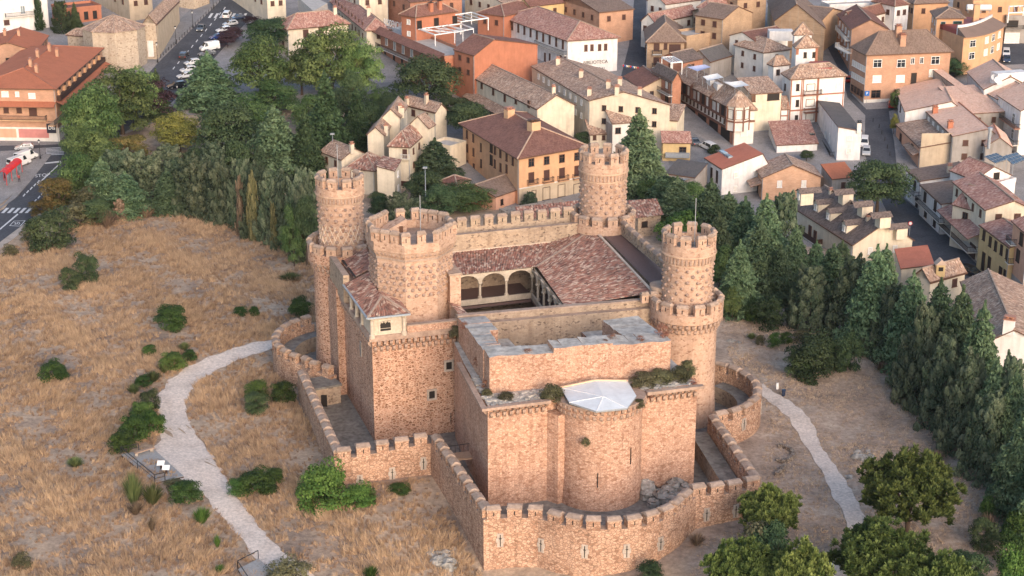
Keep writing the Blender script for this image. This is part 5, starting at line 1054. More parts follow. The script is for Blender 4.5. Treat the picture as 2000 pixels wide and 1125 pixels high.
h.win('l', c_(Z6, (1560,275),(1603,300)), .9, 2.6, 'dk')
h = House('brick_house', 'peach brick house with mossy tile roof and glazed upper gallery', c_(Z6, (1770,190)), c_(Z6, (1950,305)), (1608,345), 6.5, 'brick_peach', 'gl', .4, 2.6, 'tile_old', base=c_(Z6, (1950,490)), cat='house'); h.win('l', c_(Z6, (1825,250),(1905,305)), 3.4, 1.6, 'dk').chim([(1503,300),(1453,303)], .9, 1.6, 'stone_chimney'); h.skirt('l', 3.6, 2.4, .8, 'tile_old', .05, .95)
h = House('orange_annex', 'low grey stone annex with bright orange tile roof by the street tree', c_(Z7, (405,185)), c_(Z7, (500,320)), c_(Z7, (690,300)), 4.5, 'grey_render', [0,0,1.8,1.8], .2, 0, 'tile_orange', cat='house')
h = House('shed', 'dark shed roof between the white orange roofed house and the plaza', c_(Z6, (1350,235)), c_(Z6, (1430,310)), c_(Z6, (1530,250)), 4, 'grey_render', [0,1.5,1.5,0], .1, 0, 'slate_grey', cat='shed')
awning('pale blue terrace canopy beside the dark shed', c_(Z6, (1255,275),(1330,240),(1425,300),(1345,330)), 3.2, 'gutter_blue')
# --- orange house behind the castle and its annex
h = House('orange_house', 'orange apartment house with brown hipped roof and iron balconies behind the castle', c_(A1_, (72,285)), c_(A1_, (612,612)), c_(A1_, (1275,495)), 10.5, 'ochre', 'hip', .8, 3.6, 'tile_brown', base=(1009,404), cat='building', ridges='pink_band')
h.win('r', c_(A1_, (738,642),(878,624),(1018,606),(1157,586)), 1.4, 1.7, 'br').win('r', c_(A1_, (738,780),(878,758),(1018,738),(1157,718)), 1.4, 2.2, 'sh').win('r', c_(A1_, (875,940),(1013,917)), 1.9, 2.7, 'dk').win('r', c_(A1_, (760,945)), 1.2, 2.3, 'dk').win('r', c_(A1_, (1157,888)), 1.9, 2.2, 'sg')
for x, y in ((745,835),(885,818),(1022,800),(1160,783)): h.balcony('r', (x-45,y+8), (x+45,y-2), .8, 'iron', 'ochre', A1_)
h.band('r', -.3, 3.4, 'tan_wall', .06, 0, 1, 'shop_front'); h.band('r', 3.4, 3.6, 'palewhite', .14, 0, 1, 'string_course')
h.win('l', c_(A1_, (152,385),(210,420),(155,510),(212,548),(157,655),(215,690),(458,560),(515,592),(572,630),(460,688),(515,700),(408,530),(408,655)), .9, 1.8, 'sh').win('l', c_(A1_, (280,505),(282,652)), .7, 1.8, 'dr').win('l', c_(A1_, (375,505),(375,620)), 1.4, 2.2, 'dk'); h.chim(c_(A1_, (537,222)), 1.8, 1.6, 'peach', 'clay_pot').chim(c_(A1_, (762,335)), 2.2, 1.6, 'peach', 'wood_brown')
h = House('orange_annex', 'low salmon annex with brown roof in front of the orange apartment house', c_(A1_, (40,890)), c_(A1_, (415,955)), c_(A1_, (740,842)), 4.2, 'salmon_wall', 'gr', .3, 1.8, 'tile_greybrown', base=c_(A1_, (420,1085)), cat='house'); h.win('r', c_(A1_, (468,1005),(625,950)), .8, 1.2, 'dk')
House('tile_annex', 'small tile roofed hut beside the salmon annex', c_(A1_, (-20,790)), c_(A1_, (60,850)), c_(A1_, (190,800)), 3.2, 'tan_wall', 'hip', .2, 1.2, 'tile_brown', cat='house')
h = House('ticket_house', 'long low tile roof directly behind the rear castle battlements', c_(Z6, (40,540)), c_(Z6, (50,640)), c_(Z6, (560,560)), 4., 'old_rubble', None, .3, 0, 'tile_castle', cat='house')
m = MB(); roofgeo(m, h.at(*c_(Z6, (70,640)), z=4), h.at(*c_(Z6, (560,590)), z=4), h.at(*c_(Z6, (20,540)), z=5.5), h.at(*c_(Z6, (540,485)), z=5.5), .6, .14); m.build('roof', 'tile_castle', h.root)
h = House('tile_annex', 'small tile roofed stone hut right of the far round tower', c_(Z6, (930,490)), c_(Z6, (980,625)), c_(Z6, (1180,600)), 4., 'old_rubble', None, .3, 0, 'tile_castle', cat='house')
m = MB(); roofgeo(m, h.at(*c_(Z6, (970,628)), z=4.1), h.at(*c_(Z6, (1190,600)), z=4.1), h.at(*c_(Z6, (900,490)), z=5.8), h.at(*c_(Z6, (1130,472)), z=5.8), .6, .14); m.build('roof', 'tile_castle', h.root); h.win('r', c_(Z6, (1035,672)), 1.3, 1.2, 'dk')
# --- cream cluster left of it
q = A2_
h = House('cluster_house', 'nearest cream house of the stepped cluster with two brown shuttered windows', c_(q, (195,745)), c_(q, (352,803)), c_(q, (510,712)), 8, 'cream', 'hip', .3, 2.6, 'tile_castle', base=c_(q, (352,1045)), cat='house'); h.win('r', c_(q, (412,787),(413,943)), 1.5, 1.6, 'sh').chim(c_(q, (185,650),(285,590)), .8, 1.6, 'cream')
h = House('cluster_house', 'cream cluster house with balcony window and ribbed hipped roof', c_(q, (468,565)), c_(q, (690,578)), c_(q, (825,520)), 9.5, 'cream', 'hip', .3, 2.8, 'tile_castle', base=c_(q, (690,985)), cat='house'); h.win('l', c_(q, (640,638)), 1., 2., 'sh').balcony('l', (610,680), (690,682), .9, 'palewhite', 'cream', q).win('l', c_(q, (640,920)), 1.6, 1., 'sh').chim(c_(q, (453,560)), .8, 1.8, 'cream')
h = House('cluster_house', 'small cream gabled house left of the twin chimneys', c_(q, (345,340)), c_(q, (270,448)), c_(q, (448,455)), 10, 'cream', 'gl', .3, 1.6, 'tile_old', cat='house'); h.chim(c_(q, (462,440),(543,430)), .8, 1.6, 'cream')
h = House('cluster_house', 'cream gabled house at the upper left of the cluster', c_(q, (490,165)), c_(q, (410,285)), c_(q, (600,285)), 11, 'cream', 'gl', .3, 1.8, 'tile_old', cat='house'); h.chim(c_(q, (617,285),(597,250)), .8, 1.7, 'cream')
h = House('cluster_house', 'cream gabled house in the middle of the cluster with tall chimney', c_(q, (720,265)), c_(q, (655,365)), c_(q, (870,385)), 10.5, 'cream', 'gl', .3, 2.2, 'tile_old', cat='house'); h.chim(c_(q, (632,400)), .9, 2.4, 'cream')
h = House('cluster_house', 'rearmost and tallest cream house of the cluster with ornate chimney', c_(q, (620,160)), c_(q, (930,238)), c_(q, (1030,225)), 12, 'cream', 'gl', .3, 1.6, 'tile_old', cat='house', base=c_(q, (930,530))); h.chim(c_(q, (660,190),(845,150)), .8, 1.8, 'stone_chimney')
h = House('cluster_house', 'low cream house with sloping tile roof at the left foot of the cluster', c_(q, (100,560)), c_(q, (30,690)), c_(q, (300,640)), 6.5, 'cream', 'gl', .3, 1.8, 'tile_old', cat='house'); h.chim(c_(q, (135,650)), .8, 1.5, 'cream')
h = House('cluster_house', 'cream lean-to with dark tile roof on the right side of the cluster', c_(q, (510,720)), c_(q, (545,800)), c_(q, (610,720)), 7, 'cream', [0,.6,1.2,.8], .2, 0, 'tile_castle', cat='house')
House('garden_wall', 'plain cream wing with flat top between cluster and orange apartment house', c_(q, (1060,560)), c_(q, (1075,590)), c_(q, (1230,540)), 5, 'cream', 'flat', .1, 0, 'terrace_grey', cat='house')
# --- upper right: brick corner block and the round orange block
h = House('brick_block', 'large orange brick corner block with broad grey hipped roof and white windows', c_(Z4, (640,215)), c_(Z4, (765,432)), c_(Z4, (1450,405)), 10, 'brick_orange', 'hip', .5, 4.6, 'tile_greybrown', base=c_(Z4, (768,815)), cat='building', ridges='tile_greybrown')
h.win('r', c_(Z4, (855,495),(1040,495),(1307,470)), 2.2, 1.9, 'wh').win('r', c_(Z4, (1129,475),(1200,470)), 1.0, 1.5, 'wh').win('r', c_(Z4, (850,617),(1033,615),(1290,570)), 2.2, 1.8, 'wb').win('r', c_(Z4, (1138,610)), 1.4, 2.6, 'dk').win('r', c_(Z4, (842,733)), 2.4, 1.9, 'br')
h.chim(c_(Z4, (870,205),(1015,275),(1047,345)), 1.4, 2.2, 'brick_orange', 'brick_trim').grid('l', 6, [8.3, 5.4], 1.4, 1.4, 'wb').grid('l', 4, 2.2, 1.6, 1.6, 'br'); h.band('r', -.3, 1.0, 'palewhite', .07, 0, 1, 'plinth').balcony('l', (560,330), (650,450), 1.2, 'palewhite', 'palewhite', Z4)
h = House('brick_block', 'narrow block with plum roof and white balconies along the side lane', c_(Z4, (535,105)), c_(Z4, (645,225)), c_(Z4, (900,110)), 11, 'brick_orange', 'gl', .4, 2.4, 'tile_brown', cat='building'); h.grid('l', 4, [9, 6, 3], 1.6, 1.5, 'wb'); h.balcony('l', (560,215), (640,330), 1.2, 'palewhite', 'palewhite', Z4)
h = House('orange_block', 'orange stair tower with green windows and small grey roof above the brick block', c_(Z4, (1265,85)), c_(Z4, (1308,145)), c_(Z4, (1548,142)), 16.5, 'ochre', 'hip', .5, 1.8, 'tile_greybrown', cat='building', base=c_(Z4, (1310,520)))
h.win('r', c_(Z4, (1367,197)), 1.3, 1.9, 'gr').win('r', c_(Z4, (1477,208),(1470,328),(1465,440)), 2.4, 3.0, 'gr').win('r', c_(Z4, (1365,312)), 1., .6, 'dk')
# curved wing right of the stair tower
cw_ = thing('curved_block', 'curved orange apartment block with grey band roof and solar tanks', 'building', (*PT(1890,120)[:2], 0))
cgz = PT(1890,120)[2]; cw_.location.z = cgz
pa, pb, pc = [np.array(P(*c_(Z4, p), z=9.2+cgz)[:2]) for p in ((1530,290),(1700,262),(1845,195))]
pts = [(1-t)**2*pa+2*t*(1-t)*(2*pb-.5*pa-.5*pc)+t*t*pc for t in np.linspace(0, 1, 13)]
nrm_ = []
for k in range(13):
    d = pts[min(12, k+1)]-pts[max(0, k-1)]; d = d/np.linalg.norm(d); nrm_.append(np.array([-d[1], d[0]]))
def curve_wall(name, mat, o0, o1, z0, z1, zi=None, par=None):
    m = MB()
    for k in range(12):
        a, b = pts[k]+nrm_[k]*o0, pts[k+1]+nrm_[k+1]*o0; c, d = pts[k+1]+nrm_[k+1]*o1, pts[k]+nrm_[k]*o1; zz = z1 if zi is None else zi
        m.prism([tuple(a), tuple(b), tuple(c), tuple(d)], z0, [z1, z1, zz, zz])
    return m.build(name, mat, par or cw_)
curve_wall('wall', 'ochre', 0, 12, -.3, 9.2); curve_wall('roof', 'tile_greybrown', -.8, 3.2, 9.15, 9.3, 11.0); curve_wall('parapet', 'white_wall', 3.2, 3.6, 9.2, 11.6); curve_wall('roof_terrace', 'terrace_red', 3.6, 12.2, 9.2, 10.4)
for k in (2, 6, 8, 10):
    for z in (7.4, 4.3):
        fm, pm = win_mesh(2.0, 1.7, 'wb' if (k+int(z)) % 3 else 'wh'); p = (pts[k]+pts[k+1])/2; d = pts[k+1]-pts[k]; o = link('window', fm, cw_, (p[0], p[1], z), atan2(d[1], d[0])); c = bpy.data.objects.new('pane', pm); COL.objects.link(c); c.parent = o
for i, px in enumerate(c_(Z4, (1598,60),(1698,62))):
    p = P(*px, z=11.8+cgz); t = thing('solar_tank', ('left' if i == 0 else 'right')+' white solar water tank on the curved orange block', 'tank', (p[0], p[1], 10.4)); m = MB(); m.lathe((0, 0), [(.1,-1.6),(.75,-1.5),(.8,-1.3),(.8,1.3),(.75,1.5),(.1,1.6)], 16); o = m.build('tank', 'frame_white', t, loc=(p[0], p[1], 11.9)); o.rotation_euler = (0, pi/2, 0)
    m = MB(); [m.bar((p[0]+s*1.1, p[1], 10.4), (p[0]+s*1.1, p[1], 11.4), .15) for s in (-1, 1)]; m.build('stand', 'metal_grey', t); t.location.z += cgz
m = MB(); q_ = P(*c_(Z4, (1620,175)), z=10.4+cgz); m.box((q_[0], q_[1], 10), (1.5, 1.3, 5)); m.build('chimney', 'ochre', cw_)
h = House('dark_block', 'dark grey house with white terrace canopy at the right edge behind the street', c_(Z4, (1845,100)), c_(Z4, (1860,140)), c_(Z4, (2100,140)), 9, 'grey_render', 'flat', .1, 0, 'terrace_grey', cat='house', base=c_(Z4, (1855,340))); h.win('r', c_(Z4, (1910,185)), 3., 1.8, 'dk').win('r', c_(Z4, (1905,300)), 4., 2.8, 'wb').balcony('r', (1850,225), (1990,225), .9, 'iron', 'grey_render', Z4)
pergola('white canopy frame on the dark grey house terrace', c_(Z4, (1885,50),(2000,45),(2030,95),(1880,100)), 9.2, 11.8, 3)
# --- right: salmon-roofed rows
q = A5_
# these houses show their left faces: L is the far eave end, F the near eave end
h = House('row_house', 'rear white row house with salmon tile roof and rooftop dishes', c_(q, (722,190)), c_(q, (885,360)), c_(q, (1130,260)), 8.5, 'white_wall', 'gl', .25, 3.0, 'tile_salmon', cat='house'); h.balcony('l', (830,470), (885,500), 1., 'iron', 'palewhite', q).win('l', c_(q, (840,540),(870,570)), 1., 2.2, 'wh')
m = MB(); p = h.at(*c_(q, (1130,240)), z=11); m.box((p[0], p[1], 9.5), (8, 3, 2.6), .3); m.build('dormer', 'white_wall', h.root)
for k, px in enumerate(c_(q, (990,250),(1022,275))):
    p = h.at(*px, z=11); t = MB(); t.lathe((0, 0), [(.05,0),(.5,.08),(.75,.25)], 16, cap=False); o = t.build('dish', 'frame_white', h.root, loc=p); o.rotation_euler = (radians(65), 0, -.3)
h = House('row_house', 'middle white row house with salmon tile roof and small windows', c_(q, (882,378)), c_(q, (1018,455)), c_(q, (1285,300)), 8.0, 'white_wall', 'gl', .25, 2.8, 'tile_salmon', cat='house'); h.win('l', c_(q, (930,480),(985,515),(920,625),(975,665)), 1., 1.4, 'wb')
h = House('row_house', 'front white row house with salmon tile roof and two iron balconies', c_(q, (1012,412)), c_(q, (1240,565)), c_(q, (1420,440)), 8.2, 'white_wall', 'gl', .25, 2.8, 'tile_salmon', cat='house', base=c_(q, (1240,1000))); h.win('l', c_(q, (1058,505),(1045,668),(1110,710)), .9, 1.5, 'wb').balcony('l', (1085,650), (1240,725), 1.3, 'iron', 'clay_pot', q).balcony('l', (1080,815), (1225,880), 1.3, 'iron', 'palewhite', q).win('l', c_(q, (1175,640),(1165,790)), 1.6, 2.2, 'wh')
h = House('row_house', 'white house at the right frame edge with salmon roof beyond the balconies', c_(q, (1240,565)), c_(q, (1330,640)), c_(q, (1500,520)), 8.2, 'white_wall', 'gl', .2, 2.6, 'tile_salmon', cat='house')
h = House('salmon_house', 'white house with broad salmon tile roof and red window bays on the street corner', c_(q, (38,345)), c_(q, (130,572)), c_(q, (500,470)), 8, 'white_wall', 'gl', .25, 2.6, 'tile_salmon', r0=.75, cat='house', base=c_(q, (130,800))); h.win('l', c_(q, (65,480),(95,540),(60,600)), 1.1, 2., 'dr').chim(c_(q, (275,250)), 1., 1., 'clay_pot')
h = House('salmon_house', 'house with ribbed salmon roof between the corner house and the white row', c_(q, (360,240)), c_(q, (720,410)), c_(q, (810,405)), 7, 'grey_render', [0,0,2.2,2.2], .2, 0, 'tile_salmon', cat='house')
h = House('salmon_house', 'house with weathered salmon roof in front of the ribbed one', c_(q, (440,430)), c_(q, (740,600)), c_(q, (790,590)), 6.6, 'grey_render', [0,.2,2.4,2.2], .2, 0, 'tile_salmon', cat='house')
h = House('coral_house', 'house with patched salmon and coral roof and two orange chimneys', c_(q, (315,555)), c_(q, (590,810)), c_(q, (830,725)), 8, 'grey_render', 'gl', .2, 1.6, 'tile_salmon', r0=.8, cat='house', ridges='orange_wall'); h.chim(c_(q, (420,590),(565,735)), 1.1, 1.3, 'orange_wall', 'orange_wall')
h = House('coral_house', 'lower coral roofed house with grey gable and metal flue', c_(q, (770,805)), c_(q, (900,905)), c_(q, (1170,915)), 7, 'grey_render', 'gl', .2, 2., 'tile_salmon', cat='house', ridges='orange_wall'); m = MB(); p = h.onroof(*c_(q, (935,900))) or h.at(*c_(q, (935,900)), 8); m.lathe(p, [(.35,p[2]-1),(.35,p[2]+3),(.5,p[2]+3),(.5,p[2]+3.6)], 12); m.build('flue', 'metal_grey', h.root)
h = House('brown_house', 'pink house with rough brown tile roof and plain grey flank', c_(q, (40,690)), c_(q, (275,920)), c_(q, (580,810)), 7, 'salmon_wall', 'gl', .3, 1.6, 'tile_old', r0=.7, cat='house', base=c_(q, (270,1130))); h.win('l', c_(q, (95,830)), 1.6, 2.2, 'br').win('l', c_(q, (205,930)), 1.6, 2.0, 'dr').band('r', 0, 8, 'tan_wall', .06, 0, 1, 'render_coat'); h.skirt('l', 3.6, 1.5, .6, 'tile_old', .02, .45)
q = A6_
h = House('balcony_house', 'white house with ribbed grey brown roof and long dark balcony by the tree', c_(q, (120,125)), c_(q, (225,215)), c_(q, (620,110)), 6.4, 'white_wall', 'gl', .3, 1.4, 'tile_greybrown', r0=.8, cat='house', base=c_(q, (222,440))); h.chim(c_(q, (458,150)), .9, 1.5, 'stone_chimney').balcony('l', (150,265), (225,345), 1.2, 'iron', 'palewhite', q).win('l', c_(q, (190,250),(205,380)), 1.2, 2.0, 'dk')
h = House('balcony_house', 'white house with brown sheet roof, roof terrace and flower boxes on its balcony', c_(q, (225,240)), c_(q, (395,395)), c_(q, (500,340)), 6.2, 'white_wall', 'gl', .3, .9, 'tile_greybrown', r0=.75, cat='house', base=c_(q, (410,640))); h.balcony('l', (232,385), (425,525), 1.2, 'iron', 'palewhite', q).win('l', c_(q, (270,340),(350,410),(275,460),(345,535)), 1.4, 2.0, 'dk')
h = House('balcony_house', 'cream house with orange brown roof over a long wooden balcony', c_(q, (480,215)), c_(q, (740,440)), c_(q, (830,360)), 8.8, 'cream', 'gl', .3, 1.6, 'tile_red', r0=.6, cat='house', base=c_(q, (690,880))); h.win('l', c_(q, (520,305),(590,370),(645,420),(705,468)), .9, 1.4, 'sh').skirt('l', 6.4, 3.0, 1.3, 'tile_red', 0, 1).balcony('l', (440,560), (690,755), 2.2, 'wood_dark', 'palewhite', q).win('l', c_(q, (430,600),(485,650)), 1.2, 2.2, 'wh').win('l', c_(q, (535,700),(640,790)), 3.0, 2.4, 'gd')
h = House('gable_house', 'cream gabled house with huge white chimney stack on the right street', c_(q, (765,355)), c_(q, (850,500)), c_(q, (1100,430)), 8.4, 'cream', 'gl', .2, 3.0, 'tile_red', cat='house'); m = MB(); p = h.at(*c_(q, (808,530)), z=5); m.box((p[0], p[1], 0), (3.2, 1.8, 10.6), h.rz('r')); m.box((p[0], p[1], 10.6), (3.4, 2.0, .3), h.rz('r'), 1); m.build('chimney_stack', ['palewhite', 'tile_old'], h.root)
h = House('gable_house', 'white gabled house with small black window behind the cream houses', c_(q, (500,200)), c_(q, (655,205)), c_(q, (955,165)), 9.0, 'white_wall', 'gl', .2, 2.2, 'tile_red', cat='house'); h.win('r', c_(q, (828,175)), 1.4, 1.4, 'dk')
House('tile_annex', 'white box with flat coral roof between the gabled houses', c_(q, (775,200)), c_(q, (845,250)), c_(q, (985,215)), 8.0, 'white_wall', 'flat', .1, 0, 'roof_coral', cat='house')
for k, cs in enumerate((((735,20),(830,-5),(910,45),(820,75)), ((880,20),(990,-10),(1060,45),(960,85)))):
    w = [Vector(PT(*c_(q, p), z=z)) for p, z in zip(cs, (9.2,9.6,9.6,9.2))]; t = thing('rooftop_solar_array', ('left' if k == 0 else 'right')+' dark blue solar panel array on the roof at the right', 'solar panel', (w[0].x, w[0].y, 8)); m = MB(); m.face(w); m.face([v-Vector((0,0,.12)) for v in reversed(w)]); m.build('panel', 'sunpanel', t); m = MB()
    for i in range(5): m.bar(w[0].lerp(w[1], i/4)+Vector((0,0,.02)), w[3].lerp(w[2], i/4)+Vector((0,0,.02)), .06)
    for i in range(4): m.bar(w[0].lerp(w[3], i/3)+Vector((0,0,.02)), w[1].lerp(w[2], i/3)+Vector((0,0,.02)), .06)
    m.build('frame', 'metal_grey', t); m = MB(); [m.bar((v.x, v.y, v.z-2.5), v, .1) for v in w]; m.build('support', 'metal_grey', t)
h = House('yellow_house', 'yellow shop house with tall glazed doors on the right street', c_(q, (690,555)), c_(q, (930,735)), c_(q, (1010,690)), 6.8, 'yellow_wall', 'gl', .2, 1.0, 'tile_red', cat='house', base=c_(q, (925,1085))); h.win('l', c_(q, (733,640),(782,690),(825,725),(870,755),(915,790)), 1., 1.9, 'dk').win('l', c_(q, (727,845),(772,880),(858,960),(908,995)), 1.2, 3.4, 'dk')
h = House('pink_house', 'pink house with loggia windows at the right frame edge', c_(q, (945,520)), c_(q, (1075,640)), c_(q, (1160,590)), 9.5, 'salmon_wall', 'gl', .3, 1.6, 'tile_red', cat='house', base=c_(q, (1080,1180))); h.win('l', c_(q, (1027,670),(1000,800)), 1.6, 2.2, 'dk').balcony('l', (945,680), (985,720), 1., 'iron', 'palewhite', q).balcony('l', (930,830), (965,870), 1., 'iron', 'palewhite', q).band('l', 0, 3.4, 'grey_render', .06, 0, 1, 'plinth')
q = Z7
h = House('dormer_house', 'cream house with dark tile roof and rows of dormers above the cedars', c_(q, (190,530)), c_(q, (660,830)), c_(q, (1150,790)), 7.2, 'cream', 'gl', .35, 3.8, 'tile_dark', cat='house', base=c_(q, (1145,1000)), r0=.52)
def dormer(px, w, d, hh, side):
    p = h.onroof(*c_(q, px)) or h.at(*c_(q, px), 9)
    if side == 'r': p = (p[0]+h.ur[0]*1.3, p[1]+h.ur[1]*1.3, p[2]-.9)
    rz = h.rz('l') if side == 'l' else h.rz('l')+pi; m = MB(); m.box((0, d/2-.3, -.9), (w, d, hh+.9)); do = m.build('dormer', 'cream', h.root, loc=p, rz=rz)
    m = MB()
    for s in (-1, 1): m.face([(s*(w/2+.25), -.6, hh-.1), (s*(w/2+.25), d+1.4, hh-.1), (0, d+1.4, hh+.75), (0, -.6, hh+.75)], 0, [(0,1.6),(d+2,1.6),(d+2,0),(0,0)])
    m.face([(-w/2-.1,-.35,hh-.05),(w/2+.1,-.35,hh-.05),(0,-.35,hh+.68)], 1); m.build('dormer_roof', ['tile_dark', 'cream'], do)
    fm, pm = win_mesh(.9, 1.1, 'wh'); o = bpy.data.objects.new('dormer_window', fm); COL.objects.link(o); o.parent = do; o.location = (0, -.34, hh*.42)
for px in ((250,480),(385,565),(480,635),(605,730)): dormer(px, 1.9, 2.6, 1.5, 'l')
for px in ((590,440),(740,535),(880,620),(1010,710)): dormer(px, 1.9, 2.2, 1.3, 'r')
h.chim(c_(q, (490,430),(600,490),(720,570),(780,640)), .7, .7, 'stone_chimney'); h.balcony('l', (250,790), (420,900), 1.4, 'wood_dark', 'palewhite', q, solid=True).win('l', c_(q, (330,720),(370,760)), 1.2, 2., 'sh')
h = House('coral_house', 'low house with flat coral roof below the dormer house gable', c_(q, (985,895)), c_(q, (1035,1020)), c_(q, (1300,1010)), 3.6, 'cream', [0,.5,1.2,.7], .2, 0, 'roof_coral', cat='house')
h = House('tiled_house', 'house with mottled tile roof and tiny yellow chimney house above the cedars', c_(q, (1120,1010)), c_(q, (1270,1120)), c_(q, (1560,1040)), 5, 'cream', 'gr', .3, 1.8, 'tile_old', cat='house')
m = MB(); p = h.onroof(*c_(q, (1340,1060))) or h.at(*c_(q, (1340,1060)), 6); m.box((0,0,-.5), (1.5, 1.2, 2.2)); m.hexa([(-1,-.8,1.7),(1,-.8,1.7),(1,.8,1.7),(-1,.8,1.7)], [(-.1,-.8,2.6),(.1,-.8,2.6),(.1,.8,2.6),(-.1,.8,2.6)], 1); m.box((0,-.62,.6), (.8, .1, .7), m=2); m.build('chimney_house', ['yellow_wall', 'tile_old', 'opening_shade'], h.root, loc=p)
q = Z9
h = House('white_house', 'white house with long mottled tile roof behind the cedars at the right edge', c_(q, (1500,-10)), c_(q, (1680,470)), c_(q, (2330,560)), 6.5, 'white_wall', 'gl', .4, 2.6, 'tile_old', cat='house', base=c_(q, (1800,770)), r0=.35); h.chim(c_(q, (1880,380)), 1.6, 1.8, 'white_wall')
# --- far strip along the top of the picture
for i, (Lp, Fp, Rp, hh, wl, rf, rm, lab) in enumerate((
    ((755,-12), (800,4), (905,-6), 9, 'brick_red', 'gr', 'tile_brown', 'far brick house with dark awning behind the long house'),
    ((905,-14), (985,8), (1080,-8), 9, 'cream', 'gr', 'tile_old', 'far cream house behind the rooftop terrace'),
    ((930,16), (985,32), (1060,14), 8, 'orange_wall', 'hip', 'tile_brown', 'orange house with brown hipped roof left of the library'),
    ((1005,-20), (1035,12), (1105,4), 8, 'yellow_wall', 'gr', 'tile_brown', 'far yellow house above the library roof'),
    ((1090,0), (1170,24), (1240,10), 9, 'brick_orange', 'gr', 'tile_greybrown', 'brick house with grey roof directly behind the library'),
    ((1262,-20), (1300,8), (1372,-2), 9, 'palewhite', 'gr', 'tile_red', 'far pale house with red roof at the end of the lane'),
    ((1250,30), (1280,44), (1365,26), 7.5, 'palewhite', 'gr', 'tile_red', 'low red roof behind the hipped brick house'),
    ((1360,-8), (1385,18), (1432,8), 10, 'brick_red', 'hip', 'tile_red', 'far dark red brick house with white gutter'),
    ((1350,20), (1375,44), (1402,38), 9, 'tan_wall', 'gr', 'tile_old', 'tan house squeezed behind the shade sail house'),
    ((1600,-20), (1620,14), (1745,8), 8, 'white_wall', 'flat', 'terrace_grey', 'long white flat roofed block at the top right'),
    ((1640,15), (1665,40), (1740,20), 9, 'palewhite', 'gr', 'tile_brown', 'plum roofed house behind the brick corner block'),
    ((1735,0), (1748,12), (1778,8), 10, 'white_wall', 'hip', 'tile_brown', 'slim white house with round roof left of the orange block'),
    ((1770,-4), (1785,8), (1855,5), 9, 'ochre', 'hip', 'tile_greybrown', 'upper orange storey with grey roof behind the stair tower'),
    ((1400,-25), (1440,-2), (1500,-8), 12, 'brick_tan', 'gr', 'tile_greybrown', 'far tan brick house at the top edge'),
    ((1860,-10), (1900,6), (2010,2), 11, 'ochre', 'flat', 'terrace_red', 'far orange flat roofed house with railing'),
    ((640,-40), (700,-8), (760,-18), 9, 'cream', 'gr', 'tile_red', 'far cream house above the long tiled house'),
    ((440,-40), (520,-6), (560,-22), 8, 'cream', 'gr', 'tile_old', 'far cream house at the top of the road'),
    ((180,-30), (250,-6), (300,-20), 7, 'tan_wall', 'gr', 'tile_old', 'far tan house behind the church'))):
    h = House('far_house', lab, Lp, Fp, Rp, hh, wl, rf, .3, 2.0, rm, cat='house'); h.grid('r', max(2, int(h.lr/4.5)), [hh-2], 1.1, 1.4, 'sh').grid('l', max(2, int(h.ll/5)), [hh-2], 1.1, 1.4, 'sh')
for k in CHK:
    if not (60 < k[5] < 120) or k[3] < 2 or k[4] < 2 or k[3] > 45 or k[4] > 50: print('HOUSE?', k)

# eaves gutters, plinths and plain windows where the street side would otherwise stay blank
for h in HS:
    if h.zb > 1: continue
    if h.rtype in ('gl', 'hip'):
        a, b = Vector((*h.xy(-h.ov/h.lr, -h.ov/h.ll), 0)), Vector((*h.xy(-h.ov/h.lr, 1+h.ov/h.ll), 0)); zz = h.h-(.12 if h.rtype == 'hip' else .2); m = MB(); m.bar(a+Vector((0,0,zz)), b+Vector((0,0,zz)), .16, .14); m.build('gutter', 'wood_brown', h.root)
        p = h.xy(0, .01); o = h.out('l')*.08; m = MB(); m.bar((p[0]+o[0], p[1]+o[1], 0), (p[0]+o[0], p[1]+o[1], h.h-.2), .1); m.build('downpipe', 'metal_grey', h.root)
    if h.rtype in ('gr', 'hip'):
        a, b = Vector((*h.xy(-h.ov/h.lr, -h.ov/h.ll), 0)), Vector((*h.xy(1+h.ov/h.lr, -h.ov/h.ll), 0)); zz = h.h-(.12 if h.rtype == 'hip' else .2); m = MB(); m.bar(a+Vector((0,0,zz)), b+Vector((0,0,zz)), .16, .14); m.build('gutter', 'wood_brown', h.root)
    if h.root.name.startswith(('ticket', 'tile_annex', 'dark_shed', 'shed', 'garden', 'church', 'sacristy', 'long_shed', 'brick_hall')): continue
    for f in 'lr':
        lim = h.ll if f == 'l' else h.lr
        if h.nw[f] == 0 and lim > 5 and h.h > 4 and (f == 'l' or h.rtype != 'gl' or random.random() < .35): h.grid(f, max(1, int(lim/4.2)), [z for z in (h.h-1.6, h.h-4.6) if z > 1.2], random.choice((.9, 1.0, 1.2)), random.choice((1.3, 1.5)), random.choice(('sh', 'br', 'sh', 'wb')), .08, .92)
# ================================================================== vegetation
def leaf_quads(C, Nn, size, rnd, stretch=1., tint=None):
    """one small quad per centre; Nn are rough normals, rnd how far they scatter"""
    n = len(C); d = Nn+rng.normal(0, rnd, (n, 3)); d /= np.linalg.norm(d, axis=1, keepdims=True)+1e-9
    t = np.cross(d, rng.normal(0, 1, (n, 3))); t /= np.linalg.norm(t, axis=1, keepdims=True)+1e-9; b = np.cross(d, t)
    s = (size*rng.uniform(.6, 1.4, n))[:, None]
    V = np.stack([C-t*s*.5*stretch, C-b*s*.45, C+t*s*.5*stretch, C+b*s*.45], 1).reshape(-1, 3)
    return V, np.arange(4*n).reshape(n, 4)
def merge(parts):
    V = []; F = []; T = []; o = 0
    for v, f, t in parts: V.append(v); F.append(f+o); T.append(t); o += len(v)
    return np.concatenate(V), np.concatenate(F), np.concatenate(T)
def sph(n):
    d = rng.normal(0, 1, (n, 3)); return d/np.linalg.norm(d, axis=1, keepdims=True)
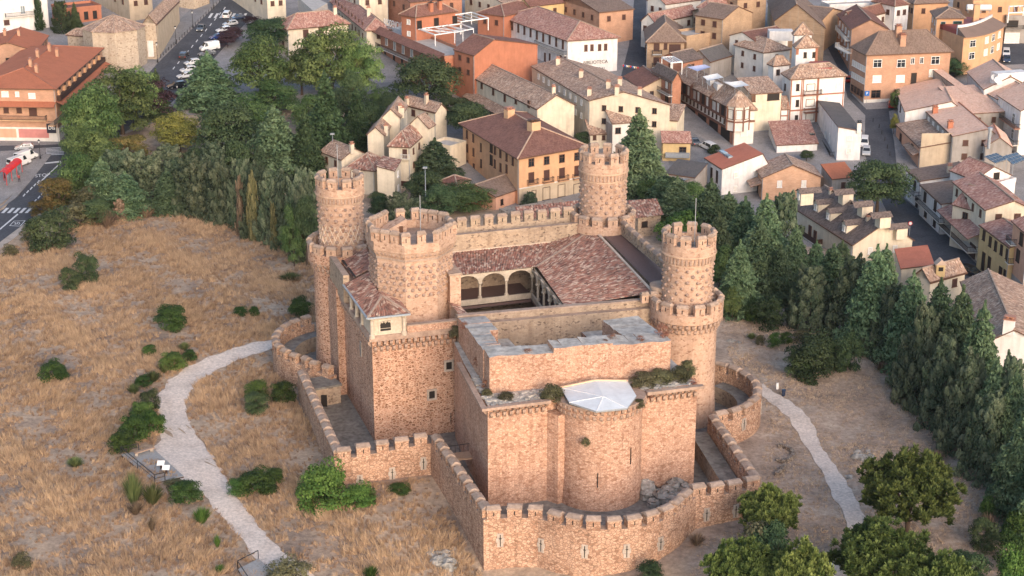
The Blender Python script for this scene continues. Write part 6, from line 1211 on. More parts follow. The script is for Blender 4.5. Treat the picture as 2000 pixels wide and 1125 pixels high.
def crown_broad(name, mat, clumps=90, per=150, leaf=.030, low=.03, squash=1.0, rc=.19):
    """unit crown: radius .5, from z=low to 1"""
    parts = []; zc = (1+low)/2; hz_ = (1-low)/2
    dirs = sph(clumps); dirs[:, 2] = np.where(dirs[:, 2] < -.75, -dirs[:, 2], dirs[:, 2])
    lump = 1+.22*np.sin(dirs[:, 0]*5+rng.uniform(0, 6))*np.sin(dirs[:, 2]*4+rng.uniform(0, 6))
    for k in range(clumps):
        r = rng.uniform(.60, .92)*lump[k]; c = np.array([dirs[k, 0]*.5*r, dirs[k, 1]*.5*r, zc+dirs[k, 2]*hz_*r*squash]); q = sph(per); rad = rc*rng.uniform(.65, 1.2)
        q[:, 2] = np.abs(q[:, 2])*.9-.25*(rng.random(per) < .35); pos = c+q*np.array([rad, rad, rad*.85*hz_*1.6])*rng.uniform(.75, 1.05, (per, 1))
        v, f = leaf_quads(pos, q*1.0+np.array([0, 0, .3]), leaf, .32); base = rng.uniform(.05, .75); parts.append((v, f, np.clip(base+rng.normal(0, .16, per), 0, 1)))
    v, f, t = merge(parts); return npmesh(name, v, f, mat, t)
def crown_cedar(name, mat, tiers=12, droop=.08, wide=.5, low=.04, power=.62):
    """flat tiers of branches whose tips hang"""
    parts = []
    for i in range(tiers):
        z = low+(1-low)*(i/(tiers-.2))**.95; R = wide*max(.05, (1-(z-low)/(1-low)))**power*rng.uniform(.85, 1.1); nb = max(4, int(13*R/wide)+3)
        for k in range(nb):
            th = 2*pi*(k+rng.uniform(-.3, .3))/nb+i*.7; L = R*rng.uniform(.72, 1.12); n = int(190*L/wide)+34; t = rng.uniform(.15, 1, n)**.7
            wd = .055+.10*L*t; off = rng.normal(0, 1, n)*wd*.7; x = t*L; zz = z-droop*t*t*L/wide+rng.normal(0, .012, n)-np.abs(off)*.35
            pos = np.stack([x*cos(th)-off*sin(th), x*sin(th)+off*cos(th), zz], 1); nn = np.tile([.25*cos(th), .25*sin(th), 1.], (n, 1))
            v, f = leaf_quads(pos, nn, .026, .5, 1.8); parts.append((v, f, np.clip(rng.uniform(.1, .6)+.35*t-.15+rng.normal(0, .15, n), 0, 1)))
    n = 160; z = rng.uniform(.9, 1.03, n); th = rng.uniform(0, 2*pi, n); r = (1.04-z)*.35*rng.random(n); v, f = leaf_quads(np.stack([r*np.cos(th), r*np.sin(th), z], 1), np.stack([np.cos(th), np.sin(th), z*0+.6], 1), .03, .5, 1.6); parts.append((v, f, rng.uniform(.3, .9, n)))
    v, f, t = merge(parts); return npmesh(name, v, f, mat, t)
def crown_juniper(name, mat, spires=90, wide=.5, power=.6, leaf=.028, low=.0):
    """dense cone of upright feathery sprays"""
    parts = []
    for k in range(spires):
        z = low+(1-low)*rng.random()**1.25*.92; R = wide*(1-z)**power+.02; th = rng.uniform(0, 2*pi); r = R*rng.uniform(.55, 1.0); n = 150; t = rng.random(n); L = rng.uniform(.06, .13)
        lean = rng.uniform(.3, .9); rad = .075*(1-t)+.015; q = sph(n); pos = np.stack([(r+lean*L*t)*cos(th), (r+lean*L*t)*sin(th), z+L*t], 1)+q*rad[:, None]*np.array([1, 1, .6])
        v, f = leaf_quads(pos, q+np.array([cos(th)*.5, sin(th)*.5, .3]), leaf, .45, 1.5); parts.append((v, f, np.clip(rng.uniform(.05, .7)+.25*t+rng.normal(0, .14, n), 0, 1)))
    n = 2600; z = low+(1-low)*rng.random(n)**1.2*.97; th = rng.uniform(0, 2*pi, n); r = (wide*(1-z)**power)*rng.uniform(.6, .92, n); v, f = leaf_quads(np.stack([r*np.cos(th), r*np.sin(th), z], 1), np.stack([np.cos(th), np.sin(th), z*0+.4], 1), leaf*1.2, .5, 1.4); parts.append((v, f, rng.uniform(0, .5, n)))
    v, f, t = merge(parts); return npmesh(name, v, f, mat, t)
def crown_pine(name, mat, tufts=560, low=.04):
    """rounded crown of upright needle tufts"""
    parts = []; zc = (1+low)/2; hz_ = (1-low)/2; d = sph(tufts); d[:, 2] = np.where(d[:, 2] < -.45, -d[:, 2]*.6, d[:, 2]); lump = 1+.2*np.sin(d[:, 0]*6+1)*np.cos(d[:, 1]*5)+.12*np.sin(d[:, 2]*7)
    for k in range(tufts):
        r = rng.uniform(.55, .97)*lump[k]; c = np.array([d[k, 0]*.5*r, d[k, 1]*.5*r, zc+d[k, 2]*hz_*r]); n = 74; q = sph(n); q[:, 2] = np.abs(q[:, 2])*1.2; t = rng.uniform(.25, 1, n)[:, None]; pos = c+q*t*np.array([.052, .052, .075])
        V = np.stack([pos-q*.024+rng.normal(0, .003, (n, 3)), pos+np.cross(q, rng.normal(0, 1, (n, 3)))*.009, pos+q*.024, pos+np.cross(q, rng.normal(0, 1, (n, 3)))*.009], 1).reshape(-1, 3)
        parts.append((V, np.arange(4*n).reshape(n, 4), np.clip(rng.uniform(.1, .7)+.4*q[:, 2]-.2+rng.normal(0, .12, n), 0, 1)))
    v, f, t = merge(parts); return npmesh(name, v, f, mat, t)
def crown_spray(name, mat, n=420, spread=.45, w=.016):
    """stiff stems fanning up from the ground: broom and dry weeds"""
    th = rng.uniform(0, 2*pi, n); r = rng.random(n)**.6; lean = spread*r; L = rng.uniform(.6, 1, n)*(1-.35*r*r); bx, by = .12*r*np.cos(th), .12*r*np.sin(th); tip = np.stack([bx+lean*np.cos(th), by+lean*np.sin(th), L], 1); mid = np.stack([bx+lean*.45*np.cos(th), by+lean*.45*np.sin(th), L*.6], 1); base = np.stack([bx, by, 0*L], 1)
    sd = np.stack([-np.sin(th+rng.normal(0, .6, n)), np.cos(th), 0*th], 1)*w; V = np.stack([base, mid+sd, tip, mid-sd], 1).reshape(-1, 3); return npmesh(name, V, np.arange(4*n).reshape(n, 4), mat, rng.random(n))
def trunk_mesh(h=.4, r=.035, limbs=5, lean=0.):
    m = MB(); m.lathe((0, 0), [(r*1.5, -.03), (r*1.05, .05), (r*.85, h*.6), (r*.5, h), (r*.2, h+.3)], 8)
    for k in range(limbs):
        a = 2*pi*k/limbs+.4; z = h*(.55+.09*k); m.bar((0, 0, z), (.27*cos(a), .27*sin(a), z+.24), r*.6); m.bar((.15*cos(a), .15*sin(a), z+.13), (.24*cos(a+.7), .24*sin(a+.7), z+.34), r*.4)
    return m.mesh('trunk', 'bark')
TRK = {'broad': trunk_mesh(.38, .03), 'conifer': trunk_mesh(.55, .022, 0), 'pine': trunk_mesh(.35, .028, 6), 'thin': trunk_mesh(.5, .012, 3)}
PROTO = {}
def proto(kind, n, fn): PROTO[kind] = [fn(k) for k in range(n)]
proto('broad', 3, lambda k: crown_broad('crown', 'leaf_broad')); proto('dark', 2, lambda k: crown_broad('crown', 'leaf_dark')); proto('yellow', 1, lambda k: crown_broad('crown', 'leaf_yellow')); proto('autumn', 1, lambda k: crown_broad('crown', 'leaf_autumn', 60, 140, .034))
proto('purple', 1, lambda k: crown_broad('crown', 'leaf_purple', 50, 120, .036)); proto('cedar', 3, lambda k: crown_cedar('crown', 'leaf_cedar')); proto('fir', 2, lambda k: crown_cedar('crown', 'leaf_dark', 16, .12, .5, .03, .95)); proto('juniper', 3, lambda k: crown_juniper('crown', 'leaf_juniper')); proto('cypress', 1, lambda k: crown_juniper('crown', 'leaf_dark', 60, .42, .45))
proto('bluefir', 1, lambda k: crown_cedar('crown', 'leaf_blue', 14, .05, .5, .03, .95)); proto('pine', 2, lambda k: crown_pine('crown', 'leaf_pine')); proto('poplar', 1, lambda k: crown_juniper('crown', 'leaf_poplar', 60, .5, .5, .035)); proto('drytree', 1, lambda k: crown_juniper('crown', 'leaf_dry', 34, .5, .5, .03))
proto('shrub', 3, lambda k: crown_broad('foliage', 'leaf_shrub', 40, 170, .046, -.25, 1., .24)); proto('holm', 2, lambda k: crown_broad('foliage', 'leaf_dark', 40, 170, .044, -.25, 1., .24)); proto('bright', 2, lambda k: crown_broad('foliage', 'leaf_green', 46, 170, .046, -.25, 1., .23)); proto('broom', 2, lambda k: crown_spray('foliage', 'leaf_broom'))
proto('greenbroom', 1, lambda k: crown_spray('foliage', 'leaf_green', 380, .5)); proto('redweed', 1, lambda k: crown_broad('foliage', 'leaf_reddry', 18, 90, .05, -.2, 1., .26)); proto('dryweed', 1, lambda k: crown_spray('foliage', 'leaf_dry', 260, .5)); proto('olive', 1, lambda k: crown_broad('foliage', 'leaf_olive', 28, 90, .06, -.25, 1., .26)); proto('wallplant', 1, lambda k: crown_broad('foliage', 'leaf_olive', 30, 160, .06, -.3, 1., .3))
NAMES = {'broad': ('broadleaf_tree', 'tree', 'broad'), 'dark': ('broadleaf_tree', 'tree', 'broad'), 'yellow': ('broadleaf_tree', 'tree', 'broad'), 'autumn': ('broadleaf_tree', 'tree', 'broad'), 'purple': ('plum_tree', 'tree', 'thin'), 'cedar': ('cedar_tree', 'tree', 'conifer'), 'fir': ('fir_tree', 'tree', 'conifer'), 'juniper': ('cypress_tree', 'tree', 'conifer'), 'cypress': ('cypress_tree', 'tree', 'conifer'), 'bluefir': ('blue_spruce', 'tree', 'conifer'), 'pine': ('pine_tree', 'tree', 'pine'), 'poplar': ('poplar_tree', 'tree', 'thin'), 'drytree': ('withered_tree', 'tree', 'thin')}
PLANTS = []
def tree(kind, u, vb, vt, w, group, z=None, desc=None, seed=None):
    """crown w photo pixels wide between the rows vb (foot) and vt (top)"""
    p = G(u, vb) if z is None else P(u, vb, z); h = max(.3, zat(p[0], p[1], vt)-p[2]); d = w/ppm(p[0], p[1], p[2]+h/2)
    h = h-.06*d if kind not in ('cedar', 'fir', 'juniper', 'cypress', 'poplar', 'bluefir') else h*.98
    if kind in ('cedar', 'juniper', 'fir'): d *= 1.35
    if kind in ('shrub', 'bright', 'holm', 'olive'): h *= 1.2
    h = max(h, .35*d); pr = PROTO[kind]; me = pr[(len(PLANTS)*7+int(u)) % len(pr)]; rz = random.uniform(0, 6.28)
    if kind in NAMES:
        nm, cat, tk = NAMES[kind]; o = bpy.data.objects.new(nm, None); COL.objects.link(o); o.location = p; o.rotation_euler = (0, 0, rz); o.scale = (d, d, h); o['category'] = cat
        for n_, m_ in (('trunk', TRK[tk]), ('crown', me)): c = bpy.data.objects.new(n_, m_); COL.objects.link(c); c.parent = o
    else:
        nm = {'broom': 'broom_bush', 'greenbroom': 'broom_bush', 'redweed': 'dry_plant', 'dryweed': 'dry_plant', 'wallplant': 'wall_plant'}.get(kind, 'shrub'); o = bpy.data.objects.new(nm, me); COL.objects.link(o); o.location = p; o.rotation_euler = (0, 0, rz); o.scale = (d, d, h); o['category'] = 'shrub' if nm == 'shrub' else ('bush' if 'bush' in nm else 'plant')
    o['group'] = group; PLANTS.append((o, group, desc, u, kind)); return o
def many(group, kinds, rows):
    for r in rows: tree(r[4] if len(r) > 4 else kinds, r[0], r[1], r[2], r[3], group)
PK = 'trees of the park beside the road'
many(PK, 'broad', [(185,305,165,115),(240,262,128,120),(163,315,212,80),(180,342,250,95),(268,240,132,80,'broad'),(300,232,150,80,'purple'),(255,325,262,80,'autumn'),(352,300,222,95,'yellow'),(510,195,72,115),(650,190,48,130),(590,185,95,75),(705,195,78,80),(530,100,30,95,'dark'),(540,222,155,90,'broad'),(450,325,195,120,'dark'),(490,285,185,80,'broad'),(605,262,185,80,'broad'),(690,215,135,45,'dark'),(835,205,105,125,'dark'),(715,285,195,90,'dark'),(770,235,180,75,'dark'),(745,222,172,60,'broad'),(670,265,168,80,'dark'),(800,228,188,60,'dark'),(880,240,185,60,'dark'),(915,275,195,85,'dark'),(570,330,255,80,'dark')])
many(PK, 'cedar', [(410,205,102,105),(540,345,205,110),(310,228,135,55,'fir'),(640,315,140,110,'fir'),(700,300,170,80,'fir'),(735,262,202,32,'bluefir'),(600,350,215,85,'fir')])
many('plum trees among the parked cars', 'purple', [(492,55,28,38),(455,82,48,45),(445,92,62,40)])
many('conifers by the white house', 'cypress', [(78,58,-30,20),(122,62,0,48,'cypress'),(148,52,4,26,'fir'),(105,-5,-50,22),(2,62,28,14),(82,55,38,16,'broad')])
many('hedge of conifers along the field', 'juniper', [(205,415,308,80,'cedar'),(160,395,300,90,'broad'),(250,420,335,85,'cedar'),(235,380,288,70),(275,385,292,65),(300,395,300,60),(330,415,330,65,'cedar'),(345,400,308,60),(375,415,300,60),(400,420,310,58),(430,430,305,60),(452,435,318,50),(475,445,305,50),(505,460,320,62),(535,470,330,60),(560,480,335,60),(590,490,325,60),(600,505,345,50),(620,480,330,60),(498,468,332,30,'poplar'),(472,458,340,22,'drytree'),(536,486,394,17,'poplar'),(575,520,405,45,'broad'),(600,520,380,50,'dark'),(420,365,275,60),(465,360,270,70,'dark'),(510,360,285,60,'cedar'),(330,350,282,70),(390,350,285,70,'dark')])
many('trees at the road corner', 'autumn', [(118,420,345,70),(85,430,388,52),(130,405,340,70,'broad'),(170,430,370,65,'olive'),(190,440,385,60,'dark'),(100,485,418,82,'holm'),(235,430,385,35,'drytree'),(285,425,395,38,'dryweed'),(60,470,440,40,'olive'),(150,445,400,60,'olive'),(210,445,402,40,'dryweed'),(20,500,478,30,'olive')])
many('trees between the castle and the orange house', 'cedar', [(850,355,270,90),(830,400,330,75,'dark'),(905,410,355,110,'broad'),(860,425,360,70,'dark'),(780,440,375,55,'juniper'),(745,430,380,45,'dark'),(815,425,385,45,'juniper'),(740,395,372,40,'dark'),(1035,405,375,30,'juniper'),(1140,285,255,40,'dark')])
many('tall cedar in front of the plaza', 'cedar', [(1245,375,215,105)]); many('small trees between town houses', 'cypress', [(1448,140,85,32,'cypress'),(1865,150,112,50,'dark'),(1755,180,148,40,'broad'),(1748,215,175,22,'broad'),(1575,315,292,26,'dark'),(1712,420,308,118,'dark'),(1395,300,285,24,'holm'),(1745,262,225,16,'yellow'),(905,228,190,30,'dark')])
CED = 'cedars on the right slope below the town'
many(CED, 'cedar', [(1290,420,345,70),(1320,445,345,85),(1305,400,340,70,'dark'),(1270,400,350,50,'broad'),(1350,420,355,75,'broad'),(1385,480,350,90),(1420,470,375,80),(1450,520,385,85),(1490,540,380,95),(1530,500,370,60,'juniper'),(1400,540,415,75),(1480,580,430,90),(1340,480,418,95,'bright'),(1405,560,480,60,'broad'),(1440,610,470,80),(1520,590,480,70),(1550,560,440,60)])
many(CED, 'cedar', [(1620,610,478,95),(1580,640,515,75,'juniper'),(1660,660,500,85,'juniper'),(1700,680,480,110),(1720,640,478,80),(1770,720,530,100),(1740,700,555,80,'juniper'),(1820,760,545,110),(1800,790,590,80,'juniper'),(1860,800,560,110),(1900,840,590,100),(1840,830,650,85,'juniper'),(1880,880,690,90,'juniper'),(1930,900,700,90),(1920,930,760,80,'juniper'),(1965,930,720,80),(1990,1000,780,110),(1960,900,690,70,'juniper'),(2020,960,700,90),(1870,855,700,70),(2040,1060,850,110),(1780,760,640,70,'juniper'),(1590,560,470,60),(1640,560,470,70)])
many(CED, 'cedar', [(1430,622,560,42,'broad'),(1500,640,585,62,'holm'),(1475,628,590,40,'shrub')])
many('holm oaks on the dry slope', 'holm', [(1585,735,662,85),(1655,725,662,55),(1610,720,665,60),(1560,735,690,50)])
many('low bushes on the dry slope', 'shrub', [(1512,678,652,22,'shrub'),(1535,672,650,22,'shrub'),(1565,668,645,34,'olive'),(1485,672,655,20,'olive'),(1468,662,648,22,'broom'),(1722,725,700,30,'dryweed'),(1920,1070,1020,55,'holm'),(1925,1010,975,25,'shrub'),(1930,1040,995,40,'dryweed'),(1830,900,875,35,'dryweed'),(1985,1060,1005,60,'bright'),(1975,1110,1050,60,'shrub')])
many('pines at the lower right', 'pine', [(1770,1050,880,185),(1715,1170,1020,190),(1840,1200,1080,110),(1500,1060,948,115),(1460,1175,1055,120,'pine'),(1560,1200,1060,120,'pine'),(1420,1180,1060,90,'pine')])
many('silver trees in front of the right wall', 'holm', [(1480,1120,1025,90,'olive'),(1500,1130,1040,80,'holm'),(1890,1150,1085,80,'holm'),(1975,1180,1090,70,'bright')])
many('shrubs scattered over the dry field', 'shrub', [(104,742,708,50),(332,640,600,60),(170,553,503,42,'holm'),(138,566,528,36,'holm'),(585,615,584,40),(567,548,532,48,'broom'),(470,615,600,26),(498,618,600,18),(293,694,675,24),(360,685,665,26,'broom'),(555,785,748,44),(502,775,745,42),(502,805,770,46,'holm'),(45,1110,1080,36,'olive'),(148,912,890,40,'broom'),(395,1022,985,40,'greenbroom'),(425,1070,1040,18,'greenbroom'),(430,1120,1100,22,'greenbroom'),(725,1130,1103,34,'greenbroom'),(560,1130,1092,80,'olive'),(700,985,950,60,'bright')])
many('bushes beside the winding path', 'shrub', [(295,800,765,34,'holm'),(280,830,790,46),(300,845,808,44,'bright'),(265,860,815,50),(240,882,845,44),(275,815,790,40,'olive'),(340,720,690,46),(372,705,684,24),(322,728,700,30,'broom'),(300,745,720,36,'broom'),(280,755,736,30),(262,770,745,30,'broom'),(262,985,912,48,'broom'),(298,985,938,50,'broom'),(365,978,942,56),(340,950,936,34,'yellow' if False else 'olive'),(265,1005,975,36,'dryweed'),(298,1040,1000,20,'dryweed')])
many('green bushes below the barbican', 'bright', [(500,962,922,70,'shrub'),(465,966,938,36,'shrub'),(535,940,918,36,'shrub'),(632,990,915,95),(715,982,955,42,'shrub'),(780,960,945,40,'shrub'),(1270,1135,1100,50,'holm'),(1360,1065,1035,40,'dryweed')])
def wp(kind, a, b, z, w, h):
    o = tree(kind, 1000, 600, 590, 10, 'plants growing on the ruined chapel'); o.location = W(a, b, z); w *= .74; h *= .72; o.scale = (w, w, h); PLANTS[-1] = (o, 'plants growing on the ruined chapel', None, projn(*W(a, b, z))[0], kind)
for q in (('wallplant',15.2,51.8,14.3,3.4,2.6),('wallplant',28.0,51.6,14.4,4.0,2.4),('wallplant',30.5,51.2,14.4,4.2,2.2),('wallplant',33.2,51.5,14.5,3.4,2.4),('wallplant',34.6,50.8,14.4,2.6,3.2),('redweed',32.3,47.5,19.2,2.6,2.4),('redweed',25.6,46.5,19.3,1.8,1.0),('redweed',28.8,48.3,19.3,1.4,1.1),('wallplant',9.5,50.3,14.5,2.4,1.2),('redweed',8.0,46.5,14.5,1.6,1.8),('wallplant',7.6,48.5,14.5,1.6,1.2),('redweed',9.3,33.0,17.9,1.9,1.3),('redweed',8.5,41,15.5,1.5,1.8),('wallplant',9.4,28.6,15.0,2.2,2.2),('wallplant',25.5,56.3,13.6,1.8,1.5),('redweed',24,48.0,19.4,1.2,.9),('redweed',13.5,47.6,19.3,1.6,.8),('wallplant',18.0,56.9,9.6,1.3,1.4),('redweed',27.8,53.6,13.4,1.7,1.7),('redweed',34.4,53.2,14.4,1.4,1.2)):
    wp(*q)
# every plant gets a label that finds it: ordinal from the left among its kind in its group
ORD = ['first', 'second', 'third', 'fourth', 'fifth', 'sixth', 'seventh', 'eighth', 'ninth', 'tenth', 'eleventh', 'twelfth', 'thirteenth', 'fourteenth', 'fifteenth', 'sixteenth', 'seventeenth', 'eighteenth', 'nineteenth', 'twentieth']+['twenty-'+k for k in ('first', 'second', 'third', 'fourth', 'fifth', 'sixth', 'seventh', 'eighth', 'ninth')]
LOOK = {'broad': 'leafy green tree', 'dark': 'dark green leafy tree', 'yellow': 'yellow green leafy tree', 'autumn': 'orange tinged tree', 'purple': 'dark purple leaved tree', 'cedar': 'green cedar with layered branches', 'fir': 'dark slender fir', 'juniper': 'grey green conical cypress', 'cypress': 'dark upright cypress', 'bluefir': 'small blue spruce', 'pine': 'round crowned yellow green pine', 'poplar': 'thin pale poplar', 'drytree': 'bare brownish tree', 'shrub': 'rounded green shrub', 'holm': 'dark holm oak shrub', 'bright': 'bright green bush', 'broom': 'wispy broom bush', 'greenbroom': 'fresh green broom tuft', 'redweed': 'reddish dry plant', 'dryweed': 'dry straw coloured weed', 'olive': 'dull olive green shrub', 'wallplant': 'dark tuft of wall plants'}
PLC = {PK: 'in the park by the road', 'plum trees among the parked cars': 'among the parked cars', 'conifers by the white house': 'by the white house', 'hedge of conifers along the field': 'along the upper field edge', 'trees at the road corner': 'at the road corner', 'trees between the castle and the orange house': 'behind the castle', 'tall cedar in front of the plaza': 'in front of the plaza', 'small trees between town houses': 'between town houses', CED: 'on the right slope', 'holm oaks on the dry slope': 'on the dry right slope', 'low bushes on the dry slope': 'low on the right slope', 'pines at the lower right': 'at the lower right', 'silver trees in front of the right wall': 'before the right wall', 'shrubs scattered over the dry field': 'on the dry field', 'bushes beside the winding path': 'beside the left path', 'green bushes below the barbican': 'below the barbican wall', 'plants growing on the ruined chapel': 'on the ruined chapel'}
from collections import defaultdict
byg = defaultdict(list)
for t_ in PLANTS: byg[(t_[1], t_[4])].append(t_)
for (g_, k_), L_ in byg.items():
    L_.sort(key=lambda t: t[3])
    for i, t_ in enumerate(L_): t_[0]['label'] = (LOOK[k_]+' '+PLC[g_] if len(L_) == 1 else LOOK[k_]+' '+PLC[g_]+', '+('leftmost' if i == 0 else 'rightmost' if i == len(L_)-1 else ORD[i]+' from the left'))
# ------------------------------------------------------------------ dry grass
def grass(name, label, poly, holes, n, blades, hmin, hmax, seed, dens=1., mat='straw'):
    r = np.random.default_rng(seed); xs = [G(*p) for p in poly]; x0, x1 = min(p[0] for p in xs), max(p[0] for p in xs); y0, y1 = min(p[1] for p in xs), max(p[1] for p in xs)
    X = r.uniform(x0, x1, n*2); Y = r.uniform(y0, y1, n*2); Z = terrain(X, Y); U, V = projn(X, Y, Z); k = inpoly(U, V, poly)
    for hp in holes: k &= ~inpoly(U, V, hp)
    nz = np.sin(X*.21+1)*np.sin(Y*.26)+.6*np.sin(X*.55+Y*.33)+.5*np.sin(X*1.3-Y*.9+2)+.4*np.sin(Y*1.9+X*.4); k &= (nz+r.normal(0, .7, n*2)) > -.55/dens
    a_, b_ = AB(X, Y); k &= ~((a_ > -9.8) & (a_ < 52) & (b_ > -9) & (b_ < 38)) & ~((a_ > 2) & (a_ < 42) & (b_ > 30) & (b_ < 65)); X, Y, Z, nz = X[k][:n], Y[k][:n], Z[k][:n], nz[k][:n]; m = len(X)
    hh = r.uniform(hmin, hmax, m)*(1+.35*np.clip(nz, -1, 1.5)); tn = np.clip(.45+.22*nz+r.normal(0, .24, m), 0, 1); wd = r.uniform(-.9, .9, (m, 2))*.4+np.array([.35, -.1])*np.sin(X*.17+Y*.11)[:, None]
    B = np.repeat(np.arange(m), blades); q = len(B); th = r.uniform(0, 2*pi, q); sp = r.random(q)*.22; bx, by = X[B]+sp*np.cos(th), Y[B]+sp*np.sin(th); H = hh[B]*r.uniform(.5, 1.15, q); ln = H*r.uniform(.15, .65, q)
    tx, ty = bx+ln*np.cos(th)*.7+wd[B, 0]*H, by+ln*np.sin(th)*.7+wd[B, 1]*H; w = r.uniform(.025, .065, q); pa = r.uniform(0, pi, q)
    P0 = np.stack([bx-w*np.cos(pa), by-w*np.sin(pa), Z[B]-.05], 1); P1 = np.stack([bx+w*np.cos(pa), by+w*np.sin(pa), Z[B]-.05], 1); P2 = np.stack([tx, ty, Z[B]+H], 1)
    o = link(name, npmesh(name, np.stack([P0, P1, P2], 1).reshape(-1, 3), np.arange(3*q).reshape(q, 3), mat, np.clip(tn[B]+r.normal(0, .1, q), 0, 1))); tag(o, label, 'grass', kind='stuff'); return o
FIELD = [(-60,560),(0,500),(60,468),(150,440),(300,412),(450,425),(560,480),(625,520),(640,640),(590,740),(655,950),(845,935),(950,1150),(950,1260),(-60,1260)]
SLOPE = [(1395,600),(1560,610),(1720,700),(1830,850),(1960,1010),(2060,1250),(1300,1250),(1370,1060),(1480,1010),(1495,800),(1420,690)]
grass('dry_grass', 'tall dry straw grass covering the field left of the castle', FIELD, [PATH_POLY], 56000, 11, .25, .85, 3)
grass('dry_grass', 'sparse short dry grass on the slope right of the castle', SLOPE, [PATH2_POLY], 16000, 7, .10, .28, 5, .7, 'straw_dull')
# ================================================================== vehicles
def car_parts(kind):
    """meshes for a car of this kind, nose along +x, wheels on z=0"""
    L, Wd, H = {'hatch': (4.1, 1.78, 1.50), 'suv': (4.5, 1.85, 1.66), 'van': (4.4, 1.85, 1.85), 'bigvan': (5.2, 2.0, 2.35), 'sedan': (4.6, 1.8, 1.45)}[kind]
    x0, x1 = -L/2, L/2; zb = .30; belt = H*.60 if kind not in ('van', 'bigvan') else H*.55
    hood = {'hatch': .26, 'suv': .26, 'van': .20, 'bigvan': .13, 'sedan': .27}[kind]*L; ws = {'hatch': .20, 'suv': .17, 'van': .17, 'bigvan': .15, 'sedan': .19}[kind]*L; rear = {'hatch': .12, 'suv': .07, 'van': .03, 'bigvan': .015, 'sedan': .20}[kind]*L; boot = .10*L if kind == 'sedan' else 0
    body = [(x0+.05, zb), (x0, zb+.25), (x0+.02, belt*.98), (x0+boot+.02, belt+.03), (x0+boot+rear, H-.02) if kind != 'sedan' else (x0+boot+rear, H-.03), ((x0+x1)*.5-.2, H), (x1-hood-ws, H-.05), (x1-hood, belt+.02), (x1-.25, belt*.86), (x1, belt*.62), (x1, zb+.05), (x1-.1, zb)]
    hw = Wd/2; m = MB(); n = len(body)
    def y(z): return hw if z <= belt+.05 else hw-(z-belt)*.24
    i = m.vs([(x, -y(z), z) for x, z in body]+[(x, y(z), z) for x, z in body])
    for k in range(n): j = (k+1) % n; m.f.append((i+k, i+j, i+n+j, i+n+k)); m.m.append(0); m.sm.append(False)
    m.f.append(tuple(i+k for k in range(n-1, -1, -1))); m.f.append(tuple(i+n+k for k in range(n))); m.m += [0, 0]; m.sm += [False, False]
    for xx in (x0+.18*L, x1-.19*L):
        for s in (-1, 1): m.lathe((0, 0), [(.02, 0)], 3) if False else None
    out = {'body': m}; g = MB(); e = .012
    a, b = body[7], body[6]                      # windscreen
    def lerp(p, q, t): return (p[0]+(q[0]-p[0])*t, p[1]+(q[1]-p[1])*t)
    p, q = lerp(a, b, .08), lerp(a, b, .92); g.face([(p[0]+e, -y(p[1])+.10, p[1]+e), (p[0]+e, y(p[1])-.10, p[1]+e), (q[0]+e, y(q[1])-.10, q[1]+e), (q[0]+e, -y(q[1])+.10, q[1]+e)]); out['windscreen'] = g
    g = MB(); a, b = body[3], body[4]; p, q = lerp(a, b, .15), lerp(a, b, .88); g.face([(p[0]-e, y(p[1])-.12, p[1]+e), (p[0]-e, -y(p[1])+.12, p[1]+e), (q[0]-e, -y(q[1])+.12, q[1]+e), (q[0]-e, y(q[1])-.12, q[1]+e)]); out['rear_window'] = g
    xs = [x0+boot+rear+.12, (x0+x1)/2-.05, x1-hood-ws*.75]
    if kind == 'bigvan': xs = [(x0+x1)/2+.5, (x0+x1)/2+.6, x1-hood-ws*.7]
    z0_, z1_ = belt+.05, H-.16
    for s, nm in ((-1, 'side_window'), (1, 'side_window')):
        for c0, c1 in ((xs[0], xs[1]-.05), (xs[1]+.05, xs[2]+.18)):
            g = MB(); f = [(c0, s*(y(z0_)+e), z0_), (c1, s*(y(z0_)+e), z0_), (c1-(.28 if c1 > xs[1] else 0), s*(y(z1_)+e), z1_), (c0+.06, s*(y(z1_)+e), z1_)]; g.face(f if s < 0 else f[::-1]); out.setdefault(nm, []); out[nm] = out[nm]+[g] if isinstance(out[nm], list) else [out[nm], g]
    out['wheels'] = [(xx, s*(hw-.10)) for xx in (x0+.18*L, x1-.19*L) for s in (-1, 1)]
    for nm, xx, mt in (('headlight', x1+.005, 1), ('tail_light', x0-.005, 1)):
        out[nm] = []
        for s in (-1, 1): g = MB(); g.box((xx-.03*(1 if nm == 'headlight' else -1), s*(hw-.24), belt*(.62 if nm == 'headlight' else .80)-.08), (.09, .34, .17)); out[nm].append(g)
    return out
WHL = MB(); WHL.lathe((0, 0), [(.05,-.1),(.30,-.1),(.33,-.06),(.33,.06),(.30,.1),(.05,.1)], 14); WHLM = WHL.mesh('tyre', 'rubber'); RIM = MB(); RIM.lathe((0, 0), [(.02,-.115),(.19,-.115),(.2,-.09),(.2,.09),(.19,.115),(.02,.115)], 10); RIMM = RIM.mesh('rim', 'rim')
CARM = {}
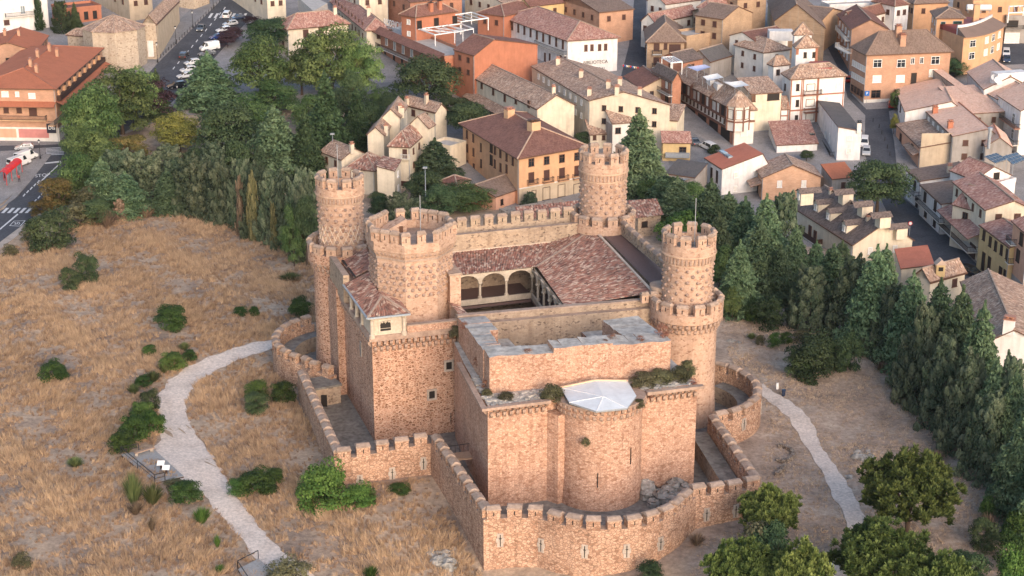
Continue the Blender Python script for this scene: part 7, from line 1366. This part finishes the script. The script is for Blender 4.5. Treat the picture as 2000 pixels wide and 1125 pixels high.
def car(kind, paint, u, v, hu, hv, label, group='cars and vans in the streets'):
    """stands at pixel (u,v), nose towards pixel (hu,hv)"""
    p = PT(u, v, .06); q = PT(hu, hv, .06); rz = atan2(q[1]-p[1], q[0]-p[0]); t = thing({'van': 'parked_van', 'bigvan': 'parked_van'}.get(kind, 'car'), label, 'van' if 'van' in kind else 'car', p, group); t.rotation_euler = (0, -atan2(q[2]-p[2], hypot(q[0]-p[0], q[1]-p[1])), rz)
    if kind not in CARM:
        d = car_parts(kind); c = {'wheels': d['wheels']}
        for k, g in d.items():
            if k == 'wheels': continue
            mt = {'windscreen': 'glass', 'rear_window': 'glass', 'side_window': 'glass', 'headlight': 'lamp_white', 'tail_light': 'lamp_red', 'body': 'car_white'}[k]; c[k] = [x.mesh(k, mt) for x in (g if isinstance(g, list) else [g])]
        CARM[kind] = c
    for k, ms in CARM[kind].items():
        if k == 'wheels':
            for x, y in ms:
                o = bpy.data.objects.new('wheel', WHLM); COL.objects.link(o); o.parent = t; o.location = (x, y, .33); o.rotation_euler = (pi/2, 0, 0); r = bpy.data.objects.new('rim', RIMM); COL.objects.link(r); r.parent = o
            continue
        for me in ms:
            o = bpy.data.objects.new(k, me); COL.objects.link(o); o.parent = t
            if k == 'body':
                o.material_slots[0].link = 'OBJECT'; o.material_slots[0].material = MAT[paint]
                bv = o.modifiers.new('soft edges', 'BEVEL'); bv.width = .09; bv.segments = 2; bv.limit_method = 'ANGLE'; bv.angle_limit = radians(25)
    return t
car('hatch', 'car_silver', 48, 292, 20, 294, 'silver hatchback on the road in front of the supermarket block'); car('bigvan', 'car_white', 38, 324, 60, 316, 'white panel van parked nearest the red bus shelter'); car('bigvan', 'car_white', 52, 313, 74, 305, 'white van parked behind the panel van near the bus shelter')
car('van', 'car_white', 444, 33, 460, 10, 'white van driving away over the upper zebra crossing'); car('sedan', 'car_grey', 393, 58, 380, 75, 'grey car coming down the road beside the church'); car('suv', 'car_brown', 360, 112, 375, 92, 'dark people carrier driving up the road')
for kd, pt, u, v, lb in (('bigvan', 'car_white', 410, 98, 'white camper van parked in the bay row below the plum trees'), ('hatch', 'car_white', 362, 152, 'white car parked just above the black car'), ('hatch', 'car_white', 368, 140, 'white car second above the black car beside the cedar'), ('suv', 'car_black', 345, 172, 'black car parked at the lower end of the row'), ('sedan', 'car_grey', 405, 108, 'grey car squeezed below the camper van'),
                         ('hatch', 'car_white', 376, 126, 'white car half hidden above the cedar'), ('hatch', 'car_blue', 425, 76, 'deep blue car parked under the plum trees'), ('hatch', 'car_white', 437, 62, 'white car parked between the blue cars'), ('hatch', 'car_silver', 450, 50, 'silver car parked under the upper plum tree'), ('sedan', 'car_navy', 466, 38, 'navy car parked at the top of the row')):
    car(kd, pt, u, v, u-20, v+3, lb)
car('van', 'car_white', 1382, 291, 1370, 285, 'white van parked on the plaza below the arcade'); car('van', 'car_white', 1688, 284, 1686, 300, 'white van parked beside the tall white house'); car('hatch', 'car_silver', 1692, 300, 1691, 316, 'silver car parked behind the white van by the tall house'); car('suv', 'car_black', 1896, 537, 1914, 544, 'black car parked at the kerb of the right street'); car('hatch', 'car_red', 1932, 556, 1950, 570, 'red car parked in front of the yellow shop house')
car('hatch', 'car_red', 1741, 208, 1738, 195, 'red car at the corner of the brick block'); car('hatch', 'car_red', 1655, 158, 1652, 145, 'red car in the lane beside the ornate house'); car('suv', 'car_white', 1965, 108, 1965, 120, 'white car parked at the upper right street'); car('sedan', 'car_navy', 1966, 119, 1966, 130, 'navy car parked below the white car at the upper right')
car('hatch', 'car_white', 1622, 62, 1640, 66, 'pale car parked in the yard behind the brick hall'); car('sedan', 'car_grey', 1355, 280, 1345, 270, 'grey car in the shade of the arcade')
# ================================================================== street furniture
def lamp(u, v, vt, label):
    p = PT(u, v, .05); h = zat(p[0], p[1], vt)-p[2]; t = thing('street_lamp', label, 'lamp', p, 'iron street lamps'); x, y, z = p
    m = MB(); m.lathe((x, y), [(.22, z), (.2, z+.5), (.09, z+.7), (.07, z+h-.9)], 10); m.build('post', 'iron', t); m = MB(); m.lathe((x, y), [(.08, z+h-.9), (.26, z+h-.35)], 6, smooth=False); m.build('lantern', 'lamp_white', t); m = MB(); m.lathe((x, y), [(.32, z+h-.35), (.2, z+h-.15), (.03, z+h)], 6, smooth=False); m.build('lamp_cap', 'iron', t)
lamp(308,122,82,'iron street lamp nearest the church apse'); lamp(344,86,50,'iron street lamp in the middle of the church pavement'); lamp(377,54,20,'iron street lamp beside the bell tower'); lamp(417,18,-12,'iron street lamp at the top of the road'); lamp(79,310,272,'iron street lamp in front of the supermarket'); lamp(9,348,328,'small iron lamp behind the bus shelter')
lamp(1782,535,505,'dark lantern lamp rising above the coral roof'); lamp(347,190,165,'small lamp at the end of the parking row')
for i in range(24):
    t_ = i/23; u, v = 314+t_*120, 113-t_*112; p = PT(u, v, .12); m = MB(); m.lathe((0, 0), [(.1, 0), (.09, .75), (.11, .78), (.11, .88), (.03, .95)], 8); o = m.build('bollard', 'iron', loc=p) if i == 0 else link('bollard', BOLM, None, p); BOLM = o.data; tag(o, 'dark iron bollard on the church pavement, '+('nearest' if i == 0 else 'farthest' if i == 23 else ORD[i]+' from the near end'), 'bollard', 'bollards along the church pavement')
for i, (u, v) in enumerate(((1717,250),(1722,262),(1728,275),(1733,290),(1738,304),(1705,238))):
    o = link('bollard', BOLM, None, PT(u, v, .06)); tag(o, 'short dark bollard along the right street, '+ORD[i]+' in the row', 'bollard', 'bollards on the right street')
# bus shelter
bs = thing('bus_shelter', 'red bus shelter with arched roof beside the left road', 'shelter', PT(20,355,.12)); a_, b_ = Vector(PT(6,362,.12)), Vector(PT(36,336,.12)); ax = (b_-a_).normalized(); sd_ = Vector((-ax.y, ax.x, 0))
m = MB(); prev = None
for k in range(9):
    th = pi*k/8; off = sd_*(-cos(th)*1.0)+Vector((0, 0, 2.3+.75*sin(th)))
    if prev is not None: m.face([a_+prev, b_+prev, b_+off, a_+off], smooth=True); m.face([a_+off-Vector((0,0,.04)), b_+off-Vector((0,0,.04)), b_+prev-Vector((0,0,.04)), a_+prev-Vector((0,0,.04))])
    prev = off
m.build('roof', 'red_paint', bs)
for k in range(4):
    for s in (-.9, .9): m = MB(); c = a_.lerp(b_, k/3)+sd_*s; m.bar(c, c+Vector((0,0,2.3)), .1); m.build('post', 'red_paint', bs)
for k in range(5):
    m = MB(); pv = None
    for j in range(9):
        th = pi*j/8; c = a_.lerp(b_, k/4)+sd_*(-cos(th)*1.03)+Vector((0,0,2.33+.77*sin(th)))
        if pv is not None: m.bar(pv, c, .09)
        pv = c
    m.build('roof_rib', 'red_paint', bs)
m = MB(); m.hexa([a_-sd_*.85, b_-sd_*.85, b_-sd_*.8, a_-sd_*.8], [v+Vector((0,0,2.2)) for v in (a_-sd_*.85, b_-sd_*.85, b_-sd_*.8, a_-sd_*.8)]); m.build('back_panel', 'glass_pale', bs); m = MB(); m.hexa([a_-sd_*.7+Vector((0,0,.42)), b_-sd_*.7+Vector((0,0,.42)), b_-sd_*.3+Vector((0,0,.42)), a_-sd_*.3+Vector((0,0,.42))], [v+Vector((0,0,.5)) for v in (a_-sd_*.7, b_-sd_*.7, b_-sd_*.3, a_-sd_*.3)]); m.build('seat', 'metal_grey', bs)
# people: one continuous skinned figure each
def person(p, rz, label, coat, legs, stride=.12, seat=False):
    nm = 'person'; J = [(0,0,.95),(0,0,1.2),(0,0,1.42),(0,0,1.52),(0.02,0,1.66),(.02,.0,1.76),(0,.19,1.40),(.05,.24,1.12),(.14,.22,.90),(0,-.19,1.40),(.02,-.24,1.12),(.10,-.23,.89),(0,.10,.90),(stride,.11,.50),(stride*.8,.11,.08),(stride*.8+.14,.11,.04),(0,-.10,.90),(-stride*.4,-.11,.50),(-stride*1.3,-.11,.08),(-stride*1.3+.14,-.11,.04)]
    E_ = [(0,1),(1,2),(2,3),(3,4),(4,5),(2,6),(6,7),(7,8),(2,9),(9,10),(10,11),(0,12),(12,13),(13,14),(14,15),(0,16),(16,17),(17,18),(18,19)]; Rr = [.15,.14,.16,.065,.10,.085,.08,.055,.045,.08,.055,.045,.10,.075,.055,.045,.10,.075,.055,.045]
    me = bpy.data.meshes.new(nm); me.from_pydata(J, E_, []); o = bpy.data.objects.new(nm, me); COL.objects.link(o); o.location = p; o.rotation_euler = (0, 0, rz); me.materials.append(MAT[coat])
    md = o.modifiers.new('skin', 'SKIN'); sk = me.skin_vertices[0].data
    for k, r in enumerate(Rr): sk[k].radius = (r, r)
    sk[0].use_root = True; o.modifiers.new('sub', 'SUBSURF').levels = 1; dg = bpy.context.evaluated_depsgraph_get(); bm_ = bpy.data.meshes.new_from_object(o.evaluated_get(dg)); o.modifiers.clear(); o.data = bm_
    bm_.materials.clear(); [bm_.materials.append(MAT[k]) for k in (coat, legs, 'skin', 'hair')]
    for f in bm_.polygons: z = f.center.z; f.material_index = 1 if z < .93 and abs(f.center.y) < .18 else 2 if z > 1.5 or (z < .98 and abs(f.center.y) > .18) else 0; f.use_smooth = True
    for f in bm_.polygons:
        if f.center.z > 1.72 or (f.center.z > 1.62 and f.center.x < -.02): f.material_index = 3
    tag(o, label, 'person'); return o
person(PT(38,356,.12), 2.4, 'person in pale red top waiting beside the bus shelter', 'cloth_red', 'cloth_dark'); person(PT(121,268,.12), -1.8, 'person in dark clothes with white bag at the supermarket corner', 'cloth_white', 'cloth_dark')
# road signs
def sign(u, v, label, kind):
    p = PT(u, v, .06); t = thing('road_sign', label, 'sign', p); m = MB(); m.bar(p, (p[0], p[1], p[2]+2.6), .07); m.build('post', 'metal_grey', t); m = MB()
    if kind == 'blue': m.box((p[0], p[1]-.06, p[2]+2.0), (1.1, .06, 1.2)); m.build('panel', 'blue_sign', t); me = textmesh('symbol', 'P', 'letter_white', .9, .01); o = link('symbol', me); place_matrix(o, (p[0], p[1]-.1, p[2]+2.6), (1,0,0), (0,0,1)); o.parent = t; o.matrix_parent_inverse = PINV[t.name]
    else:
        m.lathe((0, 0), [(.42, 0), (.42, .05)], 20); o = m.build('panel', 'red_paint', t, loc=(p[0], p[1]-.05, p[2]+2.5)); o.rotation_euler = (pi/2, 0, 0); m = MB(); m.lathe((0, 0), [(.30, .052), (.30, .07)], 20); o = m.build('symbol', 'letter_white', t, loc=(p[0], p[1]-.05, p[2]+2.5)); o.rotation_euler = (pi/2, 0, 0)
sign(1692,203,'blue parking sign on a pole at the brick block corner','blue'); sign(1776,460,'round red and white sign beside the dormer house','round')
# viewing platforms by the left path
def deck(label, px, ridge_px=None):
    c = [Vector(G(*p))+Vector((0,0,.25)) for p in px]; z = max(v.z for v in c); c = [Vector((v.x, v.y, z)) for v in c]; t = thing('viewing_platform', label, 'platform', c[0]); n = 18
    for k in range(n):
        a0, a1 = c[0].lerp(c[1], (k+.04)/n), c[0].lerp(c[1], (k+.96)/n); b0, b1 = c[3].lerp(c[2], (k+.04)/n), c[3].lerp(c[2], (k+.96)/n); m = MB(); m.prism([v[:2] for v in (a0, a1, b1, b0)], z-.1, z+random.uniform(-.012, .012)); m.build('plank', 'wood_grey', t)
    m = MB(); m.prism([v[:2] for v in c], z-.8, z-.12); m.build('base', 'wood_dark', t); return t, c, z
t, c, z = deck('grey plank viewing platform with bench and two info panels by the left path', [(237,893),(300,882),(359,934),(303,945)])
rl = MB(); seq = [(c[0].lerp(c[1], .55)), c[0], c[0].lerp(c[3], .5), c[3], c[3].lerp(c[2], .35)]
for p, q in zip(seq[:-1], seq[1:]): rl.bar(p+Vector((0,0,1.1)), q+Vector((0,0,1.1)), .09); rl.bar(p+Vector((0,0,.55)), q+Vector((0,0,.55)), .05)
for p in seq: rl.bar(p, p+Vector((0,0,1.1)), .09)
rl.build('railing', 'iron', t)
bn = thing('bench', 'long wooden bench on the viewing platform', 'bench', c[0]); p, q = c[0].lerp(c[2], .14)+(c[1]-c[0])*.16, c[1]+(c[2]-c[1])*.06-(c[1]-c[0])*.04
m = MB(); m.bar(p+Vector((0,0,.48)), q+Vector((0,0,.48)), .6, .14); m.build('seat', 'bench_wood', bn)
for k in (.1, .9): m = MB(); v = p.lerp(q, k); m.box((v.x, v.y, z), (.4, .4, .42)); m.build('leg', 'granite', bn)
for i, (u, v) in enumerate(((315,917),(325,926))):
    g_ = Vector((*P(u, v, z)[:2], z)); t = thing('info_board', ('upper' if i == 0 else 'lower')+' white slanted info board on the viewing platform', 'panel', g_); m = MB(); m.hexa([g_+Vector(k) for k in ((-.5,-.35,.75),(.5,-.35,.75),(.5,.35,1.15),(-.5,.35,1.15))], [g_+Vector(k) for k in ((-.5,-.38,.80),(.5,-.38,.80),(.5,.32,1.20),(-.5,.32,1.20))]); m.build('board', 'letter_white', t); m = MB(); m.bar(g_+Vector((0,.1,0)), g_+Vector((0,.05,.95)), .3, .08); m.build('support', 'wood_dark', t)
t, c, z = deck('second plank platform with railing at the lower edge of the photo', [(465,1115),(505,1095),(560,1150),(500,1170)])
rl = MB()
for p, q in ((c[1], c[0]), (c[0], c[3])): rl.bar(p+Vector((0,0,1.1)), q+Vector((0,0,1.1)), .09); rl.bar(p, p+Vector((0,0,1.1)), .09); rl.bar(q, q+Vector((0,0,1.1)), .09)
rl.build('railing', 'iron', t)
# floodlight masts behind the castle, litter bin, rocks, dry stone rings
for lb, u, v, vt in (('tall grey floodlight mast behind the keep', 832, 425, 328), ('thin white floodlight pole behind the left tower', 652, 340, 262)):
    p = G(u, v); h = zat(p[0], p[1], vt)-p[2]; t = thing('floodlight_mast', lb, 'mast', p); m = MB(); m.lathe(p, [(.12, p[2]), (.06, p[2]+h)], 8); m.build('pole', 'metal_grey', t); m = MB(); m.box((p[0], p[1]-.1, p[2]+h-.1), (.9, .4, .35)); m.build('lamp_head', 'metal_grey', t)
p = G(1530,773); t = thing('litter_bin', 'dark blue litter bin beside the right path', 'bin', p); m = MB(); m.lathe(p, [(.26, p[2]), (.32, p[2]+.9), (.34, p[2]+.9), (.34, p[2]+1.0), (.2, p[2]+1.05)], 12); m.build('body', 'car_navy', t)
p = G(1518,760); t = thing('info_post', 'small white info post near the litter bin', 'sign', p); m = MB(); m.box(p, (.35, .2, 1.0)); m.build('post', 'letter_white', t)
def rg(u, v, n, sp, s0, s1):
    sp *= .55
    return [(p[0]+random.uniform(-sp, sp), p[1]+random.uniform(-sp, sp)*1.4, float(terrain(p[0], p[1]))-.1, random.uniform(s0, s1)) for p in [G(u, v)] for _ in range(n)]
rockpile('rock_outcrop', 'grey boulders beside the right path', rg(1685,888,16,2.0,.25,.8)); rockpile('rock_outcrop', 'small pale rock at the edge of the right path', rg(1655,932,7,.8,.2,.5)); rockpile('rock_outcrop', 'pale bedrock slab under the left corner of the front wall', rg(860,1085,18,2.6,.4,1.1)); rockpile('rock_outcrop', 'scattered rocks behind the right round wall', rg(1435,665,8,1.6,.2,.6)); rockpile('rock_outcrop', 'pale stones in the grass at the left', rg(355,483,6,1.2,.15,.4)); rockpile('rock_outcrop', 'few white stones near the barbican corner', rg(795,1000,6,1.2,.15,.35))
def stone_ring(label, px):
    pts = [G(*p) for p in px]; t = thing('dry_stone_wall', label, 'wall', pts[0])
    for k in range(len(pts)-1):
        a, b = Vector(pts[k]), Vector(pts[k+1]); n = max(2, int((b-a).length/.5))
        for i in range(n):
            for r in range(2): m = MB(); v = a.lerp(b, (i+.5)/n); m.box((v.x+random.uniform(-.08,.08), v.y+random.uniform(-.08,.08), v.z-.1+r*.28), (.5, .55, .32), random.uniform(0, 3)); m.build('stone', 'dry_stone', t)
stone_ring('curved dry stone wall remnant left of the right path', [(1515,900),(1530,905),(1548,896),(1550,885),(1535,876),(1520,872)]); stone_ring('short dry stone remnant below the curved one', [(1516,930),(1525,922),(1532,912)])
# ticket canopy, bunting over the plaza, rooftop chairs
t = thing('bunting', 'string of coloured pennants across the lane beside the library', 'bunting', P(1218,127,20)); a_, b_ = Vector(PT(1216,126,7)), Vector(PT(1248,131,7)); m = MB(); m.bar(a_, b_, .04); m.build('string', 'metal_grey', t)
for k in range(9): v = a_.lerp(b_, (k+.5)/9); m = MB(); m.face([v+Vector((-.25,0,0)), v+Vector((.25,0,0)), v+Vector((0,.05,-.6))]); m.build('pennant', ['red_paint','blue_sign','canvas','yellow_wall'][k % 4], t)
# ================================================================== thin evening air
hz = MB(); hz.box((0, 250, -8), (11500, 11500, 140)); hzo = hz.build('haze', []); tag(hzo, 'thin evening haze over the castle hill and town', 'haze', kind='stuff')
hm = bpy.data.materials.new('haze'); hm.use_nodes = True; hm.node_tree.nodes.clear(); ho = hm.node_tree.nodes.new('ShaderNodeOutputMaterial'); hv = hm.node_tree.nodes.new('ShaderNodeVolumePrincipled')
hv.inputs['Color'].default_value = (.93, .93, .97, 1); hv.inputs['Density'].default_value = .00004; hv.inputs['Anisotropy'].default_value = .2; hm.node_tree.links.new(hv.outputs[0], ho.inputs['Volume']); hzo.data.materials.append(hm)
